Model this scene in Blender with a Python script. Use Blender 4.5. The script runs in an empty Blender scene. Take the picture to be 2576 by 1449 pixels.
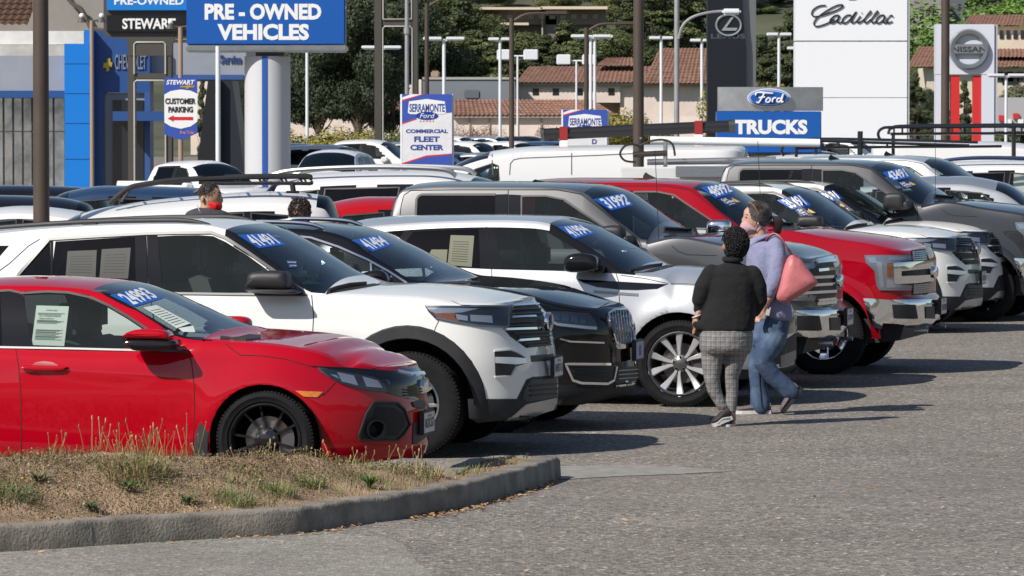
import bpy,bmesh,math,random
import numpy as np
from mathutils import Vector,Matrix,Euler,geometry
from mathutils.bvhtree import BVHTree
from mathutils.interpolate import poly_3d_calc
random.seed(7)
R = math.radians
SC = bpy.context.scene
COL = SC.collection
# ------------------------------------------------------------------ camera
FPX,CX,CY,HORIZ,HC = 12000.0,1288.0,724.5,307.0,2.5   # tracing frame is 2576 px wide
PITCH = math.atan((CY - HORIZ) / FPX)
cam_data = bpy.data.cameras.new('camera')
cam = bpy.data.objects.new('camera',cam_data); COL.objects.link(cam)
cam_data.sensor_width = 36.0
cam_data.lens = FPX / 2576.0 * 36.0
cam_data.clip_start = 1.0; cam_data.clip_end = 6000.0
cam.location = (0,0,HC)
cam.rotation_euler = (math.pi / 2 - PITCH,0,0)
SC.camera = cam
cam_data.dof.use_dof = True
cam_data.dof.focus_distance = 39.0
cam_data.dof.aperture_fstop = 20.0
# ------------------------------------------------------------------ light
SUN_AZ,SUN_EL = R(42),R(41)          # direction the light travels (from +X), elevation
world = bpy.data.worlds.new('World'); SC.world = world; world.use_nodes = True
wn = world.node_tree.nodes; wl = world.node_tree.links
wn.clear()
sky = wn.new('ShaderNodeTexSky'); sky.sky_type = 'NISHITA'; sky.sun_disc = False
to_sun = Vector((-math.cos(SUN_AZ) * math.cos(SUN_EL),-math.sin(SUN_AZ) * math.cos(SUN_EL),math.sin(SUN_EL)))
sky.sun_elevation = SUN_EL
sky.sun_rotation = math.atan2(to_sun.x,to_sun.y)
sky.air_density = 1.0; sky.dust_density = 0.6; sky.ozone_density = 1.2
bg = wn.new('ShaderNodeBackground'); bg.inputs[1].default_value = 0.082
wo = wn.new('ShaderNodeOutputWorld'); wl.new(sky.outputs[0],bg.inputs[0]); wl.new(bg.outputs[0],wo.inputs[0])
sd = bpy.data.lights.new('sun','SUN'); sd.energy = 5.0; sd.angle = R(0.53); sd.color = (1.0,0.94,0.86)
sun = bpy.data.objects.new('sun',sd); COL.objects.link(sun)
sun.rotation_euler = (-to_sun).to_track_quat('-Z','Y').to_euler()
sun.location = (-30,-30,40)
SC.view_settings.view_transform = 'Standard'; SC.view_settings.look = 'None'
SC.view_settings.exposure = 0.04; SC.view_settings.gamma = 1.0
SC.view_settings.use_curve_mapping = False
SC.cycles.max_bounces = 7; SC.cycles.transparent_max_bounces = 12
SC.cycles.diffuse_bounces = 3; SC.cycles.glossy_bounces = 3; SC.cycles.transmission_bounces = 4
SC.cycles.sample_clamp_indirect = 8.0
SC.cycles.caustics_reflective = False; SC.cycles.caustics_refractive = False

# ------------------------------------------------------------------ picture <-> place
c_fwd = Vector((0,math.cos(PITCH),-math.sin(PITCH))); c_up = Vector((0,math.sin(PITCH),math.cos(PITCH)))
CAMO = Vector((0,0,HC))
def ray(x,y):
    return (Vector((1,0,0)) * ((x - CX) / FPX) + c_up * ((CY - y) / FPX) + c_fwd).normalized()
def at(x,y,D):                       # point seen at pixel x,y at world depth D
    d = ray(x,y); return CAMO + d * (D / d.y)
def rise(y):                           # the lot climbs a little towards the road
    t = max(0.,min(1.,(35.2 - y) / 6.5)); return .13 * t * t * (3 - 2 * t)
def onground(x,y,z=0.0):
    d = ray(x,y); p = CAMO + d * ((z - HC) / d.z)
    for _ in range(6): p = CAMO + d * ((z + rise(p.y) - HC) / d.z)
    return p
def to_px(p):
    v = Vector(p) - CAMO; w = v.dot(c_fwd)
    return (CX + FPX * v.x / w,CY - FPX * v.dot(c_up) / w)
ZONES = {'1': (0,450.8),'2': (644,450.8),'3': (901.6,386.4),'4': (1674.4,322),'5': (1545.6,579.6),
         'A': (0,644),'B': (772.8,644),'C': (0,0)}
def Z(k,pts):                         # points read off an enlargement of the photograph
    ox,oy = ZONES[k]; return [(ox + .4 * x,oy + .4 * y) for x,y in pts]

# ------------------------------------------------------------------ materials
MATS = {}
def mat(name,col=(.5,.5,.5),rough=.5,metal=0.,spec=.5,coat=0.,noise=None,bump=None,coat_rough=.03,alpha=None,emit=None,flake=0.,sheen=0.,sss=0.):
    """noise=(scale, amount, detail) varies the colour; bump=(scale, strength, distance)"""
    if name in MATS: return MATS[name]
    m = bpy.data.materials.new(name); m.use_nodes = True
    n = m.node_tree.nodes; l = m.node_tree.links; b = n['Principled BSDF']
    b.inputs['Base Color'].default_value = (*col,1); b.inputs['Roughness'].default_value = rough
    b.inputs['Metallic'].default_value = metal; b.inputs['Specular IOR Level'].default_value = spec
    b.inputs['Coat Weight'].default_value = coat; b.inputs['Coat Roughness'].default_value = coat_rough
    if sheen: b.inputs['Sheen Weight'].default_value = sheen
    if sss: b.inputs['Subsurface Weight'].default_value = sss; b.inputs['Subsurface Scale'].default_value = .02
    if emit: b.inputs['Emission Color'].default_value = (*emit[0],1); b.inputs['Emission Strength'].default_value = emit[1]
    tc = n.new('ShaderNodeTexCoord')
    if noise:
        t = n.new('ShaderNodeTexNoise'); t.inputs['Scale'].default_value = noise[0]
        t.inputs['Detail'].default_value = noise[2] if len(noise) > 2 else 6
        t.inputs['Roughness'].default_value = .65
        l.new(tc.outputs['Object'],t.inputs['Vector'])
        r = n.new('ShaderNodeMapRange'); r.inputs[1].default_value = .3; r.inputs[2].default_value = .7
        r.inputs[3].default_value = 1 - noise[1]; r.inputs[4].default_value = 1 + noise[1]
        l.new(t.outputs[0],r.inputs[0])
        mx = n.new('ShaderNodeMix'); mx.data_type = 'RGBA'; mx.blend_type = 'MULTIPLY'; mx.inputs[0].default_value = 1
        mx.inputs[6].default_value = (*col,1); l.new(r.outputs[0],mx.inputs[7]); l.new(mx.outputs[2],b.inputs['Base Color'])
        rr = n.new('ShaderNodeMapRange'); rr.inputs[3].default_value = max(0,rough - .06); rr.inputs[4].default_value = min(1,rough + .08)
        l.new(t.outputs[0],rr.inputs[0]); l.new(rr.outputs[0],b.inputs['Roughness'])
    if bump:
        t2 = n.new('ShaderNodeTexNoise'); t2.inputs['Scale'].default_value = bump[0]; t2.inputs['Detail'].default_value = 4
        l.new(tc.outputs['Object'],t2.inputs['Vector'])
        bp = n.new('ShaderNodeBump'); bp.inputs['Strength'].default_value = bump[1]; bp.inputs['Distance'].default_value = bump[2]
        l.new(t2.outputs[0],bp.inputs['Height']); l.new(bp.outputs[0],b.inputs['Normal'])
    MATS[name] = m
    return m
def glass_mat(name,tint,refl=1.0,rough=.0,base=(0.01,0.012,0.014)):
    if name in MATS: return MATS[name]
    m = bpy.data.materials.new(name); m.use_nodes = True
    n = m.node_tree.nodes; l = m.node_tree.links; n.clear()
    o = n.new('ShaderNodeOutputMaterial'); tr = n.new('ShaderNodeBsdfTransparent'); tr.inputs[0].default_value = (*tint,1)
    df = n.new('ShaderNodeBsdfDiffuse'); df.inputs[0].default_value = (*[c * 6 for c in base],1)
    mx0 = n.new('ShaderNodeMixShader'); mx0.inputs[0].default_value = .07
    l.new(tr.outputs[0],mx0.inputs[1]); l.new(df.outputs[0],mx0.inputs[2])
    g = n.new('ShaderNodeBsdfGlossy'); g.inputs['Roughness'].default_value = rough; g.inputs[0].default_value = (1,1,1,1)
    f = n.new('ShaderNodeFresnel'); f.inputs[0].default_value = 1.5
    mu = n.new('ShaderNodeMath'); mu.operation = 'MULTIPLY_ADD'; mu.inputs[1].default_value = refl; mu.inputs[2].default_value = .004
    l.new(f.outputs[0],mu.inputs[0])
    mx = n.new('ShaderNodeMixShader'); l.new(mu.outputs[0],mx.inputs[0]); l.new(mx0.outputs[0],mx.inputs[1]); l.new(g.outputs[0],mx.inputs[2])
    l.new(mx.outputs[0],o.inputs[0]); MATS[name] = m
    return m
def paint(name,col,metal=0.,rough=.35,coat=1.,flake=0.):
    """car paint: base coat with fine flake under a clear coat, a little dust and orange peel"""
    if name in MATS: return MATS[name]
    m = mat(name,col,rough,metal,.0 if metal < .3 else .3,coat,coat_rough=.02)
    n = m.node_tree.nodes; l = m.node_tree.links; b = n['Principled BSDF']
    tc = n.new('ShaderNodeTexCoord')
    t = n.new('ShaderNodeTexNoise'); t.inputs['Scale'].default_value = 2.3; t.inputs['Detail'].default_value = 7; t.inputs['Roughness'].default_value = .7
    l.new(tc.outputs['Object'],t.inputs['Vector'])
    r = n.new('ShaderNodeMapRange'); r.inputs[1].default_value = .45; r.inputs[2].default_value = .8; r.inputs[3].default_value = .015; r.inputs[4].default_value = .09
    l.new(t.outputs[0],r.inputs[0]); l.new(r.outputs[0],b.inputs['Coat Roughness'])
    t3 = n.new('ShaderNodeTexNoise'); t3.inputs['Scale'].default_value = 900.; l.new(tc.outputs['Object'],t3.inputs['Vector'])
    mr = n.new('ShaderNodeMapRange'); mr.inputs[3].default_value = 1 - flake; mr.inputs[4].default_value = 1 + flake
    l.new(t3.outputs[0],mr.inputs[0])
    mx = n.new('ShaderNodeMix'); mx.data_type = 'RGBA'; mx.blend_type = 'MULTIPLY'; mx.inputs[0].default_value = 1
    mx.inputs[6].default_value = (*col,1); l.new(mr.outputs[0],mx.inputs[7]); l.new(mx.outputs[2],b.inputs['Base Color'])
    t4 = n.new('ShaderNodeTexNoise'); t4.inputs['Scale'].default_value = 5.; t4.inputs['Detail'].default_value = 1.; l.new(tc.outputs['Object'],t4.inputs['Vector'])
    bp = n.new('ShaderNodeBump'); bp.inputs['Strength'].default_value = .12; bp.inputs['Distance'].default_value = .01
    l.new(t4.outputs[0],bp.inputs['Height']); l.new(bp.outputs[0],b.inputs['Coat Normal'])
    return m
M_black = mat('black_plastic',(.022,.022,.024),.5,bump=(300,.15,.002),noise=(9,.25))
M_clad = mat('grey_cladding',(.028,.029,.032),.6,spec=.3,noise=(6,.2),bump=(250,.2,.002))
M_gloss = mat('gloss_black',(.01,.01,.012),.1,spec=.2,coat=.45)
M_chrome = mat('chrome',(.86,.87,.88),.06,1.)
M_satin = mat('satin_trim',(.12,.12,.12),.4,.7)
M_silver = mat('silver_plastic',(.45,.46,.47),.3,.8)
M_rubber = mat('tyre_rubber',(.014,.014,.015),.8,spec=.15,noise=(14,.3),bump=(120,.3,.003))
M_seam = mat('panel_gap',(.006,.006,.006),.9)
M_under = mat('underbody',(.012,.012,.012),.9)
M_alloy = mat('alloy_silver',(.62,.63,.65),.22,.95)
M_alloyd = mat('alloy_dark',(.16,.16,.165),.35,.7)
M_disc = mat('brake_disc',(.3,.27,.24),.35,.9,noise=(30,.3))
M_lens = glass_mat('lamp_lens',(.97,.98,1.),.8)
M_lampin = mat('lamp_inside',(.1,.11,.13),.3,.3)
M_reflector = mat('lamp_reflector',(.86,.88,.92),.25,.35)
M_amber = mat('amber_lens',(.75,.22,.02),.15,coat=1,noise=(60,.25))
M_redlens = mat('red_lens',(.5,.01,.01),.15,coat=1)
M_inside = mat('cabin_trim',(.018,.018,.02),.8)
M_seat = mat('seat_cloth',(.08,.078,.08),.8,bump=(60,.2,.004))
M_white = mat('white_print',(.8,.8,.8),.4)
M_stickblue = mat('sticker_blue',(.012,.11,.5),.35)
M_navy = mat('navy_print',(.01,.03,.12),.35)
M_paper = mat('paper',(.62,.68,.62),.6,noise=(20,.05))
M_papertext = mat('paper_text',(.22,.25,.24),.6)
G_clear = glass_mat('glass_front',(.78,.84,.82),.6,base=(.02,.026,.024))
G_tint = glass_mat('glass_tinted',(.05,.055,.06),.6,base=(.004,.004,.005))
G_wind = glass_mat('glass_windscreen',(.26,.33,.36),1.0,base=(.006,.012,.02))

# ------------------------------------------------------------------ mesh helpers
def meshobj(name,V,F,m,parent=None,smooth=False,normals=None):
    me = bpy.data.meshes.new(name); me.from_pydata([tuple(v) for v in V],[],[tuple(f) for f in F]); me.update()
    if m is not None:
        for mm in (m if isinstance(m,(list,tuple)) else [m]): me.materials.append(mm)
    if smooth: me.polygons.foreach_set('use_smooth',[True] * len(me.polygons))
    if normals is not None:
        me.polygons.foreach_set('use_smooth',[True] * len(me.polygons))
        me.normals_split_custom_set_from_vertices([tuple(n) for n in normals])
    o = bpy.data.objects.new(name,me); COL.objects.link(o)
    if parent is not None: o.parent = parent
    return o
def tag(o,label=None,cat=None,group=None,kind=None):
    if label: o['label'] = label
    if cat: o['category'] = cat
    if group: o['group'] = group
    if kind: o['kind'] = kind
    return o
def thing(name,label,cat,loc=(0,0,0),rz=0,group=None):
    o = bpy.data.objects.new(name,None); COL.objects.link(o); o.location = loc; o.rotation_euler = (0,0,rz)
    o.empty_display_size = .3
    return tag(o,label,cat,group)
def kids(o): return list(o.children)
def copy_tree(o,parent=None):
    c = o.copy(); COL.objects.link(c)
    if parent is not None: c.parent = parent
    for ch in kids(o): copy_tree(ch,c)
    return c
class MB:
    """collects simple solids; build() links them as ONE mesh"""
    def __init__(s): s.V = []; s.F = []; s.mi = []
    def add(s,V,F,mi=0):
        k = len(s.V); s.V += [tuple(v) for v in V]; s.F += [tuple(i + k for i in f) for f in F]; s.mi += [mi] * len(F); return s
    def box(s,a,b,mi=0,rz=0,c=None):
        x0,y0,z0 = a; x1,y1,z1 = b
        V = [Vector(v) for v in [(x0,y0,z0),(x1,y0,z0),(x1,y1,z0),(x0,y1,z0),(x0,y0,z1),(x1,y0,z1),(x1,y1,z1),(x0,y1,z1)]]
        if rz:
            c = Vector(c or ((x0 + x1) / 2,(y0 + y1) / 2,0)); M = Matrix.Rotation(rz,3,'Z'); V = [M @ (v - c) + c for v in V]
        return s.add(V,[(0,3,2,1),(4,5,6,7),(0,1,5,4),(1,2,6,5),(2,3,7,6),(3,0,4,7)],mi)
    def bbox(s,a,b,r=.01,mi=0):
        """box with chamfered edges (all twelve)"""
        bm = bmesh.new(); bmesh.ops.create_cube(bm,size=1)
        c = [(a[i] + b[i]) / 2 for i in range(3)]; d = [abs(b[i] - a[i]) for i in range(3)]
        for v in bm.verts: v.co = Vector((c[0] + v.co.x * d[0],c[1] + v.co.y * d[1],c[2] + v.co.z * d[2]))
        bmesh.ops.bevel(bm,geom=bm.edges[:],offset=min(r,min(d) * .45),segments=2,affect='EDGES')
        bm.verts.index_update(); s.add([v.co.copy() for v in bm.verts],[[v.index for v in f.verts] for f in bm.faces],mi); bm.free(); return s
    def tube(s,pts,r,n=8,mi=0,cap=True,closed=False):
        pts = [Vector(p) for p in pts]; N = len(pts); rr = r if isinstance(r,(list,tuple)) else [r] * N
        V = []; prev = None
        for i,p in enumerate(pts):
            a = pts[(i - 1) % N] if (i or closed) else p; b = pts[(i + 1) % N] if (i < N - 1 or closed) else p
            t = (b - a).normalized() if (b - a).length > 1e-9 else Vector((0,0,1))
            if prev is None: u = t.orthogonal().normalized()
            else:
                u = prev - t * prev.dot(t); u = u.normalized() if u.length > 1e-6 else t.orthogonal().normalized()
            prev = u; w = t.cross(u)
            for k in range(n):
                A = 2 * math.pi * k / n; V.append(p + (u * math.cos(A) + w * math.sin(A)) * rr[i])
        F = []
        for i in range(N if closed else N - 1):
            for k in range(n):
                a = i * n + k; b = i * n + (k + 1) % n; c = ((i + 1) % N) * n + (k + 1) % n; d = ((i + 1) % N) * n + k
                F.append((a,b,c,d))
        if cap and not closed: F.append(tuple(range(n))[::-1]); F.append(tuple((N - 1) * n + k for k in range(n)))
        return s.add(V,F,mi)
    def cone(s,a,b,r0,r1,n=10,mi=0): return s.tube([a,b],[r0,r1],n,mi)
    def ball(s,c,r,n=8,mi=0,m=6):
        c = Vector(c); rr = r if isinstance(r,(tuple,list)) else (r,r,r)
        V = [c + Vector((0,0,rr[2]))]
        for i in range(1,m):
            ph = math.pi * i / m
            for k in range(n):
                a = 2 * math.pi * k / n; V.append(c + Vector((rr[0] * math.sin(ph) * math.cos(a),rr[1] * math.sin(ph) * math.sin(a),rr[2] * math.cos(ph))))
        V.append(c - Vector((0,0,rr[2]))); F = []
        for k in range(n): F.append((0,1 + k,1 + (k + 1) % n))
        for i in range(m - 2):
            for k in range(n): F.append((1 + i * n + k,1 + (i + 1) * n + k,1 + (i + 1) * n + (k + 1) % n,1 + i * n + (k + 1) % n))
        L = len(V) - 1
        for k in range(n): F.append((L,1 + (m - 2) * n + (k + 1) % n,1 + (m - 2) * n + k))
        return s.add(V,F,mi)
    def lathe(s,prof,n=48,axis='y',mi=0,c=(0,0,0),close=True):
        """prof: (radius, offset along axis)"""
        V = []; P = len(prof)
        for k in range(n):
            a = 2 * math.pi * k / n
            for r,h in prof:
                v = {'y': (r * math.cos(a),h,r * math.sin(a)),'z': (r * math.cos(a),r * math.sin(a),h),'x': (h,r * math.cos(a),r * math.sin(a))}[axis]
                V.append((v[0] + c[0],v[1] + c[1],v[2] + c[2]))
        F = []
        for k in range(n):
            k2 = (k + 1) % n
            for j in range(P - 1): F.append((k * P + j,k2 * P + j,k2 * P + j + 1,k * P + j + 1))
        return s.add(V,F,mi)
    def prism(s,poly,y0,y1,plane='xz',mi=0):
        """extrude a 2-D polygon between y0 and y1; plane names the two polygon axes"""
        def P(a,b,h): return {'xz': (a,h,b),'xy': (a,b,h),'yz': (h,a,b)}[plane]
        n = len(poly); V = [P(a,b,y0) for a,b in poly] + [P(a,b,y1) for a,b in poly]
        tri = geometry.tessellate_polygon([[Vector((a,b,0)) for a,b in poly]])
        F = [tuple(t) for t in tri] + [tuple(i + n for i in t[::-1]) for t in tri] + [(i,(i + 1) % n,(i + 1) % n + n,i + n) for i in range(n)]
        return s.add(V,F,mi)
    def build(s,name,m,parent=None,smooth=False,angle=None):
        o = meshobj(name,s.V,s.F,m,parent)
        me = o.data
        bm = bmesh.new(); bm.from_mesh(me)
        if not isinstance(m,(list,tuple)): pass
        for f,k in zip(bm.faces,s.mi): f.material_index = k
        bmesh.ops.recalc_face_normals(bm,faces=bm.faces)
        if smooth:
            th = R(angle or 40)
            for f in bm.faces: f.smooth = True
            for e in bm.edges:
                if len(e.link_faces) == 2 and e.calc_face_angle(0) > th: e.smooth = False
        bm.to_mesh(me); bm.free(); return o
def spline(pts,n=8,closed=False):
    pts = [Vector(p) for p in pts]; N = len(pts); out = []
    if N < 3: return pts
    for i in range(N if closed else N - 1):
        p0 = pts[(i - 1) % N] if (i > 0 or closed) else pts[0]; p1 = pts[i]; p2 = pts[(i + 1) % N]
        p3 = pts[(i + 2) % N] if (i + 2 < N or closed) else pts[-1]
        for k in range(n):
            t = k / n
            out.append(.5 * ((2 * p1) + (p2 - p0) * t + (2 * p0 - 5 * p1 + 4 * p2 - p3) * t * t + (3 * p1 - p0 - 3 * p2 + p3) * t ** 3))
    if not closed: out.append(pts[-1])
    return out
def curve2(pts,n=5,closed=False): return [(v.x,v.y) for v in spline([(a,b,0) for a,b in pts],n,closed)]
def pchip(xs,ys):
    x = np.array(xs,float); y = np.array(ys,float); o = np.argsort(x); x = x[o]; y = y[o]
    keep = np.concatenate([[True],np.diff(x) > 1e-6]); x = x[keep]; y = y[keep]
    if len(x) == 1: return lambda q: np.full_like(np.asarray(q,float),y[0])
    h = np.diff(x); d = np.diff(y) / h; m = np.zeros(len(x)); m[0] = d[0]; m[-1] = d[-1]
    for i in range(1,len(x) - 1):
        if d[i - 1] * d[i] > 0:
            w1 = 2 * h[i] + h[i - 1]; w2 = h[i] + 2 * h[i - 1]; m[i] = (w1 + w2) / (w1 / d[i - 1] + w2 / d[i])
    def f(q):
        q = np.clip(np.asarray(q,float),x[0],x[-1]); i = np.clip(np.searchsorted(x,q) - 1,0,len(x) - 2)
        t = (q - x[i]) / h[i]; t2 = t * t; t3 = t2 * t
        return (2 * t3 - 3 * t2 + 1) * y[i] + (t3 - 2 * t2 + t) * h[i] * m[i] + (-2 * t3 + 3 * t2) * y[i + 1] + (t3 - t2) * h[i] * m[i + 1]
    return f
def inpoly(px,py,poly):
    px = np.asarray(px); py = np.asarray(py); r = np.zeros(px.shape,bool); n = len(poly); j = n - 1
    for i in range(n):
        xi,yi = poly[i]; xj,yj = poly[j]
        c = ((yi > py) != (yj > py)) & (px < (xj - xi) * (py - yi) / ((yj - yi) + 1e-12) + xi); r ^= c; j = i
    return r
def densify(poly,step,closed=True):
    out = []; n = len(poly)
    for i in range(n if closed else n - 1):
        a = Vector(poly[i]).to_2d(); b = Vector(poly[(i + 1) % n]).to_2d(); k = max(1,int((b - a).length / step))
        for q in range(k): out.append(tuple(a.lerp(b,q / k)))
    if not closed: out.append(tuple(poly[-1][:2]))
    return out
FONT_CACHE = {}
def text_tris(body,bold=.0,shear=0.,spacing=1.0):
    """default-font text as flat triangles: list of 2-D verts (scaled to a unit box) and faces, plus aspect"""
    key = (body,bold,shear,spacing)
    if key in FONT_CACHE: return FONT_CACHE[key]
    cu = bpy.data.curves.new('t','FONT'); cu.body = body; cu.size = 1; cu.offset = bold; cu.shear = shear; cu.space_character = spacing
    cu.resolution_u = 3
    o = bpy.data.objects.new('t',cu); COL.objects.link(o)
    dg = bpy.context.evaluated_depsgraph_get(); me = bpy.data.meshes.new_from_object(o.evaluated_get(dg))
    V = [(v.co.x,v.co.y) for v in me.vertices]; F = [tuple(p.vertices) for p in me.polygons]
    bpy.data.objects.remove(o); bpy.data.meshes.remove(me); bpy.data.curves.remove(cu)
    xs = [v[0] for v in V]; ys = [v[1] for v in V]; x0,x1,y0,y1 = min(xs),max(xs),min(ys),max(ys)
    V = [((a - x0) / (x1 - x0),(b - y0) / (y1 - y0)) for a,b in V]
    FONT_CACHE[key] = (V,F,(x1 - x0) / (y1 - y0)); return FONT_CACHE[key]
def flat_text(name,body,m,parent,org,ux,uz,thick=.01,bold=.02,shear=0.,spacing=1.):
    """text filling the rectangle org + ux*[0,1] + uz*[0,1]; a thin solid"""
    V,F,_ = text_tris(body,bold,shear,spacing); org = Vector(org); ux = Vector(ux); uz = Vector(uz)
    nrm = ux.cross(uz).normalized() * thick; n = len(V)
    W = [org + ux * a + uz * b + nrm for a,b in V]
    return meshobj(name,W,F,m,parent)
# ------------------------------------------------------------------ vehicles
class Car:
    """a vehicle: nose at local x=0 facing +X, body towards -X; near side is local -Y"""
    def __init__(s,name,label,cat,nose_px,Dn,yaw,W,z0=0.,uw=.9,group=None,scale=1.,squash=1.):
        s.W = W; s.squash = squash; s.uw = uw; s.home = (nose_px,Dn,yaw,z0,scale); s.aim(*s.home)
        s.root = thing(name,label,cat,s.M.to_translation(),-R(yaw),group); s.root.scale = (scale * squash,scale,scale)
        s.wheels = []
    def aim(s,nose_px,Dn,yaw,z0=0.,k=1.):      # where the vehicle stands while points are read off the photograph
        a = R(yaw); Y0 = Dn + k * s.W * math.cos(a) - k * s.uw * math.sin(a); X0 = (nose_px - CX) / FPX * Y0
        s.M = Matrix.Translation((X0,Y0,z0)) @ Matrix.Rotation(-a,4,'Z') @ Matrix.Diagonal((k * s.squash,k,k,1)); s.Mi = s.M.inverted()
        if hasattr(s,'cenF'): s.project()
    def loc(s,x,y,lat=0.):          # picture point -> (u, z) on the plane local y = lat
        o = s.Mi @ CAMO; d = (s.Mi.to_3x3() @ ray(x,y)).normalized(); t = (lat - o.y) / d.y; p = o + d * t
        return (-p.x,p.z)
    def prof(s,pts,lat): return [s.loc(x,y,lat) for x,y in pts]
    def px(s,p): return to_px(s.M @ Vector(p))
    # -------------------------------------------------------------- body surface
    def surface(s,L,zS,zR,zC,zB,uN,cowl,wtop,rg=None,uc=.9,n=2.7,ucr=.7,nr=3.,k=None,tum=.33,
                arches=(),flare=.02,hood_in=.05,crown=2.6,step=.045,lines=(),ksh=None):
        W = s.W; fS,fR,fC,fB,fN = [pchip([p[0] for p in q],[p[1] for p in q]) for q in (zS,zR,zC,zB,uN_fix(uN))]
        k = k or [(0,.93),(.12,.965),(.35,.99),(.62,1.),(.85,.985),(1,.95)]
        fk = pchip([p[0] for p in k],[p[1] for p in k])
        th = np.linspace(0,1,30) * math.pi / 2
        u_f = uc * (1 - np.cos(th) ** (2 / n)); ph_f = np.sin(th) ** (2 / n)
        u_r = L - ucr * (1 - np.cos(th[::-1]) ** (2 / nr)); ph_r = np.sin(th[::-1]) ** (2 / nr)
        um = np.arange(uc,L - ucr,step)[1:]
        extra = [q for q in ([cowl,cowl - .012,wtop,wtop + .012] + (list(rg) if rg else []))]
        um = np.unique(np.concatenate([um,extra]))
        um = um[(um > uc + 1e-3) & (um < L - ucr - 1e-3)]
        U = np.concatenate([u_f,um,u_r]); PH = np.concatenate([ph_f,np.ones(len(um)),ph_r])
        ns = len(U); v = np.concatenate([[0],np.linspace(0,1,25)]); nA = len(v)
        q2 = np.linspace(0,1,15)[1:]; q3 = 1 - (np.linspace(0,1,15)[1:]) ** 1.5; q3[-1] = 0
        nc = nA + len(q2) + len(q3)
        s.cS,s.cR,s.nc,s.ns = nA - 1,nA - 1 + len(q2),nc,ns
        Y = np.zeros((ns,nc)); ZZ = np.zeros((ns,nc)); X = np.zeros((ns,nc))
        S,Rr,C,B = fS(U),fR(U),fC(U),fB(U)
        Rr = np.maximum(Rr,S + .002); C = np.maximum(C,Rr + .001)
        for i in range(ns):
            z1 = B[i] + (S[i] - B[i]) * v; kk = fk(v).copy(); kk[0] = .6
            y1 = W * kk
            yS = y1[-1]
            hood = U[i] < cowl
            yR = yS - max(tum * (Rr[i] - S[i]),0) - (hood_in if hood else 0.012)
            z2 = S[i] + (Rr[i] - S[i]) * q2; bul = .02 * np.sin(q2 * math.pi) * min(1,(Rr[i] - S[i]) / .3)
            y2 = yS + (yR - yS) * q2 + bul
            y3 = yR * q3; z3 = C[i] - (C[i] - Rr[i]) * q3 ** crown
            Y[i] = np.concatenate([y1,y2,y3]) * PH[i]; ZZ[i] = np.concatenate([z1,z2,z3]); X[i] = U[i]
        w = np.where(U < uc,(1 - np.clip(U / uc,0,1)) ** 1.6,0)
        X = X + w[:,None] * fN(ZZ)
        for (ua,za,ra) in arches:     # swollen wings round the wheels
            d = np.hypot(X - ua,np.maximum(ZZ - za,0)); side = (np.arange(nc)[None,:] <= s.cS)
            Y += np.where(side & (d > ra - .05) & (Y > .5 * W),flare * np.exp(-((d - ra) / .13) ** 2) * np.clip((S[:,None] - ZZ) / .12,0,1),0)
        for (pts,amp,sg) in lines:    # pressed character lines: (u,z) polyline, height, width
            fl = pchip([p[0] for p in pts],[p[1] for p in pts]); zl = fl(X); inr = (X > min(p[0] for p in pts)) & (X < max(p[0] for p in pts))
            dz = (ZZ - zl) / sg; side = (np.arange(nc)[None,:] <= s.cS)
            ua_,ub_ = min(p[0] for p in pts),max(p[0] for p in pts); tp = np.clip((X - ua_) / .5,0,1) * np.clip((ub_ - X) / .5,0,1)
            Y += np.where(side & inr,amp * tp * np.exp(-dz ** 2) ,0)
        P = np.stack([-X,-Y,ZZ],-1)
        # normals on the full surface
        Q = np.stack([-X,Y,ZZ],-1)
        full = np.concatenate([P,Q[:,::-1][:,1:]],1)        # across: near sill .. centre .. far sill
        # tiny jitter-free gradients
        du = np.gradient(full,axis=0); dv = np.gradient(full,axis=1); N = np.cross(du,dv)
        ln = np.linalg.norm(N,axis=-1,keepdims=True); bad = ln[...,0] < 1e-9; N = N / np.maximum(ln,1e-9)
        N[bad] = (1,0,0)
        # make outward
        cen = np.array([-L / 2,0,.5]); sgn = np.sign(np.einsum('ijk,ijk->ij',N[ns // 2:ns // 2 + 1,s.cS // 2:s.cS // 2 + 1],full[ns // 2:ns // 2 + 1,s.cS // 2:s.cS // 2 + 1] - cen))[0,0]
        N = N * sgn
        s.full,s.N,s.U,s.L,s.cowl,s.wtop,s.rg,s.arches = full,N,U,L,cowl,wtop,rg,arches
        nf = full.shape[1]; s.nf = nf
        idx = np.arange(ns * nf).reshape(ns,nf)
        F = np.stack([idx[:-1,:-1],idx[:-1,1:],idx[1:,1:],idx[1:,:-1]],-1).reshape(-1,4)
        if sgn > 0: pass
        s.F = F; s.V = full.reshape(-1,3); s.Nf = N.reshape(-1,3)
        s.flip = False
        a,b,c = s.V[F[len(F) // 2][0]],s.V[F[len(F) // 2][1]],s.V[F[len(F) // 2][2]]
        tri = [(f[0],f[1],f[2]) for f in F] + [(f[0],f[2],f[3]) for f in F]
        s.tri = tri
        s.bvh = BVHTree.FromPolygons([Vector(p) for p in s.V],tri,epsilon=0.0)
        s.fi,s.fj = [q.reshape(-1) for q in np.meshgrid(np.arange(ns - 1),np.arange(nf - 1),indexing='ij')]
        s.mj = np.where(s.fj < nf // 2,s.fj,nf - 2 - s.fj)    # mirrored column
        s.cenF = s.V[F].mean(1)
        s.project()
        s.free = np.ones(len(F),bool); s.extra = []
        s.uF = -s.cenF[:,0]; s.zF = s.cenF[:,2]; s.iU = U[s.fi]
    def project(s):
        near = s.cenF.copy(); near[:,1] = -np.abs(near[:,1])
        M = np.array(s.M); wv = near @ M[:3,:3].T + M[:3,3] - np.array([0,0,HC])
        dep = wv @ np.array(c_fwd); s.pxF = np.stack([CX + FPX * wv[:,0] / dep,CY - FPX * (wv @ np.array(c_up)) / dep],-1)
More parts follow.
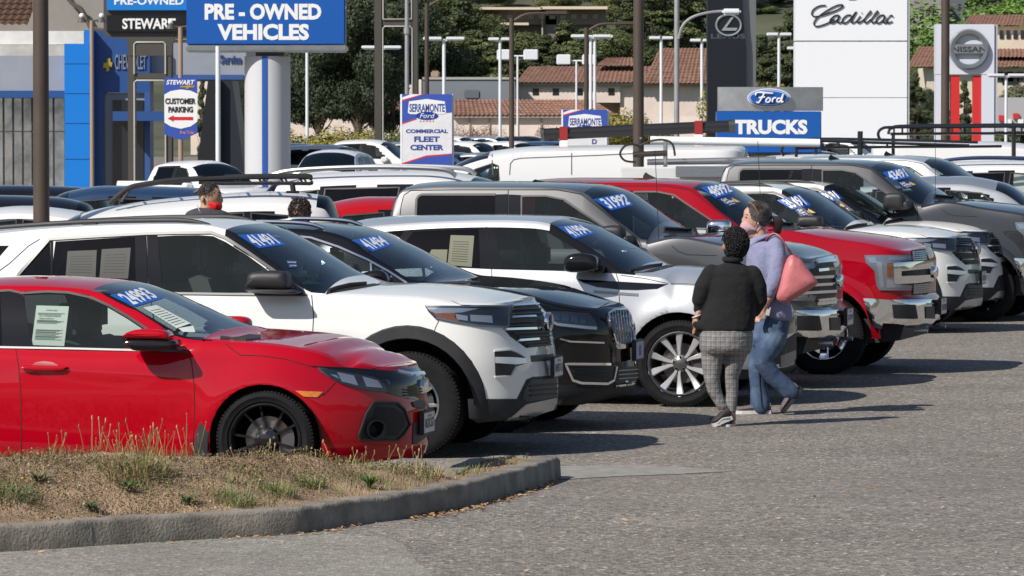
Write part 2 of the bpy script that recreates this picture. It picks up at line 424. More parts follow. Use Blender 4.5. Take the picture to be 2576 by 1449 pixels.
    def mask(s,poly,mode='px',cols=None):
        q = s.pxF if mode == 'px' else np.stack([s.uF,s.zF],-1)
        m = inpoly(q[:,0],q[:,1],poly)
        c0,c1 = cols or (0,s.cR); return m & (s.mj >= c0) & (s.mj < c1)
    def cut(s,poly,mode='px',cols=None,material=None,name='window_frame'):
        """an opening with clean edges: cells crossed by the outline are re-triangulated along it (both sides of the car)"""
        c0,c1 = cols or (0,s.cR); half = s.nf // 2
        if mode == 'px':
            M = np.array(s.M); V = s.V.copy(); V[:,1] = -np.abs(V[:,1]); wv = V @ M[:3,:3].T + M[:3,3] - np.array([0,0,HC]); dep = wv @ np.array(c_fwd)
            q = np.stack([CX + FPX * wv[:,0] / dep,CY - FPX * (wv @ np.array(c_up)) / dep],-1); stp = 6.
        else: q = np.stack([-s.V[:,0],s.V[:,2]],-1); stp = .03
        ins = inpoly(q[:,0],q[:,1],poly); inF = ins[s.F]; band = (s.mj >= c0) & (s.mj < c1)
        allin = inF.all(1) & band; mixed = inF.any(1) & ~inF.all(1) & band
        out = densify(poly,stp); near = mixed & (s.fj < half) & s.free; cells = np.where(near)[0]
        s.free &= ~(allin | mixed)
        if not len(cells): return
        used = np.unique(s.F[cells]); mp = {int(k): i for i,k in enumerate(used)}
        vs = [Vector((float(q[k][0]),float(q[k][1]))) for k in used]; ed = set()
        for f in s.F[cells]:
            for a in range(4): e = (mp[int(f[a])],mp[int(f[(a + 1) % 4])]); ed.add((min(e),max(e)))
        nb = len(vs); vs += [Vector(p) for p in out]; ed = list(ed) + [(nb + i,nb + (i + 1) % len(out)) for i in range(len(out))]
        r = geometry.delaunay_2d_cdt(vs,ed,[],0,1e-5); v2,f2 = r[0],r[2]
        C = np.array([list(sum((v2[i] for i in f),Vector((0,0))) / len(f)) for f in f2])
        keep = np.zeros(len(f2),bool)
        for f in s.F[cells]: keep |= inpoly(C[:,0],C[:,1],[tuple(q[k]) for k in f])
        keep &= ~inpoly(C[:,0],C[:,1],poly)
        need = {i for f,k in zip(f2,keep) if k for i in f}; pn = {}
        for i in need: pn[i] = s.cast(v2[i].x,v2[i].y,mode)
        ids = {i: k for k,i in enumerate(pn)}; P = [pn[i][0] for i in pn]; N = [pn[i][1] for i in pn]; F = []
        for f,k in zip(f2,keep):
            if k:
                nn = (pn[f[1]][0] - pn[f[0]][0]).cross(pn[f[2]][0] - pn[f[0]][0]); g = tuple(ids[i] for i in f)
                F.append(g if nn.dot(pn[f[0]][1]) >= 0 else g[::-1])
        s.extra.append((P,N,F))
    def frames(s,name,material):
        for sg in (1,-1):
            V = []; N = []; F = []
            for P,Nn,Ff in s.extra:
                k = len(V); V += [(p.x,p.y * sg,p.z) for p in P]; N += [(n_.x,n_.y * sg,n_.z) for n_ in Nn]
                F += [tuple(i + k for i in (f if sg == 1 else f[::-1])) for f in Ff]
            if F: meshobj(name,V,F,material,s.root,normals=N)
        s.extra = []
    def region(s,name,m,material,parent=None):
        m = m & s.free
        if name in ('door','rear_door','lower_cladding','screen_pillar','body_side'):
            h = s.fj < s.nf // 2
            if name == 'body_side':
                fr = s.iU < s.L * .4
                for q in (h,~h): s._piece('front_wing',m & q & fr,material,parent); s._piece('rear_quarter',m & q & ~fr,material,parent)
                return
            s._piece(name,m & h,material,parent); return s._piece(name,m & ~h,material,parent)
        return s._piece(name,m,material,parent)
    def _piece(s,name,m,material,parent=None):
        s.free = s.free & ~m; F = s.F[m]
        if not len(F): return None
        V = s.V
        used,inv = np.unique(F,return_inverse=True); F2 = inv.reshape(-1,4)
        V2 = s.Vs[used]; N2 = s.Nf[used]
        fl = []
        for f in F2:
            a,b,c,d = V2[f]; nn = np.cross(b - a,c - a) + np.cross(c - a,d - a)
            fl.append(tuple(f) if nn @ N2[f[1]] >= 0 else tuple(f[::-1]))
        o = meshobj(name,V2,fl,material,parent or s.root,normals=N2); return o
    def snap_arches(s):
        s.Vs = s.V.copy(); side = s.mj < s.cS
        for (ua,za,ra) in s.arches:
            d = np.hypot(-s.V[:,0] - ua,np.maximum(s.V[:,2] - za,0)); ins = d < ra
            full_in = ins[s.F].all(1) & side; s.free &= ~full_in
            kept = np.unique(s.F[s.free & side]); mv = kept[ins[kept]]
            dv = np.stack([-s.V[mv,0] - ua,np.maximum(s.V[mv,2] - za,0)],-1); ln = np.maximum(np.linalg.norm(dv,axis=1,keepdims=True),1e-6)
            nw = dv / ln * ra; up = s.V[mv,2] > za
            s.Vs[mv,0] = -(ua + nw[:,0]); s.Vs[mv,2] = np.where(up,za + nw[:,1],s.V[mv,2])
    # -------------------------------------------------------------- casting features on the surface
    def cast(s,a,b,mode='px'):
        if mode == 'px': o = s.Mi @ CAMO; d = (s.Mi.to_3x3() @ ray(a,b)).normalized()
        elif mode == 'side': o = Vector((-a,-6,b)); d = Vector((0,1,0))
        elif mode == 'far': o = Vector((-a,6,b)); d = Vector((0,-1,0))
        elif mode == 'front': o = Vector((6,a,b)); d = Vector((-1,0,0))
        elif mode == 'top': o = Vector((-a,b,6)); d = Vector((0,0,-1))
        h = s.bvh.ray_cast(o,d)
        if h[0] is None:
            if mode == 'px': t = (-.3 * s.W - o.y) / d.y
            else: t = 6
            h = s.bvh.find_nearest(o + d * t)
        p,_,fi,_ = h; t = s.tri[fi]
        try:
            w = poly_3d_calc([Vector(s.V[q]) for q in t],p); nn = sum((Vector(s.Nf[q]) * w_ for q,w_ in zip(t,w)),Vector())
            nn.normalize()
        except Exception: nn = Vector(s.Nf[t[0]])
        return p,nn
    def patch(s,name,poly,m,mode='px',off=.004,parent=None,mirror=False,step=None,skirt=None,keep_normals=True):
        xs = [p[0] for p in poly]; ys = [p[1] for p in poly]; sz = max(max(xs) - min(xs),max(ys) - min(ys))
        if step is None: step = max(sz / 14,3.0 if mode == 'px' else .012)
        out = densify(poly,step); vs = [Vector(p) for p in out]; no = len(vs)
        gx = np.arange(min(xs) + step / 2,max(xs),step); gy = np.arange(min(ys) + step / 2,max(ys),step)
        if len(gx) and len(gy):
            A,Bq = np.meshgrid(gx,gy); A = A.ravel(); Bq = Bq.ravel(); ok = inpoly(A,Bq,poly)
            vs += [Vector((float(a),float(b))) for a,b in zip(A[ok],Bq[ok])]
        r = geometry.delaunay_2d_cdt(vs,[(i,(i + 1) % no) for i in range(no)],[],1,1e-4)
        v2,f2 = r[0],r[2]
        P = []; N = []
        for p in v2:
            a,b = s.cast(p.x,p.y,mode); P.append(a + b * off); N.append(b)
        F = []
        for f in f2:
            c = sum((v2[i] for i in f),Vector((0,0))) / len(f)
            if not inpoly(c.x,c.y,poly): continue
            nn = (P[f[1]] - P[f[0]]).cross(P[f[2]] - P[f[0]])
            F.append(tuple(f) if nn.dot(N[f[0]]) >= 0 else tuple(f[::-1]))
        # skirt down to the surface
        eo = {}
        for f in F:
            for q in range(len(f)):
                e = (f[q],f[(q + 1) % len(f)]); eo[e] = 1
        bd = [e for e in eo if (e[1],e[0]) not in eo]; base = len(P); mp = {}
        sk = (off + .004) if skirt is None else skirt
        nP = list(P); nN = list(N)
        for a,b in bd:
            for q in (a,b):
                if q not in mp: mp[q] = len(nP); nP.append(P[q] - N[q] * sk); nN.append(N[q])
        F2 = F + [(b,a,mp[a],mp[b]) for a,b in bd]
        obs = []
        for sg in ((1,-1) if mirror else (1,)):
            V = [(p.x,p.y * sg,p.z) for p in nP]; NN = [(q.x,q.y * sg,q.z) for q in nN]
            FF = F2 if sg == 1 else [f[::-1] for f in F2]
            obs.append(meshobj(name,V,FF,m,parent or s.root,normals=NN))
        return obs[0] if not mirror else obs
    def ribbon(s,name,pts,w,h,m,mode='px',closed=False,parent=None,mirror=False,sink=.01,step=None,mb=None):
        if step is None: step = 7 if mode == 'px' else .04
        pts = densify(pts,step,closed); C = [s.cast(a,b,mode) for a,b in pts]; n = len(C); V = []
        for i in range(n):
            p,nn = C[i]; a = C[(i - 1) % n][0] if (i or closed) else p; b = C[(i + 1) % n][0] if (i < n - 1 or closed) else p
            t = (b - a); t = t.normalized() if t.length > 1e-7 else Vector((1,0,0)); q = nn.cross(t).normalized() * (w / 2)
            V += [p - q - nn * sink,p - q * .75 + nn * h,p + q * .75 + nn * h,p + q - nn * sink]
        F = []
        for i in range(n if closed else n - 1):
            j = (i + 1) % n
            for k_ in range(3): F.append((i * 4 + k_,j * 4 + k_,j * 4 + k_ + 1,i * 4 + k_ + 1))
        if not closed: F += [(0,1,2,3),tuple((n - 1) * 4 + k_ for k_ in (3,2,1,0))]
        if mb is not None:
            mb.add(V,F)
            if mirror: mb.add([Vector((v.x,-v.y,v.z)) for v in V],[f[::-1] for f in F])
            return None
        b_ = MB().add(V,F)
        if mirror: b_.add([Vector((v.x,-v.y,v.z)) for v in V],[f[::-1] for f in F])
        return b_.build(name,m,parent or s.root,smooth=True,angle=50)
    def quadmap(s,quad,a,b):         # quad TL,TR,BR,BL ; a right, b up
        tl,tr,br,bl = [Vector(q) for q in quad]
        return tuple((bl.lerp(br,a)).lerp(tl.lerp(tr,a),b))
    def decal_text(s,name,body,quad,m,off=.006,mode='px',bold=.03,shear=0.,parent=None,box=(0,0,1,1)):
        V,F,_ = text_tris(body,bold,shear); P = []; N = []
        for a,b in V:
            a = box[0] + (box[2] - box[0]) * a; b = box[1] + (box[3] - box[1]) * b
            x,y = s.quadmap(quad,a,b); p,nn = s.cast(x,y,mode); P.append(p + nn * off); N.append(nn)
        FF = []
        for f in F:
            nn = (P[f[1]] - P[f[0]]).cross(P[f[2]] - P[f[0]]); FF.append(f if nn.dot(N[f[0]]) >= 0 else f[::-1])
        return meshobj(name,P,FF,m,parent or s.root,normals=N)
    def sticker(s,price,quad,mode='px'):
        b = s.patch('price_sticker',quad,M_stickblue,mode,.003,step=8)
        b['label'] = 'blue price sticker reading %s in white figures' % price
        s.decal_text('figures',price,quad,M_white,.0055,mode,bold=.03,shear=.38,parent=b,box=(.04,.08,.97,.93))
    def gold(s,quad):
        b = s.patch('certified_sticker',quad,M_navy,'px',.003,step=8)
        b['label'] = 'navy sticker reading Gold Certified beside a yellow wedge'
        s.decal_text('lettering','Gold',quad,M_white,.0055,bold=.02,parent=b,box=(.12,.62,.45,.92))
        s.decal_text('lettering','Certified',quad,M_white,.0055,bold=.02,parent=b,box=(.12,.3,.7,.6))
        s.decal_text('lettering','used vehicles',quad,M_white,.0055,bold=.01,parent=b,box=(.2,.1,.62,.24))
        tri = [s.quadmap(quad,*q) for q in ((.78,.75),(.98,.12),(.74,.2))]
        s.patch('yellow_wedge',tri,mat('yellow_print',(.8,.5,.08),.4),'px',.0055,parent=b)
    # -------------------------------------------------------------- pieces
    def wheel(s,u,z,Rt,rim,wid,style,lat=None,paint_m=M_alloy,mid=None):
        """near and far wheel; mid = material of the deeper faces"""
        lat = s.W - .03 if lat is None else lat; mid = mid or M_alloyd
        mb = MB(); w = wid
        mb.lathe([(rim,-w * .46),(rim - .012,-w * .5),(rim - .022,-w * .46),(rim - .03,-w * .2),(rim - .05,w * .3),(rim,w * .46)],56)
        root = mb.build('wheel',paint_m,s.root,True)
        t = MB(); n = 72
        prof = [(rim - .004,-w * .4),(rim + .008,-w * .5),(rim + .02,-w * .505),((rim + Rt) / 2,-w * .555),(Rt - .03,-w * .535),(Rt - .012,-w * .49),(Rt - .003,-w * .42)]
        for g in (-.3,-.1,.1,.3): prof += [(Rt,w * (g - .045)),(Rt - .009,w * (g - .03)),(Rt - .009,w * (g + .03)),(Rt,w * (g + .045))]
        prof += [(Rt - .003,w * .42),(Rt - .02,w * .5),((rim + Rt) / 2,w * .54),(rim,w * .45)]
        t.lathe(prof,n); ty = t.build('tyre',M_rubber,root,True,30)
        g = MB()                                                # shoulder blocks of the tread
        nb = 84
        for i in range(nb):
            a = 2 * math.pi * i / nb; c,s_ = math.cos(a),math.sin(a); da = math.pi / nb * .62
            for y0,y1 in ((-w * .5,-w * .36),(w * .36,w * .5)):
                V = []
                for rr_ in (Rt - .012,Rt + .001):
                    for aa in (a - da,a + da):
                        for yy in (y0 if rr_ < Rt else y0 * .97,y1): V.append((rr_ * math.cos(aa),yy,rr_ * math.sin(aa)))
                g.add(V,[(0,1,3,2),(4,6,7,5),(0,4,5,1),(2,3,7,6),(0,2,6,4),(1,5,7,3)])
        go = g.build('tread',M_rubber,root); go['kind'] = 'stuff'
        d = MB(); d.lathe([(.06,-.02),(rim * .62,-.02),(rim * .62,.01),(.06,.01)],40); d.build('brake_disc',M_disc,root)
        d = MB(); d.prism([(.75 * rim * math.cos(a_),.75 * rim * math.sin(a_)) for a_ in np.linspace(-.5,.5,6)] + [(.4 * rim * math.cos(a_),.4 * rim * math.sin(a_)) for a_ in np.linspace(.5,-.5,6)],-.05,.03); d.build('brake_caliper',M_alloyd,root)
        hub = MB(); hub.lathe([(.0,-w * .36),(.035,-w * .36),(.045,-w * .34),(.075,-w * .3),(.085,-w * .22),(.08,0)],32)
        hub.build('hub',paint_m,root,True)
        nuts = MB()
        for i in range(5): a = 2 * math.pi * i / 5 + .3; nuts.cone((.056 * math.cos(a),-w * .37,.056 * math.sin(a)),(.056 * math.cos(a),-w * .25,.056 * math.sin(a)),.009,.011,8)
        nuts.build('wheel_nuts',M_chrome,root)
        def spoke(poly_in,poly_out,y_in,y_out,th=.022):     # widths at hub and rim
            pass
        sp = MB(); N = style['n']; r0,r1 = .06,rim - .012; K = 7
        for sd_ in style.get('off',(0,)):
            V = []
            for q in range(K):
                t_ = q / (K - 1); r_ = r0 + (r1 - r0) * t_; wd = style['w0'] + (style['w1'] - style['w0']) * t_ ** style.get('pw',1.)
                cx = sd_ * (style.get('gap0',.0) + (style.get('gap',.05) - style.get('gap0',0.)) * t_ ** .8) ; y = -w * (.33 + .13 * t_ - .1 * math.sin(math.pi * t_) * style.get('cave',1))
                V += [(cx - wd / 2,y + .012,r_),(cx - wd / 2 * .7,y,r_),(cx + wd / 2 * .7,y,r_),(cx + wd / 2,y + .012,r_),(cx + wd / 3,y + .04,r_),(cx - wd / 3,y + .04,r_)]
            F = [(q * 6 + a_,q * 6 + (a_ + 1) % 6,(q + 1) * 6 + (a_ + 1) % 6,(q + 1) * 6 + a_) for q in range(K - 1) for a_ in range(6)]
            F += [tuple(range(6)),tuple((K - 1) * 6 + q for q in range(5,-1,-1))]
            sp.add(V,F)
        first = None
        for i in range(N):
            if first is None: first = o = sp.build('spoke',style.get('m',paint_m),root,True,35)
            else: o = first.copy(); COL.objects.link(o)
            o.parent = root; o.rotation_euler = (0,2 * math.pi * i / N + style.get('ph',0),0)
        root.location = (-u,-lat + w / 2,z)
        far = copy_tree(root,s.root); far.location = (-u,lat - w / 2,z); far.rotation_euler = (0,0,math.pi)
        s.wheels.append(root)
        li = MB(); ra = s.arches[0][2] if s.arches else Rt + .06    # wheel well
        V = []; Fs = []
        return root
    def wells(s):
        for (ua,za,ra) in s.arches:
            n = 20
            for sg in (-1,1):
                V = []
                for i in range(n + 1):
                    a = math.pi * i / n; rr = ra + .006
                    V += [(-(ua + rr * math.cos(a)),sg * (s.W * .985),za + rr * math.sin(a)),(-(ua + rr * math.cos(a)),sg * (s.W - .42),za + rr * math.sin(a))]
                F = [(2 * i,2 * i + 2,2 * i + 3,2 * i + 1) for i in range(n)] + [tuple(2 * i + 1 for i in range(n + 1))]
                MB().add(V,F).build('wheel_well',M_under,s.root)
    def chassis(s,z0=.24,z1=.62,inset=.12,front=.35,back=.35):
        mb = MB(); us = sorted([(a[0],a[2]) for a in s.arches]); W = s.W - inset
        mb.box((-(s.L - back),-(s.W - .45),z0),(-front,s.W - .45,z1))
        cuts = [front,front] + [q for a,r in us for q in (a - r,a + r)] + [s.L - back]
        cuts = cuts[1:]; cuts[0] = max(cuts[0],cuts[1] - .0)
        for i in range(0,len(cuts) - 1,2):
            if cuts[i + 1] > cuts[i] + .02: mb.box((-cuts[i + 1],-W,z0),(-cuts[i],W,z1 - .01))
        mb.build('underbody',M_under,s.root)
    def cabin(s,u0,u1,zf,zs,W=None,rows=(1.0,),m=M_seat):
        """dash, floor, seats and steering wheel seen through the glass; zf belt line, zs seat-top height"""
        W = W or s.W - .2; mb = MB()
        mb.box((-u1,-W,zf - .5),(-u0,W,zf - .42)); mb.bbox((-(u0 + .62),-W,zf - .4),(-(u0 + .05),W,zf - .03),.06)
        mb.build('dashboard',M_inside,s.root)
        sw = MB(); c = Vector((-(u0 + .78),W * .48,zf - .02)); ax = Vector((.8,0,-.6)).normalized(); e1 = Vector((0,1,0)); e2 = ax.cross(e1)
        sw.tube([c + (e1 * math.cos(a) + e2 * math.sin(a)) * .18 for a in np.linspace(0,2 * math.pi,20)[:-1]],.014,6,closed=True)
        sw.tube([c - e1 * .18,c + e1 * .18],.018,6); sw.build('steering_wheel',M_inside,s.root,True)
        for r_ in rows:
            for y in (-W * .48,W * .48):
                b = MB(); u = u0 + .05 + r_
                prof = [(-u - .02,zf - .45),(-u + .12,zf - .42),(-u - .12 + .02,zs - .27),(-u - .18,zs - .24),(-u - .26,zs - .27),(-u - .16,zf - .45)]
                b.prism(prof,y - .23,y + .23)
                b.bbox((-u - .27,y - .12,zs - .21),(-u - .15,y + .12,zs),.04)
                b.tube([(-u - .2,y - .05,zs - .3),(-u - .2,y - .05,zs - .15)],.006,5); b.tube([(-u - .2,y + .05,zs - .3),(-u - .2,y + .05,zs - .15)],.006,5)
                b.build('seat',m,s.root,True,30)
    def puff(s,name,poly,y0,y1,m,inset=.025,parent=None,mode='px',n=2,lat=None,mirror=True,steps=4):
        """rounded solid whose outline is poly, from |y|=y0 (near the body) out to y1"""
        lat = -(y1) if lat is None else lat
        pts = s.prof(poly,lat) if mode == 'px' else poly
        pts = [(-u,z) for u,z in pts]; pts = curve2(pts,3,True)
        cx = sum(p[0] for p in pts) / len(pts); cz = sum(p[1] for p in pts) / len(pts); sx = max(abs(p[0] - cx) for p in pts); szz = max(abs(p[1] - cz) for p in pts)
        rings = []
        for q in range(steps + 1):                               # outer rounding
            a = q / steps * math.pi / 2; ins = inset * 2.2 * (1 - math.sin(a)); rings.append((y1 - inset * 1.6 * (1 - math.cos(math.pi / 2 - a)),ins))
        rings = [(y1 - inset * 1.6 * (1 - math.cos(q / steps * math.pi / 2)) if 0 else y1 - inset * 1.6 * (1 - math.sin((steps - q) / steps * math.pi / 2)),inset * 2.2 * (1 - math.cos((steps - q) / steps * math.pi / 2))) for q in range(steps + 1)]
        rings = sorted(rings,key=lambda r_: r_[0],reverse=True)
        rings.append((y0 + inset,0)); rings.append((y0,inset))
        V = []; k = len(pts); obs = []
        for y,ins in rings:
            for x,z in pts: V.append((cx + (x - cx) * (1 - ins / max(sx,.03)),-y,cz + (z - cz) * (1 - ins / max(szz,.03))))
        F = [tuple(range(k))]
        for r_ in range(len(rings) - 1): F += [(r_ * k + i,r_ * k + (i + 1) % k,(r_ + 1) * k + (i + 1) % k,(r_ + 1) * k + i) for i in range(k)]
        F.append(tuple((len(rings) - 1) * k + i for i in range(k))[::-1])
        obs.append(MB().add(V,F).build(name,m,parent or s.root,True,60))
        if mirror: obs.append(MB().add([(a,-b,c) for a,b,c in V],[f[::-1] for f in F]).build(name,m,parent or s.root,True,60))
        return obs[0]
    def bar3(s,name,pts,r,m,parent=None,n=7,mirror=False,mb=None):
        b = mb or MB(); b.tube(pts,r,n)
        if mirror: b.tube([(p[0],-p[1],p[2]) for p in pts],r,n)
        if mb is None: return b.build(name,m,parent or s.root,True)
    def plate(s,text,z0,z1,x=.02,tilt=0.,frame_text=True):
        """registration plate in a dark frame on a bracket"""
        fr = MB().bbox((x - .03,-.165,z0 - .012),(x,.165,z1 + .012),.004).build('plate_bracket',M_black,s.root)
        p = MB().bbox((x,-.152,z0),(x + .004,.152,z1),.001).build('licence_plate',mat('plate_white',(.62,.62,.6),.45),s.root)
        p['label'] = 'white licence plate in a dark dealer frame'
        flat_text('plate_number',text,mat('plate_navy',(.02,.03,.12),.5),p,(x + .0045,-.135,z0 + .03),(0,.27,0),(0,0,.065),.001,.02)
        flat_text('plate_state','California',mat('plate_red',(.45,.03,.03),.5),p,(x + .0045,-.06,z1 - .03),(0,.12,0),(0,0,.02),.001)
        return fr
def uN_fix(q): return [(z,u) for u,z in q] if q and q[0][0] < q[0][1] * 0 - 99 else [(a,b) for a,b in q]
# ------------------------------------------------------------------ red sports saloon nearest the camera
def red_saloon():
    c = Car('red_car','red sporty saloon nearest the camera, black wheels, behind the weedy kerb island','car',1066,30.6,11.5,.90,z0=.095,uw=.88)
    M_red = paint('red_paint',(.43,.001,.012),.0,.3,flake=.1)
    L = 4.5
    top = c.prof(Z('A',[(1640,497),(1760,500),(1900,510),(2080,540),(2254,580)]) + Z('B',[(150,517),(300,545),(420,585),(520,620),(600,662),(675,708)]),0.)
    roof = c.prof(Z('A',[(0,133),(120,126),(250,124),(400,126),(550,136),(700,150),(860,182),(1000,225),(1100,268),(1250,330),(1400,402),(1500,452),(1570,492)]),.05)
    zC = top + roof + [(3.2,roof[0][1] - .02),(3.9,1.12),(4.2,.98),(4.5,.93)]
    ridge = c.prof(Z('A',[(0,190),(200,192),(400,200),(640,230),(760,285),(850,328),(960,392),(1050,445),(1115,492)]),-.66)
    belt = c.prof(Z('A',[(0,585),(400,595),(700,600),(1000,603),(1180,608)]),-.86)
    fend = c.prof(Z('A',[(1270,540),(1500,545),(1700,560),(1900,590),(2050,625),(2254,690)]) + Z('B',[(300,720),(450,725),(620,735)]),-.8)
    s_ = sorted(belt[:-1] + fend); zS = s_ + [(3.6,.98),(4.5,.9)]
    umax = max(p[0] for p in ridge); u_cowl = c.loc(*Z('A',[(1330,520)])[0],-.6)[0]
    u_cowl = ridge[-1][0] if False else min(u_cowl,ridge[-1][0] - .05)
    zR = [(p[0],p[1] + .012) for p in fend] + [(u_cowl,fend[0][1] + .02)] + ridge + [(3.3,1.25),(3.9,1.05),(4.5,.92)]
    zB = [(0,.22),(.4,.2),(1.5,.2),(4.5,.25)]
    wu,wz = c.loc(664,1108,-.9)
    uN = [(.1,.12),(.2,.03),(.32,.0),(.5,.0),(.62,.02),(.72,.03),(.8,.08),(1.1,.1)]
    arch = (wu,wz,.362)
    dline = c.prof(Z('A',[(0,693),(400,708),(800,735),(1180,742)]),-.9)
    c.surface(L,zS,zR,zC,zB,uN,u_cowl,c.loc(*Z('A',[(760,190)])[0],0)[0],uc=.95,n=2.35,tum=.42,arches=[arch,(wu + 2.70,wz,.362)],flare=.028,
              lines=[(dline,.012,.05)],k=[(0,.92),(.15,.96),(.4,.985),(.62,.995),(.8,.985),(.93,.965),(1,.93)])
    W1 = Z('A',[(150,245),(300,235),(420,240),(560,272),(680,325),(800,395),(905,465),(960,500),(1060,560),(1090,585),(190,568)])
    W0 = Z('A',[(-400,260),(-60,238),(0,236),(18,566),(-420,570)])
    c.cut(W1,cols=(c.cS - 1,c.cR + 1)); c.cut(W0,cols=(c.cS - 1,c.cR + 1)); c.snap_arches()
    ws = (c.iU > u_cowl - 1e-4) & (c.iU < c.wtop + .001) & (c.mj >= c.cR)
    c.frames('window_frame',M_gloss)
    c.region('windscreen',ws,G_wind)
    c.region('bonnet',(c.iU < u_cowl) & (c.mj >= c.cR),M_red)
    c.region('roof',(c.iU > c.wtop - .01) & (c.iU < 3.2) & (c.mj >= c.cR),M_red)
    dpoly = Z('A',[(60,215),(100,600),(135,1300),(1215,1300),(1222,800),(1205,680),(1188,608),(1120,560),(700,300),(560,240),(300,212)])
    c.region('door',c.mask(dpoly),M_red); c.region('rear_door',c.mask(Z('A',[(-1300,215),(60,215),(100,600),(135,1300),(-1300,1300)])),M_red)
    c.region('body_side',c.free.copy(),M_red)
    c.patch('side_window',W1,G_clear,mirror=True,off=.0); c.patch('side_window',W0,G_tint,mirror=True,off=.0)
    # black surround, pillars, seams
    for P_ in ([(4,232),(60,228),(140,236),(205,572),(100,574),(14,572)],): c.patch('door_pillar',Z('A',P_),M_gloss,off=.004)
    c.ribbon('window_seal',Z('A',[(125,236),(300,226),(430,232),(570,262),(690,316),(810,386),(915,455),(1000,505),(1110,590)]),.022,.006,M_black)
    c.ribbon('window_seal',Z('A',[(-300,230),(0,222),(62,218),(125,232)]),.02,.006,M_black)
    c.ribbon('waist_trim',Z('A',[(-400,575),(0,575),(400,582),(800,592),(1100,600),(1182,606)]),.018,.006,M_satin)
    c.patch('mirror_quarter',Z('A',[(1010,520),(1110,590),(1178,605),(1060,600),(1000,590)]),M_black,off=.005)
    for ln in ([(62,218),(75,400),(100,590),(118,700),(133,900),(135,1290)],[(1188,608),(1206,680),(1222,820),(1222,1000),(1212,1290)],
               [(1405,540),(1450,580),(1515,625),(1650,628),(1800,650),(1950,695)],[(1120,490),(1085,505)],[(2110,795),(2060,850),(2030,880)]):
        c.ribbon('panel_gap',Z('A',ln),.007,.0012,M_seam)
    c.ribbon('panel_gap',Z('B',[(405,712),(450,700),(560,680),(660,668)]),.006,.0012,M_seam)
    # screen surround
    c.patch('screen_band',Z('A',[(640,226),(700,215),(870,190),(905,205),(720,250)]),M_gloss,off=.003)
    c.ribbon('screen_trim',Z('A',[(640,228),(760,292),(850,335),(960,398),(1060,458),(1130,500),(1200,520),(1330,532)]),.02,.004,M_gloss)
    c.patch('cowl',Z('A',[(1385,524),(1540,530),(1640,520),(1640,500),(1570,495),(1500,512)]),M_black,off=.006)
    c.ribbon('wiper',Z('A',[(1390,520),(1460,528),(1550,534)]),.018,.02,M_black)
    # mirror
    mz = Z('A',[(768,500),(800,478),(870,462),(1000,466),(1044,490),(1046,528),(1000,525),(775,520)])
    mr = c.puff('door_mirror',mz,.92,1.1,M_red,.02)
    c.puff('mirror_base',Z('A',[(772,522),(1046,528),(1095,545),(1090,572),(1000,598),(850,598),(800,575)]),.90,1.09,M_gloss,.02,parent=mr)
    # handle
    c.puff('door_handle',Z('A',[(135,690),(250,686),(412,694),(415,708),(380,722),(200,722),(150,710)]),.885,.925,M_red,.008,mirror=True,lat=-.9)
    c.patch('handle_recess',Z('A',[(200,685),(225,668),(275,662),(330,668),(365,686),(340,735),(240,735)]),mat('red_recess',(.3,.004,.01),.35,coat=1),off=.001)
    # lamps
    hl = Z('A',[(1950,695),(2254,715)]) + Z('B',[(200,722),(330,740),(430,770),(480,800),(487,845),(440,858),(330,832),(220,800),(150,770),(90,715),(70,706)])
    hl = [hl[0]] + Z('B',[(100,712),(250,735),(380,755),(470,790),(490,850),(410,848),(300,825),(200,795),(130,760),(60,712)])
    lamp = c.patch('headlight',Z('B',[(60,700),(250,715),(420,735),(500,745),(520,800),(492,858),(410,852),(300,828),(200,798),(140,765),(90,735)]),M_lampin,off=.006,mirror=False)
    for q in ([(185,732),(290,755),(318,815),(215,790)],[(345,760),(440,785),(470,830),(370,822)],[(140,745),(180,750),(200,775)]):
        c.patch('reflector',Z('B',q),M_reflector,off=.009,parent=lamp)
    c.patch('lamp_cover',Z('B',[(80,708),(250,722),(420,745),(495,760),(490,856),(410,850),(300,826),(200,796),(140,762)]),M_lens,off=.014,parent=lamp)
    c.patch('side_marker',Z('A',[(1858,848),(2030,855),(1995,888),(1910,885)]),M_amber,off=.006)
    # grille
    g = c.patch('grille',Z('B',[(20,692),(300,706),(560,728),(680,705),(720,740),(735,770),(728,860),(690,905),(640,900),(500,865),(480,800),(420,760),(250,730)]),M_gloss,off=.008)
    c.ribbon('grille_bar',Z('B',[(560,730),(640,748),(725,742)]),.03,.02,M_chrome,parent=g)
    for yy in (845,862,880): c.ribbon('grille_slat',Z('B',[(600,yy - 5),(660,yy),(715,yy - 10)]),.008,.02,M_black,parent=g)
    c.patch('badge',Z('B',[(708,775),(728,770),(735,800),(732,855),(712,865),(704,820)]),M_chrome,off=.035,skirt=.03,parent=g)
    # bumper openings
    b = c.patch('bumper_vent',Z('B',[(415,920),(560,925),(605,965),(640,1060),(600,1125),(560,1160),(330,1155),(322,1130),(370,990)]),M_black,off=.005)
    c.patch('vent_mesh',Z('B',[(430,950),(545,955),(590,990),(615,1060),(560,1130),(380,1135),(370,1110),(410,1000)]),mat('mesh_dark',(.008,.008,.008),.6,bump=(110,1.,.01)),off=.007,parent=b)
    fl = c.cast(*Z('B',[(425,1090)])[0]); rg = MB().lathe([(.0,.03),(.045,.0),(.056,-.035),(.064,-.035),(.066,.01)],24,'x')
    o = rg.build('fog_lamp_ring',M_gloss,b,True); o.location = fl[0] + Vector((.01,-.02,0)); o.scale = (-1,1,1); o.rotation_euler = (0,0,R(-60))
    c.ribbon('vent_rim',Z('B',[(415,920),(560,925),(605,965),(640,1060),(600,1125),(560,1160),(330,1155),(322,1130),(370,990)]),.016,.016,M_black,closed=True,parent=b)
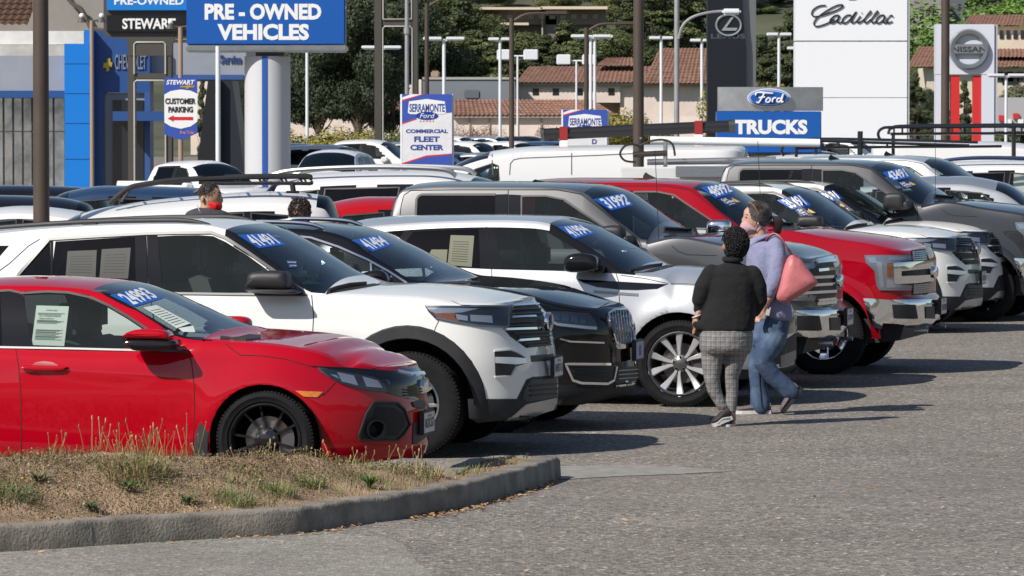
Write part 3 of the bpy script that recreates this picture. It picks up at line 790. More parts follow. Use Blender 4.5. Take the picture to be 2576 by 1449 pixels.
    c.patch('lower_grille',Z('B',[(665,1050),(750,1045),(755,1130),(690,1178),(660,1185)]),M_black,off=.006)
    c.patch('plate_mount',Z('B',[(655,920),(700,905),(735,915),(735,960),(668,950)]),M_black,off=.01)
    c.plate('8UDC671',.37,.50,x=.035)
    # mud flap
    c.puff('mud_flap',Z('A',[(1270,1030),(1330,1030),(1310,1150),(1300,1290),(1225,1290),(1230,1130)]),.7,.905,M_black,.003,lat=-.9)
    # papers inside
    pp = Z('A',[(228,308),(432,314),(402,565),(196,558)])
    pa = c.patch('buyers_guide',pp,M_paper,off=-.006,skirt=0)
    pa['label'] = 'printed buyers guide sheet taped inside the front side window'
    c.decal_text('print','BUYERS GUIDE',pp,M_papertext,-.004,parent=pa,box=(.33,.87,.66,.90)); c.decal_text('print','AS IS - NO DEALER WARRANTY',pp,M_papertext,-.004,parent=pa,box=(.12,.72,.8,.76))
    c.decal_text('print','DEALER WARRANTY',pp,M_papertext,-.004,parent=pa,box=(.14,.655,.6,.69))
    lines = MB()
    for i,yy in enumerate([.80,.77,.62,.6,.58,.55,.38,.36,.33,.31,.28,.25,.22,.2,.17,.14]):
        a,b2 = c.cast(*c.quadmap(pp,.08,yy)),c.cast(*c.quadmap(pp,.9 - .1 * (i % 3),yy))
        p,q = a[0] - a[1] * .004,b2[0] - b2[1] * .004; lines.add([p,q,q + Vector((0,0,.004)),p + Vector((0,0,.004))],[(0,1,2,3)])
    lo = lines.build('small_print',M_papertext,pa); lo['kind'] = 'stuff'
    wp = Z('A',[(900,325),(985,310),(1200,425),(1110,455)])
    wpa = c.patch('paper_sheet',wp,M_paper,off=.002,skirt=0)
    c.patch('paper_sheet',Z('A',[(1120,455),(1215,440),(1228,480),(1150,478)]),M_paper,off=.002,skirt=0)
    for i in range(8):
        c.ribbon('small_print',[c.quadmap(wp,.1,.12 + i * .1),c.quadmap(wp,.85,.12 + i * .1)],.006,.004,M_papertext,parent=wpa)
    c.sticker('24993',Z('A',[(690,248),(880,195),(1030,265),(850,320)]))
    c.wells(); c.chassis(.22,.6)
    c.cabin(u_cowl - .25,3.3,belt[0][1],ridge[0][1] - .12,.72,rows=(1.05,1.95))
    c.wheel(wu,wz,.322,.242,.235,dict(n=5,off=(-1,1),w0=.02,w1=.022,gap0=.02,gap=.085,ph=.2),lat=.885,paint_m=mat('wheel_black',(.012,.012,.013),.18,coat=.6))
    o = c.wheels[0]; far = copy_tree(o,c.root); far.location = (-(wu + 2.7),-.885 + .117,wz)
    return c
def win(c,P,glass,**k): return c.patch('side_window',P,glass,mirror=True,off=-.002,skirt=0,**k)
# ------------------------------------------------------------------ white three-row SUV
def explorer_body(c,M_body,sport=False,roof_m=None,clad=M_clad):
    """traced from the nearest white SUV; c is placed where that one stands while it is being built"""
    L = 5.05
    hood = c.prof(Z('2',[(1788,815),(1770,795),(1750,778),(1700,750),(1600,722),(1400,690),(1150,665),(1000,657),(850,658),(770,656)]),0.)
    wsc = c.prof(Z('1',[(2254,605),(2100,518),(2000,457),(1900,393),(1820,350),(1760,320)]),.1)
    roof = c.prof(Z('1',[(1650,296),(1550,273),(1450,255),(1300,246),(1100,243),(800,250),(500,262),(200,282),(0,300)]),0.)
    zC = hood + wsc + roof + [(4.45,roof[-1][1] - .02),(4.72,roof[-1][1] - .1),(4.86,1.4),(4.97,1.1),(5.05,1.0)]
    sh = c.prof(Z('2',[(1730,800),(1600,802),(1290,790),(1150,768),(1000,752),(700,738),(350,728)]) + Z('1',[(1900,726),(1500,722),(1030,712),(500,690),(0,668)]),-.97)
    zS = sh + [(4.6,sh[-1][1] - .02),(5.05,.98)]
    ucowl = c.loc(*Z('1',[(2062,722)])[0],-.86)[0]
    rg = c.prof(Z('1',[(2000,705),(1900,640),(1750,535),(1640,460),(1550,398),(1445,328)]),-.8) + c.prof(Z('1',[(1300,292),(1100,284),(800,288),(400,306),(0,345)]),-.72)
    zR = [(p[0],p[1] + .015) for p in sh if p[0] < ucowl - .1] + rg + [(4.45,rg[-1][1] - .04),(4.72,rg[-1][1] - .12),(4.86,1.3),(4.97,1.05),(5.05,.99)]
    wu,wz = c.loc(1027,1018,-.98); c.wu,c.wz = wu,wz
    uN = [(.2,.12),(.3,.03),(.42,.02),(.6,.03),(.75,.05),(.9,.08),(1.0,.1),(1.05,.14),(1.12,.22)]
    arches = [(wu,wz,.495),(wu + 3.025,wz,.495)]
    c.surface(L,zS,zR,zC,[(0,.3),(.3,.27),(.8,.25),(1.5,.27),(4.0,.27),(5.05,.35)],uN,ucowl,c.loc(*Z('1',[(1445,324)])[0],-.7)[0],uc=.8,n=2.9,tum=.36,
              arches=arches,flare=.012,lines=[([(1.0,.93),(2.5,.96),(4.6,1.0)],.012,.06),([(1.5,.45),(3.3,.45)],.02,.06)],
              k=[(0,.92),(.1,.955),(.3,.975),(.55,1.),(.75,.995),(.9,.985),(1,.955)])
    Wq = Z('1',[(120,605),(60,690),(330,690),(318,392),(300,392)])
    Wr = Z('1',[(328,690),(334,393),(850,360),(856,705)])
    Wf = Z('1',[(990,360),(1100,354),(1250,352),(1340,358),(1420,395),(1560,482),(1730,606),(1850,695),(1880,716),(1024,714)])
    Wq = Z('1',[(84,680),(120,605),(300,392),(316,392),(320,682)])
    Wb = Z('1',[(-600,470),(-400,440),(-50,418),(58,418),(-30,520),(-120,640),(-560,640)])
    for P in (Wq,Wr,Wf,Wb): c.cut(P,cols=(c.cS - 1,c.cR + 1))
    c.snap_arches(); c.frames('window_frame',M_black if False else M_body)
    c.region('windscreen',(c.iU > ucowl - 1e-4) & (c.iU < c.wtop + .001) & (c.mj >= c.cR + 1),G_wind)
    c.region('screen_pillar',(c.iU > ucowl - 1e-4) & (c.iU < c.wtop + .001) & (c.mj >= c.cR - 4) & (c.mj < c.cR + 1),M_gloss)
    c.region('bonnet',(c.iU < ucowl) & (c.mj >= c.cR),M_body)
    c.region('roof',(c.iU >= c.wtop) & (c.iU < 4.3) & (c.mj >= c.cR - 2),roof_m or M_body)
    c.region('door',c.mask(Z('1',[(915,340),(1350,330),(1440,385),(1960,728),(1975,850),(1965,1700),(960,1700),(980,1000)])),M_body)
    c.region('rear_door',c.mask(Z('1',[(915,340),(980,1000),(960,1700),(-60,1700),(-120,1250),(60,760),(120,600),(315,375)])),M_body)
    low = (c.zF < .40) & (c.mj < c.cS)
    c.region('lower_cladding',low,clad)
    c.region('body_side',c.free.copy(),M_body)
    win(c,Wq,G_tint); win(c,Wr,G_tint); win(c,Wf,G_clear); win(c,Wb,G_tint)
    for P in ([(318,388),(334,388),(330,690),(320,690)],[(850,352),(918,348),(932,714),(856,705)],[(924,347),(988,346),(1024,722),(938,720)]):
        c.patch('door_pillar',Z('1',P),M_gloss,off=.006,mirror=False)
    m = M_satin
    c.ribbon('window_trim',Z('1',[(84,690),(120,598),(312,380),(600,362),(920,345),(1100,340),(1330,338),(1420,372),(1560,462),(1740,590),(1900,705),(1920,726)]),.03,.012,m)
    c.ribbon('waist_trim',Z('1',[(84,690),(500,700),(1030,718),(1500,725),(1930,728)]),.022,.012,m)
    for ln in ([(918,345),(930,600),(945,740),(985,1000),(965,1600)],[(1960,728),(1972,860),(1965,1000),(1960,1600)],[(315,372),(120,598),(60,760),(-100,1250)],
               [(-50,610),(60,530),(180,420),(250,378)]):
        c.ribbon('panel_gap',Z('1',ln),.009,.0015,M_seam)
    c.ribbon('panel_gap',Z('2',[(1230,765),(1290,792),(1600,797),(1740,795)]),.008,.0015,M_seam)
    c.ribbon('panel_gap',Z('2',[(1150,890),(1130,930),(1122,955)]),.007,.0015,M_seam)
    # roof rails
    for sg in (-1,1):
        pts = [(-u,sg * .66,z - .03) for u,z in c.prof(Z('1',[(1300,262),(1180,236),(1000,232),(600,240),(200,262),(-200,295),(-600,335)]),-.66)]
        mb = MB().tube(spline([(pts[0][0] + .05,pts[0][1],pts[0][2] - .03)] + pts),.018,8)
        for q in (0,3,6): mb.bbox((pts[q][0] - .1,sg * .66 - .015,pts[q][2] - .06),(pts[q][0] + .02,sg * .66 + .02,pts[q][2]),.01)
        mb.build('roof_rail',M_black,c.root,True)
    # arch lip
    for (ua,za,ra) in arches:
        n = 22; V = []; F = []; a0,a1 = R(-12),R(192)
        for i in range(n + 1):
            a = a0 + (a1 - a0) * i / n
            ro = ra + .09 - .008 * math.cos(2 * a)
            for rr,mode in ((ra - .005,0),(ra + .003,1),(ro - .012,1),(ro,0)):
                u = ua + rr * math.cos(a); z = max(za + rr * math.sin(a),.26)
                p,nn = c.cast(u,z,'side'); p = Vector((-u,p.y if p.y < -.5 else -.95,z)); V.append(p + Vector((0,-.022 if mode else .0,0)))
        for i in range(n):
            for k in range(3): F.append((i * 4 + k,i * 4 + k + 1,i * 4 + k + 5,i * 4 + k + 4))
        for sg in (1,-1): MB().add([Vector((v.x,v.y * sg,v.z)) for v in V],F).build('arch_moulding',clad,c.root,True,50)
    # mirror
    mr = c.puff('door_mirror',Z('1',[(1541,650),(1545,612),(1570,588),(1620,579),(1740,580),(1785,592),(1798,640),(1795,690),(1700,690),(1545,680)]),.99,1.2,M_black,.03)
    c.puff('mirror_base',Z('1',[(1548,690),(1795,692),(1850,705),(1845,724),(1720,724),(1620,718),(1555,708)]),.93,1.18,M_black,.02,parent=mr)
    c.ribbon('wiper',Z('1',[(2065,715),(2120,695),(2200,676),(2300,668)]),.02,.03,M_black)
    c.patch('cowl',Z('2',[(440,724),(450,700),(560,676),(700,664),(740,658),(780,664),(640,690)]),M_black,off=.005)
    for (z_,u_) in ((.86,2.45),(.9,3.45)):
        c.puff('door_handle',[(u_ - .11,z_ + .09),(u_ + .11,z_ + .1),(u_ + .12,z_ + .075),(u_ - .1,z_ + .06)],.96,1.02,M_body,.008,mode='side')
    return arches
def explorer_front(c,M_body,sport=False,clad=M_clad):
    zn = '2'
    hl = [(1062,796),(1300,800),(1590,805),(1602,830),(1590,915),(1575,935),(1400,925),(1230,900),(1130,880),(1085,835)]
    lamp = c.patch('headlight',Z(zn,hl),M_lampin,off=.005)
    c.patch('reflector',Z(zn,[(1075,808),(1300,812),(1400,816),(1290,840),(1130,845),(1095,830)]),M_reflector,off=.008,parent=lamp)
    c.patch('turn_lamp',Z(zn,[(1118,845),(1252,842),(1248,870),(1282,896),(1225,890),(1140,872)]),M_amber,off=.011,parent=lamp)
    c.patch('reflector',Z(zn,[(1255,850),(1330,862),(1330,892),(1265,882)]),M_reflector,off=.011,parent=lamp)
    c.patch('reflector',Z(zn,[(1345,855),(1480,862),(1485,905),(1350,893)]),M_reflector,off=.011,parent=lamp)
    c.ribbon('lamp_rim',Z(zn,[(1068,800),(1300,803),(1588,808),(1586,920),(1570,930),(1400,920),(1240,896),(1135,874)]),.012,.012,M_silver,parent=lamp)
    c.patch('lamp_cover',Z(zn,hl),M_lens,off=.016,parent=lamp)
    gp = [(1600,800),(1770,792),(1800,850),(1838,930),(1848,1000),(1850,1045),(1700,1062),(1600,990),(1555,940),(1590,930),(1602,830)]
    g = c.patch('grille',Z(zn,gp),mat('grille_mesh',(.012,.012,.013),.5,bump=(90,1.,.012)),off=.006)
    for row in ([(1605,805),(1765,797)],[(1600,878),(1745,872)],[(1560,945),(1838,938)],[(1640,1015),(1845,1002)]):
        c.ribbon('grille_bar',Z(zn,row),.022,.03,M_chrome if not sport else M_gloss,parent=g)
    for row in ([(1610,830),(1785,822)],[(1610,855),(1795,848)],[(1600,905),(1745,900)],[(1590,925),(1740,920)],[(1610,970),(1838,962)],[(1640,995),(1842,985)],[(1680,1035),(1845,1022)],[(1700,1052),(1848,1040)]):
        c.ribbon('grille_slat',Z(zn,row),.012,.02,M_black,parent=g)
    q = c.cast(*Z(zn,[(1797,895)])[0])
    bd = MB().lathe([(0,.02),(.085,.018),(.095,.008),(.095,-.012)],28,'x'); o = bd.build('badge',M_chrome,g,True); o.location = (-.035,0,q[0].z); o.scale = (1,1.15,.75)
    o2 = MB().lathe([(0,.024),(.072,.022),(.075,.01)],28,'x').build('badge_face',mat('badge_blue',(.01,.04,.16),.15,coat=1),o,True)
    # bumper
    v = c.patch('bumper_vent',Z(zn,[(1500,1085),(1520,1078),(1600,1080),(1640,1095),(1690,1125),(1690,1160),(1630,1175),(1600,1232),(1505,1235)]),M_black,off=.004)
    c.patch('fog_lamp',Z(zn,[(1498,1118),(1600,1120),(1690,1128),(1690,1158),(1630,1165),(1500,1155)]),M_reflector,off=.02,parent=v)
    c.ribbon('vent_rim',Z(zn,[(1497,1080),(1600,1072),(1650,1092),(1695,1125),(1695,1162),(1640,1180),(1605,1240),(1500,1242)]),.014,.012,M_body,parent=v)
    c.patch('upper_intake',Z(zn,[(1726,1110),(1868,1098),(1872,1138),(1732,1150)]),M_black,off=.005)
    c.patch('lower_fascia',Z(zn,[(1332,1382),(1640,1382),(1700,1260),(1740,1243),(1885,1235),(1890,1400),(1870,1470),(1700,1520),(1400,1530),(1340,1500)]),clad,off=.006)
    li = c.patch('lower_intake',Z(zn,[(1680,1330),(1720,1262),(1885,1250),(1885,1370),(1700,1400),(1670,1380)]),M_black,off=.01)
    for yy in (1300,1330,1360): c.ribbon('grille_slat',Z(zn,[(1715,yy),(1885,yy - 12)]),.014,.02,M_clad,parent=li)
    c.patch('skid_plate',Z(zn,[(1690,1418),(1885,1375),(1882,1410),(1860,1450),(1700,1500),(1560,1520),(1620,1480)]),M_silver,off=.014)
def white_suv_near():
    c = Car('white_suv','white sport utility vehicle with black roof rails, right behind the red saloon','suv',1392,35.4,12,1.0,uw=.91)
    P = paint('white_paint',(.78,.78,.76),0.,.3,flake=.03)
    explorer_body(c,P); explorer_front(c,P)
    c.sticker('41491',Z('1',[(1495,352),(1680,340),(1800,412),(1630,435)]))
    nv = Z('1',[(1800,510),(1862,512),(1868,560),(1812,562)]); b = c.patch('certified_sticker',nv,M_navy,off=.003)
    c.decal_text('lettering','Gold Certified',nv,M_white,.005,bold=.01,parent=b,box=(.05,.62,.95,.85)); c.decal_text('lettering','Used Vehicle',nv,M_white,.005,bold=.01,parent=b,box=(.2,.2,.95,.42))
    for q in ([(425,452),(608,445),(600,620),(412,615)],[(640,440),(822,430),(805,625),(625,620)]):
        pg = c.patch('paper_sheet',Z('1',q),mat('paper_tint_dimmed',(.032,.035,.033),.6),off=-.001,skirt=0);  # paper colour darkened to stand for dimming by the tinted glass
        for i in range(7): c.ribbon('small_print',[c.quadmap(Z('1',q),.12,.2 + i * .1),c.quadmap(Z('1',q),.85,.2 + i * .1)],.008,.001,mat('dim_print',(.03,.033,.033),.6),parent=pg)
    c.plate('8NPD113',.575,.715,x=.04)
    c.wells(); c.chassis(.3,.75)
    c.cabin(c.cowl - .3,4.5,1.1,1.58,.8,rows=(1.15,2.1))
    st = dict(n=5,off=(-1,1),w0=.035,w1=.03,gap0=.03,gap=.075,cave=1,m=M_alloy)
    c.wheel(c.wu,c.wz,.395,.24,.255,st,lat=.985,paint_m=M_alloy)
    far = copy_tree(c.wheels[0],c.root); far.location = (-(c.wu + 3.025),-.985 + .128,c.wz)
    return c

EXP_REF = (1392,35.4,12,0.,1.)
def white_suv_back(k):
    spec = [dict(nose=2468,Dn=56.3,yaw=15,label='white sport utility vehicle beside the red pickup, black mesh grille and 35491 on its screen',price='35491',sport=True,
                 st=[(700,455),(835,418),(915,485),(795,512)],gd=[(812,512),(905,492),(950,540),(850,556)]),
            dict(nose=2548,Dn=59.4,yaw=15,label='white sport utility vehicle second from the red pickup, chrome-barred grille and 39991 on its screen',price='39991',sport=False,
                 st=[(930,412),(1050,392),(1118,445),(1010,468)],gd=[(1030,478),(1100,460),(1145,500),(1065,512)])][k]
    c = Car('white_suv',spec['label'],'suv',spec['nose'],spec['Dn'],spec['yaw'],1.0,uw=.91,squash=.96)
    P = paint('white_paint',(.78,.78,.76))
    c.squash = 1.; c.aim(*EXP_REF); explorer_body(c,P)
    explorer_front(c,P,sport=spec['sport']); c.squash = .96; c.aim(*c.home)
    c.patch('sunroof',[(2.75,-.5),(4.1,-.5),(4.1,.5),(2.75,.5)],M_gloss,'top',off=.004)
    c.sticker(spec['price'],Z('4',spec['st'])); c.gold(Z('4',spec['gd']))
    for i,ch in enumerate('EXPLORER'): c.decal_text('bonnet_letter',ch,[(.62 - i * .17,1.0),(.52 - i * .17,1.0),(.52 - i * .17,.95),(.62 - i * .17,.95)][::1],M_gloss,.01,'front',bold=.04)
    c.plate('8NVK204' if k else '7XKT619',.575,.715,x=.04)
    c.wells(); c.chassis(.3,.75); c.cabin(c.cowl - .3,4.5,1.1,1.58,.8,rows=(1.15,2.1))
    st = dict(n=5,off=(-1,1),w0=.035,w1=.03,gap0=.03,gap=.075)
    c.wheel(c.wu,c.wz,.395,.26,.255,st,lat=.985,paint_m=M_alloy)
    far = copy_tree(c.wheels[0],c.root); far.location = (-(c.wu + 3.025),-.985 + .128,c.wz)
# ------------------------------------------------------------------ black crossover
def black_suv():
    c = Car('black_suv','glossy black crossover with a chrome-framed grille, beside the nearest white one','suv',1596,38.3,12.5,.97,uw=.93)
    P = paint('black_paint',(.006,.006,.008),0,.3,flake=.1)
    hood = c.prof(Z('3',[(1690,990),(1660,965),(1600,935),(1500,905),(1300,860),(1100,830),(900,811),(740,806)]),0.)
    wsc = c.prof(Z('2',[(1360,640),(1250,575),(1100,500),(950,420),(850,375),(780,346)]),.08)
    roof = c.prof(Z('2',[(660,312),(560,292),(400,275),(200,272)]) + Z('1',[(1620,278)]),0)
    zC = hood + wsc + roof + [(3.4,1.66),(4.0,1.58),(4.4,1.4),(4.83,.95)]
    sh = c.prof(Z('3',[(1640,1010),(1450,985),(1250,945),(1000,880),(700,838),(300,822)]),-.9)
    ucowl = c.loc(*Z('2',[(1055,652)])[0],-.84)[0]
    belt = [(ucowl + .25,sh[-1][1] - .01),(3.0,1.08),(4.2,1.12)]
    zS = sh + belt + [(4.83,.95)]
    rg = c.prof(Z('2',[(1000,628),(850,545),(700,458),(590,378)]),-.75) + c.prof(Z('2',[(440,328),(300,314),(150,310)]),-.66)
    zR = [(p[0],p[1] + .015) for p in sh if p[0] < ucowl - .1] + rg + [(3.4,1.56),(4.0,1.48),(4.4,1.3),(4.83,.96)]
    wu,wz = .93,.372; arches = [(wu,wz,.43),(wu + 2.85,wz,.43)]
    uN = [(.2,.12),(.33,.02),(.45,.02),(.6,.03),(.8,.03),(.9,.06),(.98,.12),(1.1,.2)]
    c.surface(4.83,zS,zR,zC,[(0,.28),(.3,.22),(1.5,.26),(4.83,.3)],uN,ucowl,c.loc(*Z('2',[(590,374)])[0],-.7)[0],uc=.9,n=2.5,tum=.4,arches=arches,flare=.02)
    Wf = Z('2',[(60,660),(60,372),(240,370),(340,382),(520,442),(712,524),(716,656)]); Wq = Z('2',[(733,545),(820,590),(925,654),(735,656)]); Wr = Z('2',[(-560,660),(-540,400),(30,372),(30,660)])
    for P_ in (Wf,Wq,Wr): c.cut(P_,cols=(c.cS - 1,c.cR + 1))
    c.snap_arches(); c.frames('window_frame',M_gloss)
    c.region('windscreen',(c.iU > ucowl - 1e-4) & (c.iU < c.wtop + .001) & (c.mj >= c.cR + 1),G_wind)
    c.region('bonnet',(c.iU < ucowl) & (c.mj >= c.cR),P); c.region('roof',(c.iU >= c.wtop) & (c.iU < 4.2) & (c.mj >= c.cR - 2),P)
    c.region('door',(c.iU > 1.5) & (c.iU < 2.6) & (c.mj < c.cR),P); c.region('rear_door',(c.iU > 2.6) & (c.iU < 3.6) & (c.mj < c.cR),P)
    c.region('lower_cladding',(c.zF < .40) & (c.mj < c.cS),M_clad); c.region('body_side',c.free.copy(),P)
    win(c,Wf,G_clear); win(c,Wq,G_clear); win(c,Wr,G_tint)
    c.ribbon('window_trim',Z('2',[(60,362),(240,360),(345,370),(520,428),(700,508),(830,580),(950,656)]),.022,.012,M_chrome)
    c.ribbon('window_divider',Z('2',[(722,528),(728,656)]),.02,.008,M_chrome)
    c.ribbon('panel_gap',Z('3',[(1065,908),(1150,945),(1250,975),(1350,985),(1450,1000),(1500,975),(1580,935)]),.008,.0015,M_seam)
    for sg in (-1,1):
        pts = [(-u,sg * .62,z + .02) for u,z in c.prof(Z('1',[(2040,326),(1960,300),(1850,288),(1700,283),(1600,284)]),-.62)] + [(-3.2,sg * .62,1.66),(-3.9,sg * .62,1.6)]
        MB().tube(spline(pts),.018,8).build('roof_rail',M_chrome,c.root,True)
    mr = c.puff('door_mirror',Z('2',[(655,598),(700,580),(760,573),(800,590),(822,630),(820,655),(770,658),(700,630)]),.99,1.2,M_gloss,.03)
    c.patch('cowl',Z('2',[(1060,652),(1360,640),(1420,645),(1300,658)]),M_black,off=.004)
    hl = [(1150,992),(1300,995),(1440,1010),(1480,1050),(1502,1102),(1440,1105),(1250,1085),(1190,1060),(1150,1025)]
    lamp = c.patch('headlight',Z('3',hl),M_lampin,off=.005)
    for q in ([(1215,1008),(1262,1010),(1265,1050),(1222,1045)],[(1275,1012),(1320,1015),(1322,1058),(1280,1052)],[(1332,1018),(1375,1022),(1378,1065),(1336,1060)],[(1388,1026),(1425,1032),(1430,1070),(1392,1066)]):
        c.patch('reflector',Z('3',q),mat('lamp_mid',(.22,.24,.28),.2,.9),off=.009,parent=lamp)
    c.ribbon('running_light',Z('3',[(1155,1000),(1180,1040),(1250,1075),(1440,1096),(1492,1098)]),.03,.014,M_reflector,parent=lamp)
    c.patch('lamp_cover',Z('3',hl),M_lens,off=.016,parent=lamp)
    g = c.patch('grille',Z('3',[(1568,1010),(1600,992),(1680,986),(1702,1020),(1720,1120),(1728,1180),(1640,1200),(1612,1180),(1582,1090)]),mat('grille_mesh_chrome',(.3,.31,.33),.25,.9,bump=(70,1.,.02)),off=.008)
    c.ribbon('grille_frame',Z('3',[(1565,1010),(1600,990),(1680,985),(1704,1020),(1722,1120),(1730,1190),(1640,1204),(1610,1184),(1580,1090)]),.022,.022,M_chrome,closed=True,parent=g)
    for i in range(7): c.ribbon('grille_slat',Z('3',[(1585 + i * 17,1000 - i),(1604 + i * 17,1185 - i)]),.006,.02,M_chrome,parent=g)
    c.patch('chrome_chin',Z('3',[(1618,1205),(1735,1190),(1742,1215),(1630,1228)]),M_chrome,off=.03)
    c.ribbon('chrome_strip',Z('3',[(1265,1165),(1330,1182),(1540,1190)]),.018,.014,M_chrome)
    v = c.patch('bumper_vent',Z('3',[(1310,1328),(1580,1328),(1610,1335),(1590,1420),(1560,1440),(1400,1436),(1350,1425)]),M_black,off=.004)
    c.ribbon('vent_rim',Z('3',[(1580,1325),(1298,1322),(1345,1425),(1400,1442),(1560,1447),(1600,1425),(1618,1340)]),.026,.016,M_chrome,parent=v)
    for yy in (1350,1375,1400): c.ribbon('grille_slat',Z('3',[(1350,yy),(1570,yy + 4)]),.012,.014,M_gloss,parent=v)
    li = c.patch('lower_intake',Z('3',[(1625,1350),(1745,1335),(1748,1430),(1610,1449)]),M_black,off=.006)
    for yy in (1365,1390,1415): c.ribbon('grille_slat',Z('3',[(1625,yy),(1745,yy - 8)]),.01,.02,M_silver,parent=li)
    c.ribbon('chrome_strip',Z('B',[(1930,818),(2020,808),(2075,790)]),.02,.02,M_chrome)
    c.patch('lower_fascia',Z('B',[(1560,835),(1960,825),(2078,800),(2075,835),(1960,880),(1740,935),(1570,985)]),M_clad,off=.008)
    c.plate('',.56,.72,x=.045) if False else None
    fr = MB().bbox((.01,-.165,.55),(.045,.165,.72),.004).build('plate_bracket',M_black,c.root)
    pl = MB().bbox((.045,-.15,.565),(.049,.15,.705),.001).build('dealer_plate',mat('plate_blueish',(.4,.45,.6),.4),c.root)
    pl['label'] = 'pale blue dealer plate with a shield emblem'
    MB().prism([(-.04,.0),(.04,0),(.045,.07),(0,.09),(-.045,.07)],0,.002,'yz').build('shield_emblem',mat('emblem_blue',(.05,.08,.3),.4),pl,).location = (.0495,0,.59)
    c.sticker('41494',Z('2',[(602,385),(770,355),(862,412),(738,455)]))
    c.wells(); c.chassis(.26,.7); c.cabin(ucowl - .3,4.2,1.05,1.45,.76,rows=(1.1,2.0))
    st = dict(n=5,off=(-1,1),w0=.035,w1=.03,gap0=.03,gap=.07)
    c.wheel(wu,wz,.372,.25,.245,st,lat=.955); far = copy_tree(c.wheels[0],c.root); far.location = (-(wu + 2.85),-.955 + .12,wz)
# ------------------------------------------------------------------ silver luxury crossover with floating roof
def silver_suv():
    c = Car('silver_suv','silver crossover with black pillars, ten-spoke alloy wheels and 41994 on its screen','suv',2000,41.8,13,.98,uw=.88)
    P = paint('silver_paint',(.62,.63,.65),.4,.3,flake=.05)
    hood = [(0.,.86),(.1,.93),(.3,1.0)] + c.prof(Z('5',[(570,235),(400,222),(310,222)]),0.)
    wsc = c.prof(Z('3',[(1915,698),(1750,600),(1600,515),(1450,442),(1340,411)]),.1)
    roof = c.prof(Z('3',[(1250,394),(1100,385),(900,381),(600,383),(300,389),(100,405)]) + Z('2',[(600,282)]),0)
    zC = sorted(hood) + wsc + roof + [(4.3,1.35),(4.8,.95)]
    belt = c.prof(Z('3',[(1620,755),(1540,750),(1300,740),(840,728),(590,718)]),-.95)
    fend = [(.05,.86),(.25,.95)] + c.prof(Z('5',[(530,350),(340,342)]) + Z('3',[(1950,800),(1800,772)]),-.93)
    zS = fend + belt + [(4.3,1.1),(4.8,.93)]
    ucowl = c.loc(*Z('3',[(1740,748)])[0],-.85)[0]
    rg = c.prof(Z('3',[(1700,738),(1600,680),(1450,585),(1300,497),(1215,447)]),-.78) + c.prof(Z('3',[(1100,424),(900,418),(600,424),(300,440),(0,470)]),-.68)
    zR = [(p[0],p[1] + .015) for p in fend if p[0] < ucowl - .1] + rg + [(4.3,1.28),(4.8,.95)]
    wu,wz = c.loc(1709.6,915,-.96); arches = [(wu,wz,.455),(wu + 2.87,wz,.455)]
    uN = [(.2,.12),(.33,.03),(.45,.03),(.6,.02),(.8,.04),(.9,.1),(1.0,.2)]
    c.surface(4.8,zS,zR,zC,[(0,.25),(.3,.24),(1.5,.28),(4.8,.3)],uN,ucowl,c.loc(*Z('3',[(1215,443)])[0],-.7)[0],uc=.85,n=2.6,tum=.4,arches=arches,flare=.035,lines=[([(1.2,.86),(4.6,.92)],.01,.05)])
    Wq = Z('3',[(40,520),(130,500),(288,489),(235,560),(60,640)]); Wr = Z('3',[(250,700),(292,560),(347,492),(500,484),(757,475),(766,720)])
    Wf = Z('3',[(858,476),(1000,472),(1120,472),(1180,490),(1350,590),(1500,690),(1560,745),(907,729)])
    for P_ in (Wq,Wr,Wf): c.cut(P_,cols=(c.cS - 1,c.cR + 1))
    c.snap_arches(); c.frames('window_frame',M_gloss)
    c.region('windscreen',(c.iU > ucowl - 1e-4) & (c.iU < c.wtop + .001) & (c.mj >= c.cR + 1),G_wind)
    c.region('screen_pillar',(c.iU > ucowl - .02) & (c.iU < 4.0) & (c.mj >= c.cS) & (c.mj < c.cR - 2),M_gloss)
    c.region('screen_pillar',(c.iU > ucowl - .02) & (c.iU < c.wtop) & (c.mj >= c.cS) & (c.mj < c.cR + 1),M_gloss)
    c.region('bonnet',(c.iU < ucowl) & (c.mj >= c.cR),P); c.region('roof',(c.iU >= c.wtop) & (c.iU < 4.2) & (c.mj >= c.cR - 2),P)
    c.region('door',c.mask(Z('3',[(805,455),(838,730),(845,900),(800,1600),(1640,1600),(1642,900),(1620,755),(1150,440)])),P)
    c.region('rear_door',c.mask(Z('3',[(805,455),(838,730),(845,900),(800,1600),(-400,1600),(-200,450)])),P)
    c.region('lower_cladding',(c.zF < .33) & (c.mj < c.cS),M_clad); c.region('body_side',c.free.copy(),P)
    win(c,Wq,G_tint); win(c,Wr,G_tint); win(c,Wf,G_clear)
    for ln in ([(805,458),(820,600),(838,730),(842,860),(830,1300)],[(1620,755),(1638,810),(1642,950),(1640,1300)],[(923,797),(1080,800),(1090,815),(930,813),(923,797)],[(290,488),(250,548)]):
        c.ribbon('panel_gap',Z('3',ln),.008,.0015,M_seam)
    c.ribbon('panel_gap',Z('3',[(1650,765),(1800,785),(1950,818),(2060,818),(2130,825)]),.007,.0015,M_seam)
    c.patch('wing_vent',Z('3',[(1375,790),(1630,805),(1800,815),(1945,822),(1880,850),(1750,858),(1640,855),(1500,840),(1420,815)]),M_gloss,off=.005)
    c.ribbon('body_crease',Z('3',[(1480,868),(1640,880),(1760,888)]),.03,.006,mat('silver_crease_shade',(.3,.3,.31),.35,.8))  # darker strip paints the crease's shade into the colour
    mr = c.puff('door_mirror',Z('3',[(1285,690),(1298,652),(1340,632),(1400,628),(1460,638),(1490,665),(1496,720),(1478,736),(1400,748),(1300,742)]),1.0,1.22,M_gloss,.03)
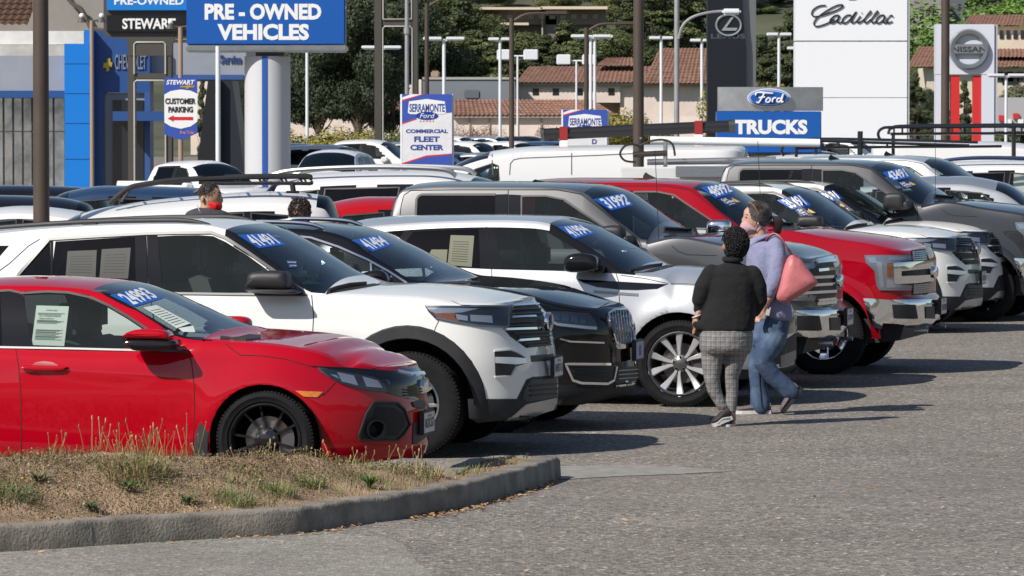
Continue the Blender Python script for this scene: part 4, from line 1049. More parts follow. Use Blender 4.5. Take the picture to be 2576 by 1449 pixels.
    c.puff('mirror_base',Z('3',[(1480,700),(1540,712),(1530,745),(1470,752)]),.9,1.05,M_gloss,.02,parent=mr)
    c.ribbon('wiper',Z('3',[(1705,742),(1760,730),(1820,716),(1905,706)]),.02,.025,M_black)
    c.patch('cowl',Z('3',[(1720,752),(1800,742),(1930,702),(2000,704),(1850,745)]),M_black,off=.003)
    # front (mostly hidden behind the two women)
    c.patch('headlight',[(.55,.72),(.9,.74),(.86,.84),(.6,.82)],M_lampin,'front',off=.006,mirror=True)
    c.patch('grille',[(-.5,.62),(.5,.62),(.45,.76),(-.45,.76)],M_gloss,'front',off=.01)
    c.patch('lower_intake',[(-.55,.36),(.55,.36),(.45,.52),(-.45,.52)],mat('mesh_dark',(.008,.008,.008),.6,bump=(110,1.,.01)),'front',off=.008)
    c.patch('bumper_vent',Z('5',[(1062,700),(1140,645),(1145,680),(1130,735),(1060,740)]),mat('mesh_dark',(.008,.008,.008),.6),off=.006)
    c.patch('skid_plate',Z('5',[(1040,790),(1155,745),(1157,775),(1100,850),(1040,860)]),M_alloyd,off=.01)
    c.sticker('41994',Z('3',[(1255,462),(1385,445),(1495,500),(1365,535)]))
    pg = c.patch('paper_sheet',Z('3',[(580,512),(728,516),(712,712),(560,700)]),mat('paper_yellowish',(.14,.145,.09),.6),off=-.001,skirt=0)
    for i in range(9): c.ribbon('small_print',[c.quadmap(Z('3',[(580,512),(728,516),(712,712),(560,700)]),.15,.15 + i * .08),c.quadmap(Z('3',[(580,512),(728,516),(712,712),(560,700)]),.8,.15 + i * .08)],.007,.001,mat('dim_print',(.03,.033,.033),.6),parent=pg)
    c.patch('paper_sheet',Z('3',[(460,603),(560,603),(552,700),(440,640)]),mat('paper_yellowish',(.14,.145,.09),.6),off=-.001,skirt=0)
    c.wells(); c.chassis(.26,.7); c.cabin(ucowl - .3,4.2,belt[2][1],rg[-1][1] - .15,.76,rows=(1.15,2.1),m=mat('seat_grey',(.12,.12,.11),.8))
    st = dict(n=5,off=(-1,1),w0=.028,w1=.078,gap0=.028,gap=.092,pw=1.3,cave=.4,ph=.3,m=mat('alloy_machined',(.8,.8,.82),.3,.6))
    c.wheel(wu,wz,.383,.287,.255,st,lat=.975,paint_m=M_alloyd); far = copy_tree(c.wheels[0],c.root); far.location = (-(wu + 2.87),-.975 + .128,wz)
# ------------------------------------------------------------------ crew-cab pickups
GREY_REF = (2113,44.5,14,0.,1.); RED_REF = (2350,47.2,14.5,0.,1.)
def truck(name,label,home,P,front,price,stk,gold=None,scale=1.,chrome_mirror=False,antenna_px=None,badge=None,seat=M_seat,wheel_m=M_chrome):
    c = Car(name,label,'pickup truck',home[0],home[1],home[2],1.01,uw=.95,scale=scale)
    c.aim(*GREY_REF)
    # cab read off the grey truck
    roof = c.prof(Z('3',[(1690,246),(1600,212),(1500,192),(1300,179),(1000,174),(700,172),(420,177)]),0.)
    wsc = c.prof(Z('3',[(2090,515),(1950,420),(1850,350),(1740,275)]),.05)
    back = c.prof(Z('3',[(340,186),(290,205),(250,245)]),0.)
    belt = c.prof(Z('3',[(1780,580),(1600,600),(1400,604),(900,604),(345,604)]),-.98)
    ridge = c.prof(Z('3',[(1820,545),(1700,468),(1600,398),(1500,308),(1440,256)]),-.8) + c.prof(Z('3',[(1380,232),(1300,218),(1100,207),(600,204),(340,214),(290,232)]),-.76)
    ucab = c.loc(*Z('3',[(222,320)])[0],-.8)[0]
    c.aim(*RED_REF)
    hood = c.prof(Z('4',[(1612,752),(1590,732),(1550,712),(1450,690),(1300,668),(1100,645),(930,630)]),0.)
    sh = c.prof(Z('4',[(1530,790),(1300,745),(1000,700),(730,655)]),-.97)
    wu,wz = c.loc(2070,842,-1.0); c.wu,c.wz = wu,wz
    ucowl = ridge[0][0] - .03
    bed = 1.36
    zC = sorted(hood) + [q for q in wsc if q[0] > hood[-1][0] + .04] + [q for q in roof if q[0] < ucab - .2] + [(ucab - .12,roof[-1][1] - .01),(ucab - .05,roof[-1][1] - .06),(ucab - .01,roof[-1][1] - .16),(ucab + .03,1.3),(ucab + .045,.95),(5.6,.95),(5.86,.95)]
    zS = sorted([q for q in sh if q[0] < belt[0][0]]) + belt + [(ucab + .02,belt[-1][1]),(ucab + .05,bed - .01),(5.86,bed)]
    zR = [(p[0],p[1] + .02) for p in sorted(sh) if p[0] < ucowl - .05] + [q for q in ridge if q[0] < ucab - .2] + [(ucab - .1,ridge[-2][1] - .02),(ucab - .04,ridge[-2][1] - .08),(ucab,ridge[-2][1] - .2),(ucab + .03,bed + .02),(5.86,bed + .02)]
    uN = [(.3,.06),(.42,.0),(.72,.0),(.76,.05),(.9,.05),(1.1,.05),(1.2,.09),(1.3,.16)]
    arches = [(wu,wz,.49),(wu + 3.68,wz,.49)]
    c.surface(5.86,zS,zR,zC,[(0,.5),(.3,.5),(.5,.4),(1.5,.42),(5.86,.5)],uN,ucowl,c.loc(*Z('4',[(190,345)])[0],-.75)[0] if False else ridge[4][0] + .02,
              rg=[ucab + q for q in (-.1,-.07,-.04,-.02,0,.015,.03,.045,.06)],uc=.55,n=3.4,ucr=.2,tum=.26,arches=arches,flare=.045,k=[(0,.94),(.15,.965),(.5,.99),(.75,1.),(.92,.985),(1,.965)],lines=[([(1.4,1.02),(5.7,1.05)],.012,.05)])
    c.aim(*GREY_REF)
    Wr = Z('3',[(348,598),(355,398),(368,295),(380,272),(400,262),(862,262),(858,600)])
    Wf = Z('3',[(1028,600),(1028,275),(1180,272),(1230,277),(1290,296),(1420,385),(1520,452),(1620,520),(1700,590),(1690,612),(1540,612),(1480,600)])
    for q in (Wr,Wf): c.cut(q,cols=(c.cS - 1,c.cR + 1))
    c.snap_arches(); c.frames('window_frame',P)
    c.region('windscreen',(c.iU > ucowl - 1e-4) & (c.iU < c.wtop + .001) & (c.mj >= c.cR + 1),G_wind)
    c.region('bonnet',(c.iU < ucowl) & (c.mj >= c.cR),P)
    c.region('roof',(c.iU >= c.wtop) & (c.iU < ucab) & (c.mj >= c.cR - 1),P)
    c.region('door',c.mask(Z('3',[(942,228),(1250,225),(1400,250),(1780,575),(1790,800),(1780,1500),(935,1500)])),P)
    c.region('rear_door',c.mask(Z('3',[(942,228),(935,1500),(255,1500),(262,400),(285,270),(330,232)])),P)
    c.region('load_bed',(c.iU > ucab + .02),P)
    c.region('body_side',c.free.copy(),P)
    win(c,Wr,G_tint); win(c,Wf,G_clear)
    for q in ([(862,258),(938,256),(932,604),(858,602)],[(946,258),(1026,262),(1026,604),(942,604)]): c.patch('door_pillar',Z('3',q),M_gloss,off=.005)
    c.ribbon('window_seal',Z('3',[(350,600),(365,290),(378,268),(400,258),(862,258)]),.03,.006,M_black)
    c.ribbon('window_seal',Z('3',[(1026,600),(1026,268),(1180,267),(1295,290),(1425,380),(1625,515),(1705,592)]),.022,.006,M_black)
    for ln in ([(942,228),(938,600),(935,1200)],[(330,232),(285,262),(270,320),(258,420),(255,1200)],[(330,232),(600,228),(1250,228),(1400,255),(1550,370),(1760,540),(1782,590),(1785,1200)]):
        c.ribbon('panel_gap',Z('3',ln),.011,.0015,M_seam)
    c.ribbon('panel_gap',Z('3',[(1970,578),(2010,615),(2070,636),(2254,642)]),.008,.0015,M_seam)
    c.patch('mirror_quarter',Z('3',[(1622,505),(1700,560),(1748,600),(1740,612),(1640,612),(1610,560)]),M_black,off=.008)
    c.aim(*RED_REF)
    mm = M_chrome if chrome_mirror else M_black
    mr = c.puff('door_mirror',Z('4',[(246,650),(250,605),(270,585),(320,577),(380,580),(402,600),(404,650),(400,690),(380,700),(260,700)]),1.08,1.27,mm,.03)
    c.puff('mirror_base',Z('4',[(400,640),(440,650),(430,700),(250,712),(246,690)]),.93,1.24,M_black,.02,parent=mr)
    c.patch('cowl',Z('4',[(700,622),(820,595),(960,628),(800,645),(720,640)]),M_black,off=.004)
    c.ribbon('wiper',Z('4',[(640,600),(740,606),(800,612),(835,600)]),.025,.03,M_black)
    o,nn = c.cast(ridge[5][0] + .55,0.0,'top')                                  # shark fin
    fin = MB(); fin.prism([(0.09,-.01),(-.09,-.01),(-.08,.04),(-.055,.085),(-.03,.06)],-.022,.022); f_ = fin.build('roof_antenna',M_gloss if front != 'bars' else M_black,c.root); f_.location = o; f_.scale = (.85,1,.7 if front == 'bars' or scale > 1 else .25)
    z_h = belt[2][1] - .2
    for u_ in (ridge[4][0] + .75,ridge[4][0] + 1.75): c.puff('door_handle',[(u_ - .11,z_h + .02),(u_ + .11,z_h + .03),(u_ + .12,z_h),(u_ - .1,z_h - .01)],.98,1.045,mm,.01,mode='side')
    # arches
    for (ua,za,ra) in arches:
        n = 20; V = []; F = []
        for i in range(n + 1):
            a = R(-14) + R(208) * i / n
            for rr,hh in ((ra - .005,0),(ra,.018),(ra + .07,.014),(ra + .085,-.005)):
                u = ua + rr * math.cos(a); z = max(za + rr * math.sin(a),.36); p,nn = c.cast(u,z,'side'); y = p.y if p.y < -.7 else -.95; V.append(Vector((-u,y - hh,z)))
        for i in range(n):
            for k in range(3): F.append((i * 4 + k,i * 4 + k + 1,i * 4 + k + 5,i * 4 + k + 4))
        for sg in (1,-1): MB().add([Vector((v.x,v.y * sg,v.z)) for v in V],F).build('arch_moulding',P,c.root,True,50)
    # lamps and grille
    hl = Z('4',[(1250,800),(1400,800),(1535,806),(1545,832),(1440,850),(1432,975),(1548,990),(1538,1022),(1345,1020),(1325,985),(1315,900),(1262,850)])
    lamp = c.patch('headlight',hl,mat('lamp_pale',(.6,.63,.68),.3,.2),off=.006,mirror=True)[0]
    for q,m_ in (([(1265,812),(1320,812),(1330,850),(1290,850)],M_reflector),([(1325,840),(1360,845),(1375,1000),(1350,1005)],M_reflector),([(1392,850),(1425,850),(1425,940),(1392,935)],M_amber),([(1390,950),(1430,960),(1500,1000),(1390,1005)],M_reflector),([(1400,808),(1520,812),(1500,828),(1405,835)],M_reflector)):
        c.patch('reflector' if m_ is M_reflector else 'turn_lamp',Z('4',q),m_,off=.011,parent=lamp)
    c.patch('lamp_cover',hl,M_lens,off=.018,parent=lamp)
    g = c.patch('grille',Z('4',[(1545,772),(1628,762),(1655,830),(1662,960),(1648,1045),(1552,1052),(1545,990),(1440,975),(1440,850),(1540,830)]),mat('grille_mesh',(.012,.012,.013),.5),off=.01)
    gf = lambda pts,w,h,m_,nm='grille_bar': c.ribbon(nm,Z('4',pts),w,h,m_,parent=g)
    if front == 'bars':
        c.patch('grille_bar',Z('4',[(1436,850),(1560,843),(1652,836),(1662,880),(1440,902)]),M_chrome,off=.05,skirt=.05,parent=g)
        c.patch('grille_bar',Z('4',[(1440,932),(1560,928),(1660,922),(1655,962),(1550,975),(1440,978)]),M_chrome,off=.05,skirt=.05,parent=g)
        c.patch('grille_end',Z('4',[(1432,852),(1465,850),(1468,978),(1436,976)]),M_chrome,off=.045,skirt=.05,parent=g)
        gm = M_silver
        for i in range(5): gf([(1550,785 + i * 12),(1630,778 + i * 12)],.016,.02,gm,'grille_slat')
        for i in range(5): gf([(1550,990 + i * 12),(1652,980 + i * 12)],.016,.02,gm,'grille_slat')
        for i in range(5): gf([(1555 + i * 18,780),(1558 + i * 18,830)],.01,.018,gm,'grille_slat'); gf([(1555 + i * 20,985),(1558 + i * 20,1045)],.01,.018,gm,'grille_slat')
    else:
        for i in range(6): gf([(1450 if 1 < i < 5 else 1550,800 + i * 44),(1650,790 + i * 44)],.035,.035,M_chrome)
        for i in range(12): gf([(1475 + (i % 6) * 30,860 if i < 6 else 930),(1475 + (i % 6) * 30,900 if i < 6 else 1000)],.01,.01,M_black,'grille_slat')
        gf([(1546,790),(1630,775)],.04,.04,M_chrome); gf([(1440,850),(1442,970)],.05,.03,M_chrome); gf([(1545,1040),(1650,1030)],.04,.03,M_chrome)
    q = c.cast(*Z('4',[(1660,905)])[0]); bd = MB().lathe([(0,.02),(.1,.018),(.115,.008),(.118,-.012)],28,'x'); o = bd.build('badge',M_chrome,g,True); o.location = (.01,0,q[0].z); o.scale = (1,1.15,.55)
    # bumper
    bp = c.patch('front_bumper',Z('4',[(1243,1072),(1400,1080),(1560,1090),(1688,1088),(1700,1130),(1690,1225),(1600,1258),(1450,1268),(1305,1242),(1280,1170)]),M_chrome,off=.05,skirt=.06)
    c.patch('bumper_opening',Z('4',[(1418,1108),(1545,1112),(1560,1192),(1545,1197),(1425,1190)]),M_black,off=.055,parent=bp)
    c.patch('bumper_opening',Z('4',[(1602,1122),(1660,1120),(1662,1200),(1606,1196)]),M_black,off=.055,parent=bp)
    c.ribbon('bumper_fold',Z('4',[(1260,1090),(1420,1100),(1560,1108),(1690,1105)]),.012,.058,M_chrome,parent=bp)
    mb = MB(); mb.prism([(-.55,.3),(-.2,.34),(-.14,.55),(-.6,.55)],-.84,.84); mb.build('air_dam',M_black,c.root)
    [MB().tube([(-.1,y,.42),(.03,y,.42)],.02).build('tow_hook',M_silver,c.root) for y in (-.55,.55)]
    c.plate({'31992': '5J73707','48992': '7M12848'}.get(price,'4T91053'),.58,.73,x=.1)
    c.aim(*c.home)
    if stk: c.sticker(price,stk)
    if gold: c.gold(gold)
    if antenna_px:
        (x0,y0),(x1,y1) = antenna_px; p0 = c.loc(x0,y0,-.92); p1 = c.loc(x1,y1,-.92)
        mb = MB().tube([(-p0[0],-.92,p0[1]),(-p1[0],-.92,p1[1])],.0035,5); mb.ball((-p0[0],-.92,p0[1]),.02); mb.build('aerial',M_black,c.root)
    if badge:
        c.decal_text('bonnet_badge',badge[0],badge[1],M_silver,.008,bold=.04)
    c.wells(); c.chassis(.42,.85,back=.3); c.cabin(ucowl - .2,ucab - .1,belt[2][1] + .02,ridge[6][1] - .12,.82,rows=(1.0,1.95),m=seat)
    st = dict(n=6,off=(0,),w0=.075,w1=.1,cave=1.2,m=wheel_m)
    c.wheel(wu,wz,.405,.26,.28,st,lat=1.0,paint_m=wheel_m); far = copy_tree(c.wheels[0],c.root); far.location = (-(wu + 3.68),-1.0 + .14,wz)
    return c
def trucks():
    grey = paint('grey_truck_paint',(.085,.086,.09),.45,.35,flake=.12)
    red = paint('red_truck_paint',(.34,.001,.01),.0,.3,flake=.12)
    dark = paint('charcoal_truck_paint',(.045,.046,.05),.5,.35,flake=.12)
    silver = paint('silver_paint',(.62,.63,.65),.4)
    truck('grey_pickup','metallic grey crew-cab pickup with 31992 on its screen, behind the two women',GREY_REF,grey,'slats','31992',Z('3',[(1475,288),(1665,250),(1730,325),(1590,357)]),
          antenna_px=(Z('3',[(1892,600)])[0],Z('3',[(1866,-20)])[0]))
    truck('red_pickup','deep red crew-cab pickup with chrome bumper and two thick chrome grille bars',RED_REF,red,'bars','48992',Z('4',[(220,375),(370,342),(440,405),(315,442)]),
          Z('4',[(325,448),(420,422),(478,472),(390,498)]),chrome_mirror=True,antenna_px=(Z('4',[(605,640)])[0],Z('4',[(580,80)])[0]),seat=mat('seat_tan',(.16,.13,.1),.8))
    truck('charcoal_pickup','charcoal heavy-duty crew-cab pickup near the right edge with 43491 on its screen',(2697,59.8,15.5),dark,'slats','43491',Z('4',[(1362,280),(1490,250),(1548,308),(1430,335)]),
          Z('4',[(1455,345),(1540,325),(1580,362),(1500,385)]),scale=1.05,antenna_px=(Z('4',[(1697,520)])[0],Z('4',[(1697,0)])[0]),badge=('SUPER',Z('4',[(1640,597),(1785,597),(1785,612),(1640,612)])))
    truck('silver_pickup','silver pickup with its windscreen visor band, behind the charcoal pickup',(2774,67,15),silver,'slats','',None,scale=1.05,chrome_mirror=True)
# ------------------------------------------------------------------ ground
def asphalt(name,base,warm=1.0,contrast=1.0):
    m = bpy.data.materials.new(name); m.use_nodes = True; n = m.node_tree.nodes; l = m.node_tree.links; b = n['Principled BSDF']
    tc = n.new('ShaderNodeTexCoord'); b.inputs['Roughness'].default_value = .88; b.inputs['Specular IOR Level'].default_value = .3
    def noise(sc,det=5,ro=.6):
        t = n.new('ShaderNodeTexNoise'); t.inputs['Scale'].default_value = sc; t.inputs['Detail'].default_value = det; t.inputs['Roughness'].default_value = ro; l.new(tc.outputs['Object'],t.inputs['Vector']); return t
    def ramp(src,a,b_,lo,hi):
        r = n.new('ShaderNodeMapRange'); r.inputs[1].default_value = a; r.inputs[2].default_value = b_; r.inputs[3].default_value = lo; r.inputs[4].default_value = hi; l.new(src,r.inputs[0]); return r.outputs[0]
    def mul(a,b_):
        k = n.new('ShaderNodeMath'); k.operation = 'MULTIPLY'; l.new(a,k.inputs[0]); l.new(b_,k.inputs[1]); return k.outputs[0]
    big = ramp(noise(.45,8,.7).outputs[0],.3,.7,.8,1.16); mid = ramp(noise(4,6,.7).outputs[0],.3,.7,.9,1.1)
    vor = n.new('ShaderNodeTexVoronoi'); vor.inputs['Scale'].default_value = 46; l.new(tc.outputs['Object'],vor.inputs['Vector'])
    sp = n.new('ShaderNodeSeparateColor'); l.new(vor.outputs['Color'],sp.inputs[0])
    stone = ramp(sp.outputs[0],0,1,1 - .55 * contrast,1 + .5 * contrast)
    pale = ramp(sp.outputs[1],.93,.99,1,1 + 1.3 * contrast)
    fine = ramp(noise(160,2).outputs[0],.35,.65,.85,1.15)
    v = mul(mul(mul(big,mid),mul(stone,fine)),pale)
    hue = n.new('ShaderNodeMix'); hue.data_type = 'RGBA'; hue.inputs[6].default_value = (base * 1.08,base * .98,base * .87,1); hue.inputs[7].default_value = (base * 1.1 * warm,base * .97,base * .82,1)
    l.new(ramp(noise(.5,6).outputs[0],.4,.7,0,.8),hue.inputs[0])
    mx = n.new('ShaderNodeMix'); mx.data_type = 'RGBA'; mx.blend_type = 'MULTIPLY'; mx.inputs[0].default_value = 1; l.new(hue.outputs[2],mx.inputs[6]); l.new(v,mx.inputs[7])
    cr = noise(.9,8,.7); c2 = n.new('ShaderNodeMath'); c2.operation = 'SUBTRACT'; l.new(cr.outputs[0],c2.inputs[0]); c2.inputs[1].default_value = .5
    ab = n.new('ShaderNodeMath'); ab.operation = 'ABSOLUTE'; l.new(c2.outputs[0],ab.inputs[0]); crk = ramp(ab.outputs[0],0,.004,.62,1)
    mx2 = n.new('ShaderNodeMix'); mx2.data_type = 'RGBA'; mx2.blend_type = 'MULTIPLY'; mx2.inputs[0].default_value = .5; l.new(mx.outputs[2],mx2.inputs[6]); l.new(crk,mx2.inputs[7])
    l.new(mx2.outputs[2],b.inputs['Base Color'])
    bp = n.new('ShaderNodeBump'); bp.inputs['Strength'].default_value = .9; bp.inputs['Distance'].default_value = .006; l.new(vor.outputs['Distance'],bp.inputs['Height'])
    bp2 = n.new('ShaderNodeBump'); bp2.inputs['Strength'].default_value = .5; bp2.inputs['Distance'].default_value = .02; l.new(noise(3,4).outputs[0],bp2.inputs['Height']); l.new(bp.outputs[0],bp2.inputs['Normal']); l.new(bp2.outputs[0],b.inputs['Normal'])
    return m
def ground_z(x,y):
    h = rise(y)
    r = math.hypot(x,y - 40)
    if y > 350: h += 62 * (1 - math.exp(-((y - 350) / 400) ** 2)) + 1.0 * math.sin(x * .03 + y * .011) * min(1,(y - 350) / 60)
    elif r > 160 and y < 100:
        d = r - 160; h += 26 * (1 - math.exp(-(d / 90) ** 1.4)) * min(1,(100 - y) / 120)  # unseen hills round the camera, added to darken the horizon in reflections
    return h
def build_ground():
    xs = np.unique(np.concatenate([np.arange(-900,-120,45),np.arange(-120,-12,12),np.arange(-12,-8,1),np.arange(-8,1.6,.15),np.arange(2,12,1),np.arange(12,120,12),np.arange(120,940,45)]))
    ys = np.unique(np.concatenate([np.arange(-700,-40,40),np.arange(-40,26,8),np.arange(26,37,.2),np.arange(37,60,2.5),np.arange(60,340,20),np.arange(345,1500,18)]))
    V = [(x,y,ground_z(x,y)) for y in ys for x in xs]; nx = len(xs); F = [(j * nx + i,j * nx + i + 1,(j + 1) * nx + i + 1,(j + 1) * nx + i) for j in range(len(ys) - 1) for i in range(nx - 1)]
    A = asphalt('asphalt',.2,1.0); hill = mat('hill_grass',(.075,.08,.045),.95,noise=(.05,.5,10))
    o = meshobj('ground',V,F,[A,hill],None,True); o['kind'] = 'structure'
    for p in o.data.polygons:
        c = p.center
        if c.y > 352 or math.hypot(c.x,c.y - 40) > 172 and c.y < 100: p.material_index = 1
    # paler older surface in the near left corner
    def sheet(name,pts,m,z=.004,dens=8):
        pts = densify(pts,14); rnd = random.Random(3); P = []
        for x,y in pts:
            p = onground(x,y); P.append((p.x + rnd.uniform(-.008,.008),p.y + rnd.uniform(-.012,.012),z + rise(p.y)))
        o = meshobj(name,P,[tuple(t) for t in geometry.tessellate_polygon([[Vector((a,b,0)) for a,b,c in P]])],m); o['kind'] = 'structure'; return o
    sheet('road_patch',[(-300,1410),(0,1388),(290,1372),(520,1358),(700,1349),(860,1345),(960,1352),(1008,1366),(1030,1390),(1048,1415),(1075,1440),(1110,1470),(1400,1600),(-300,1600)],asphalt('asphalt_pale',.25,.88,.6))
    sheet('concrete_apron',[(1405,1174),(1500,1172),(1640,1173),(1760,1179),(1835,1187),(1700,1194),(1560,1199),(1412,1207)],mat('concrete_pale',(.27,.255,.23),.9,noise=(8,.25),bump=(60,.4,.01)))
    if 0: sheet('dirt_spill',[(905,1322),(1030,1307),(1180,1280),(1300,1246),(1420,1207),(1440,1212),(1380,1232),(1260,1275),(1160,1308),(1000,1334),(930,1338)],mat('dirt_spill',(.2,.15,.1),.95,noise=(22,.4),bump=(90,.6,.01)),.006)
# ------------------------------------------------------------------ kerb island
KB = [(-400,1415),(-150,1400),(0,1391),(150,1382),(287,1372),(517,1357),(747,1343),(920,1317),(1029,1303),(1179,1275),(1294,1243),(1370,1219),(1402,1206)]
def island():
    root_pts = [onground(x,y) for x,y in KB]
    root_pts = [Vector((p.x,p.y)) for p in root_pts]
    tip = root_pts[-1]
    line = [Vector((a,b)) for a,b in [(v.x,v.y) for v in spline([(p.x,p.y,0) for p in root_pts],3)]]
    line += [Vector((tip.x + .03,tip.y + .12)),Vector((tip.x - .02,tip.y + .28)),Vector((tip.x - .16,tip.y + .35)),Vector((-.1,33.2)),Vector((-.33,32.5)),Vector((-.42,31.6)),Vector((-.47,30.45)),Vector((-1.4,30.3)),Vector((-6,30.25)),Vector((-9.5,30.25))]
    n = len(line); inner = []; wdt = .15
    nor = []
    for i in range(n):
        a = line[max(i - 1,0)]; b = line[min(i + 1,n - 1)]; t = (b - a).normalized(); nor.append(Vector((-t.y,t.x)))
    H = .15; C = mat('kerb_concrete',(.235,.21,.175),.9,noise=(3.5,.5,10),bump=(60,.8,.01))
    root = thing('kerb_island','weathered concrete kerb running in front of the red saloon, with soil behind it','kerb',(line[8].x,line[8].y,0))
    O = Vector((line[8].x,line[8].y))
    prof = [(0,-.03),(.004,.0),(.012,H - .022),(.024,H - .005),(.036,H),(wdt,H),(wdt,H - .08)]
    rnd = random.Random(5); ln = 0; cuts = [0]; seg = 0
    # cast sections with joints between them
    brk = [0,7,14,20,25,31,n - 8,n - 5,n - 1]
    brk = sorted(set([0,26,31,n - 10,n - 4,n - 1]))
    first = True
    for a,b in zip(brk[:-1],brk[1:]):
        V = []; F = []; K = len(prof); rows = []
        sub = []
        for i in range(a,b):
            for q in range(3): sub.append((line[i].lerp(line[i + 1],q / 3),nor[i].lerp(nor[i + 1],q / 3).normalized()))
        sub.append((line[b],nor[b]))
        t0 = (sub[1][0] - sub[0][0]).normalized(); t1 = (sub[-1][0] - sub[-2][0]).normalized()
        sub[0] = (sub[0][0] + t0 * .005,sub[0][1]); sub[-1] = (sub[-1][0] - t1 * .005,sub[-1][1])
        for p,nn in sub:
            j = rnd.uniform(-.007,.005)
            for d,z in prof:
                q = p + nn * (d + j * .6) - O; V.append((q.x,q.y,z + (j if z > .1 else 0) + rise(q.y + O.y)))
        for i in range(len(sub) - 1):
            for k in range(K - 1): F.append((i * K + k,(i + 1) * K + k,(i + 1) * K + k + 1,i * K + k + 1))
        F += [tuple(range(K))[::-1],tuple((len(sub) - 1) * K + k for k in range(K))]
        MB().add(V,F).build('kerb_stone',C,root,True,35)
    inner = [line[i] + nor[i] * (wdt - .012) for i in range(n)]
    poly = [(p.x,p.y) for p in inner]
    # soil
    def soil_z(x,y):
        d = min(_segd(x,y,poly[i],poly[i + 1]) for i in range(0,n - 1))
        front = min(1,max(0,(d - .02) / 1.0)); s_ = front * front * (3 - 2 * front)
        from mathutils import noise as nz
        hgt = .135 + rise(y) + (.2 if x < -2.0 else .2 - .07 * min(1,(x + 2) / 2)) * s_
        v = Vector((x * 1.2,y * 1.2,0)); k = min(1,d / .25)
        return hgt + k * (.045 * nz.noise(v) + .03 * nz.noise(v * 3.1) + .014 * nz.noise(v * 9) + .007 * nz.noise(v * 23))
    vs = [Vector(p) for p in densify(poly,.06,True)]; no = len(vs); rr = random.Random(8)
    xs = np.arange(-5.2,.6,.05); ys = np.arange(26.5,33.6,.05); A,B = np.meshgrid(xs,ys); A = A.ravel(); B = B.ravel(); ok = inpoly(A,B,poly)
    vs += [Vector((float(a) + rr.uniform(-.018,.018),float(b) + rr.uniform(-.018,.018))) for a,b in zip(A[ok],B[ok])]
    r = geometry.delaunay_2d_cdt(vs,[(i,(i + 1) % no) for i in range(no)],[],1,1e-5); P = []
    arr = np.array([list(v) for v in r[0]])
    for x,y in arr: P.append((float(x) - O.x,float(y) - O.y,soil_z(float(x),float(y)) if x > -5.4 else .3))
    F = [f for f in r[2] if inpoly(np.array([arr[list(f),0].mean()]),np.array([arr[list(f),1].mean()]),poly)[0]]
    F = [f if ((arr[f[1]] - arr[f[0]])[0] * (arr[f[2]] - arr[f[0]])[1] - (arr[f[1]] - arr[f[0]])[1] * (arr[f[2]] - arr[f[0]])[0]) > 0 else f[::-1] for f in F]
    M = mat('soil',(.33,.225,.14),.95,noise=(3.2,.4,12),bump=(55,1.,.03))
    so = meshobj('soil',P,F,M,None,True); so.location = (O.x,O.y,0); so['kind'] = 'structure'
    bv = BVHTree.FromPolygons([Vector(p) + Vector((O.x,O.y,0)) for p in P],F)
    def sz(x,y):
        h = bv.ray_cast(Vector((x,y,5)),Vector((0,0,-1))); return h[0].z if h[0] else None
    return poly,sz
def _segd(x,y,a,b):
    ax,ay = a; bx,by = b; dx,dy = bx - ax,by - ay; t = max(0,min(1,((x - ax) * dx + (y - ay) * dy) / (dx * dx + dy * dy + 1e-12))); return math.hypot(x - ax - t * dx,y - ay - t * dy)
# ------------------------------------------------------------------ weeds
def blade(V,F,MI,p,h,w,lean,az,mi,seg=3,droop=1.0):
    d = Vector((math.cos(az),math.sin(az),0)); sd = Vector((-math.sin(az),math.cos(az),0)); k = len(V)
    for i in range(seg + 1):
        t = i / seg; c = p + Vector((0,0,h * (t - .25 * droop * lean * t * t))) + d * (h * lean * t ** 1.7 * .8); ww = w * (1 - t) ** .7
        if i < seg: V.append(c - sd * ww / 2); V.append(c + sd * ww / 2)
        else: V.append(c)
    for i in range(seg - 1): F.append((k + 2 * i,k + 2 * i + 1,k + 2 * i + 3,k + 2 * i + 2)); MI.append(mi)
    F.append((k + 2 * (seg - 1),k + 2 * (seg - 1) + 1,k + 2 * seg)); MI.append(mi)
def tri_clump(V,F,MI,c,r,mi,rnd,n=1):
    for _ in range(n):
        a = Vector((rnd.gauss(0,1),rnd.gauss(0,1),rnd.gauss(0,1))).normalized(); b = a.orthogonal().normalized(); d = a.cross(b); k = len(V)
        V += [c + b * r,c + d * r,c - b * r,c - d * r]; F.append((k,k + 1,k + 2,k + 3)); MI.append(mi)
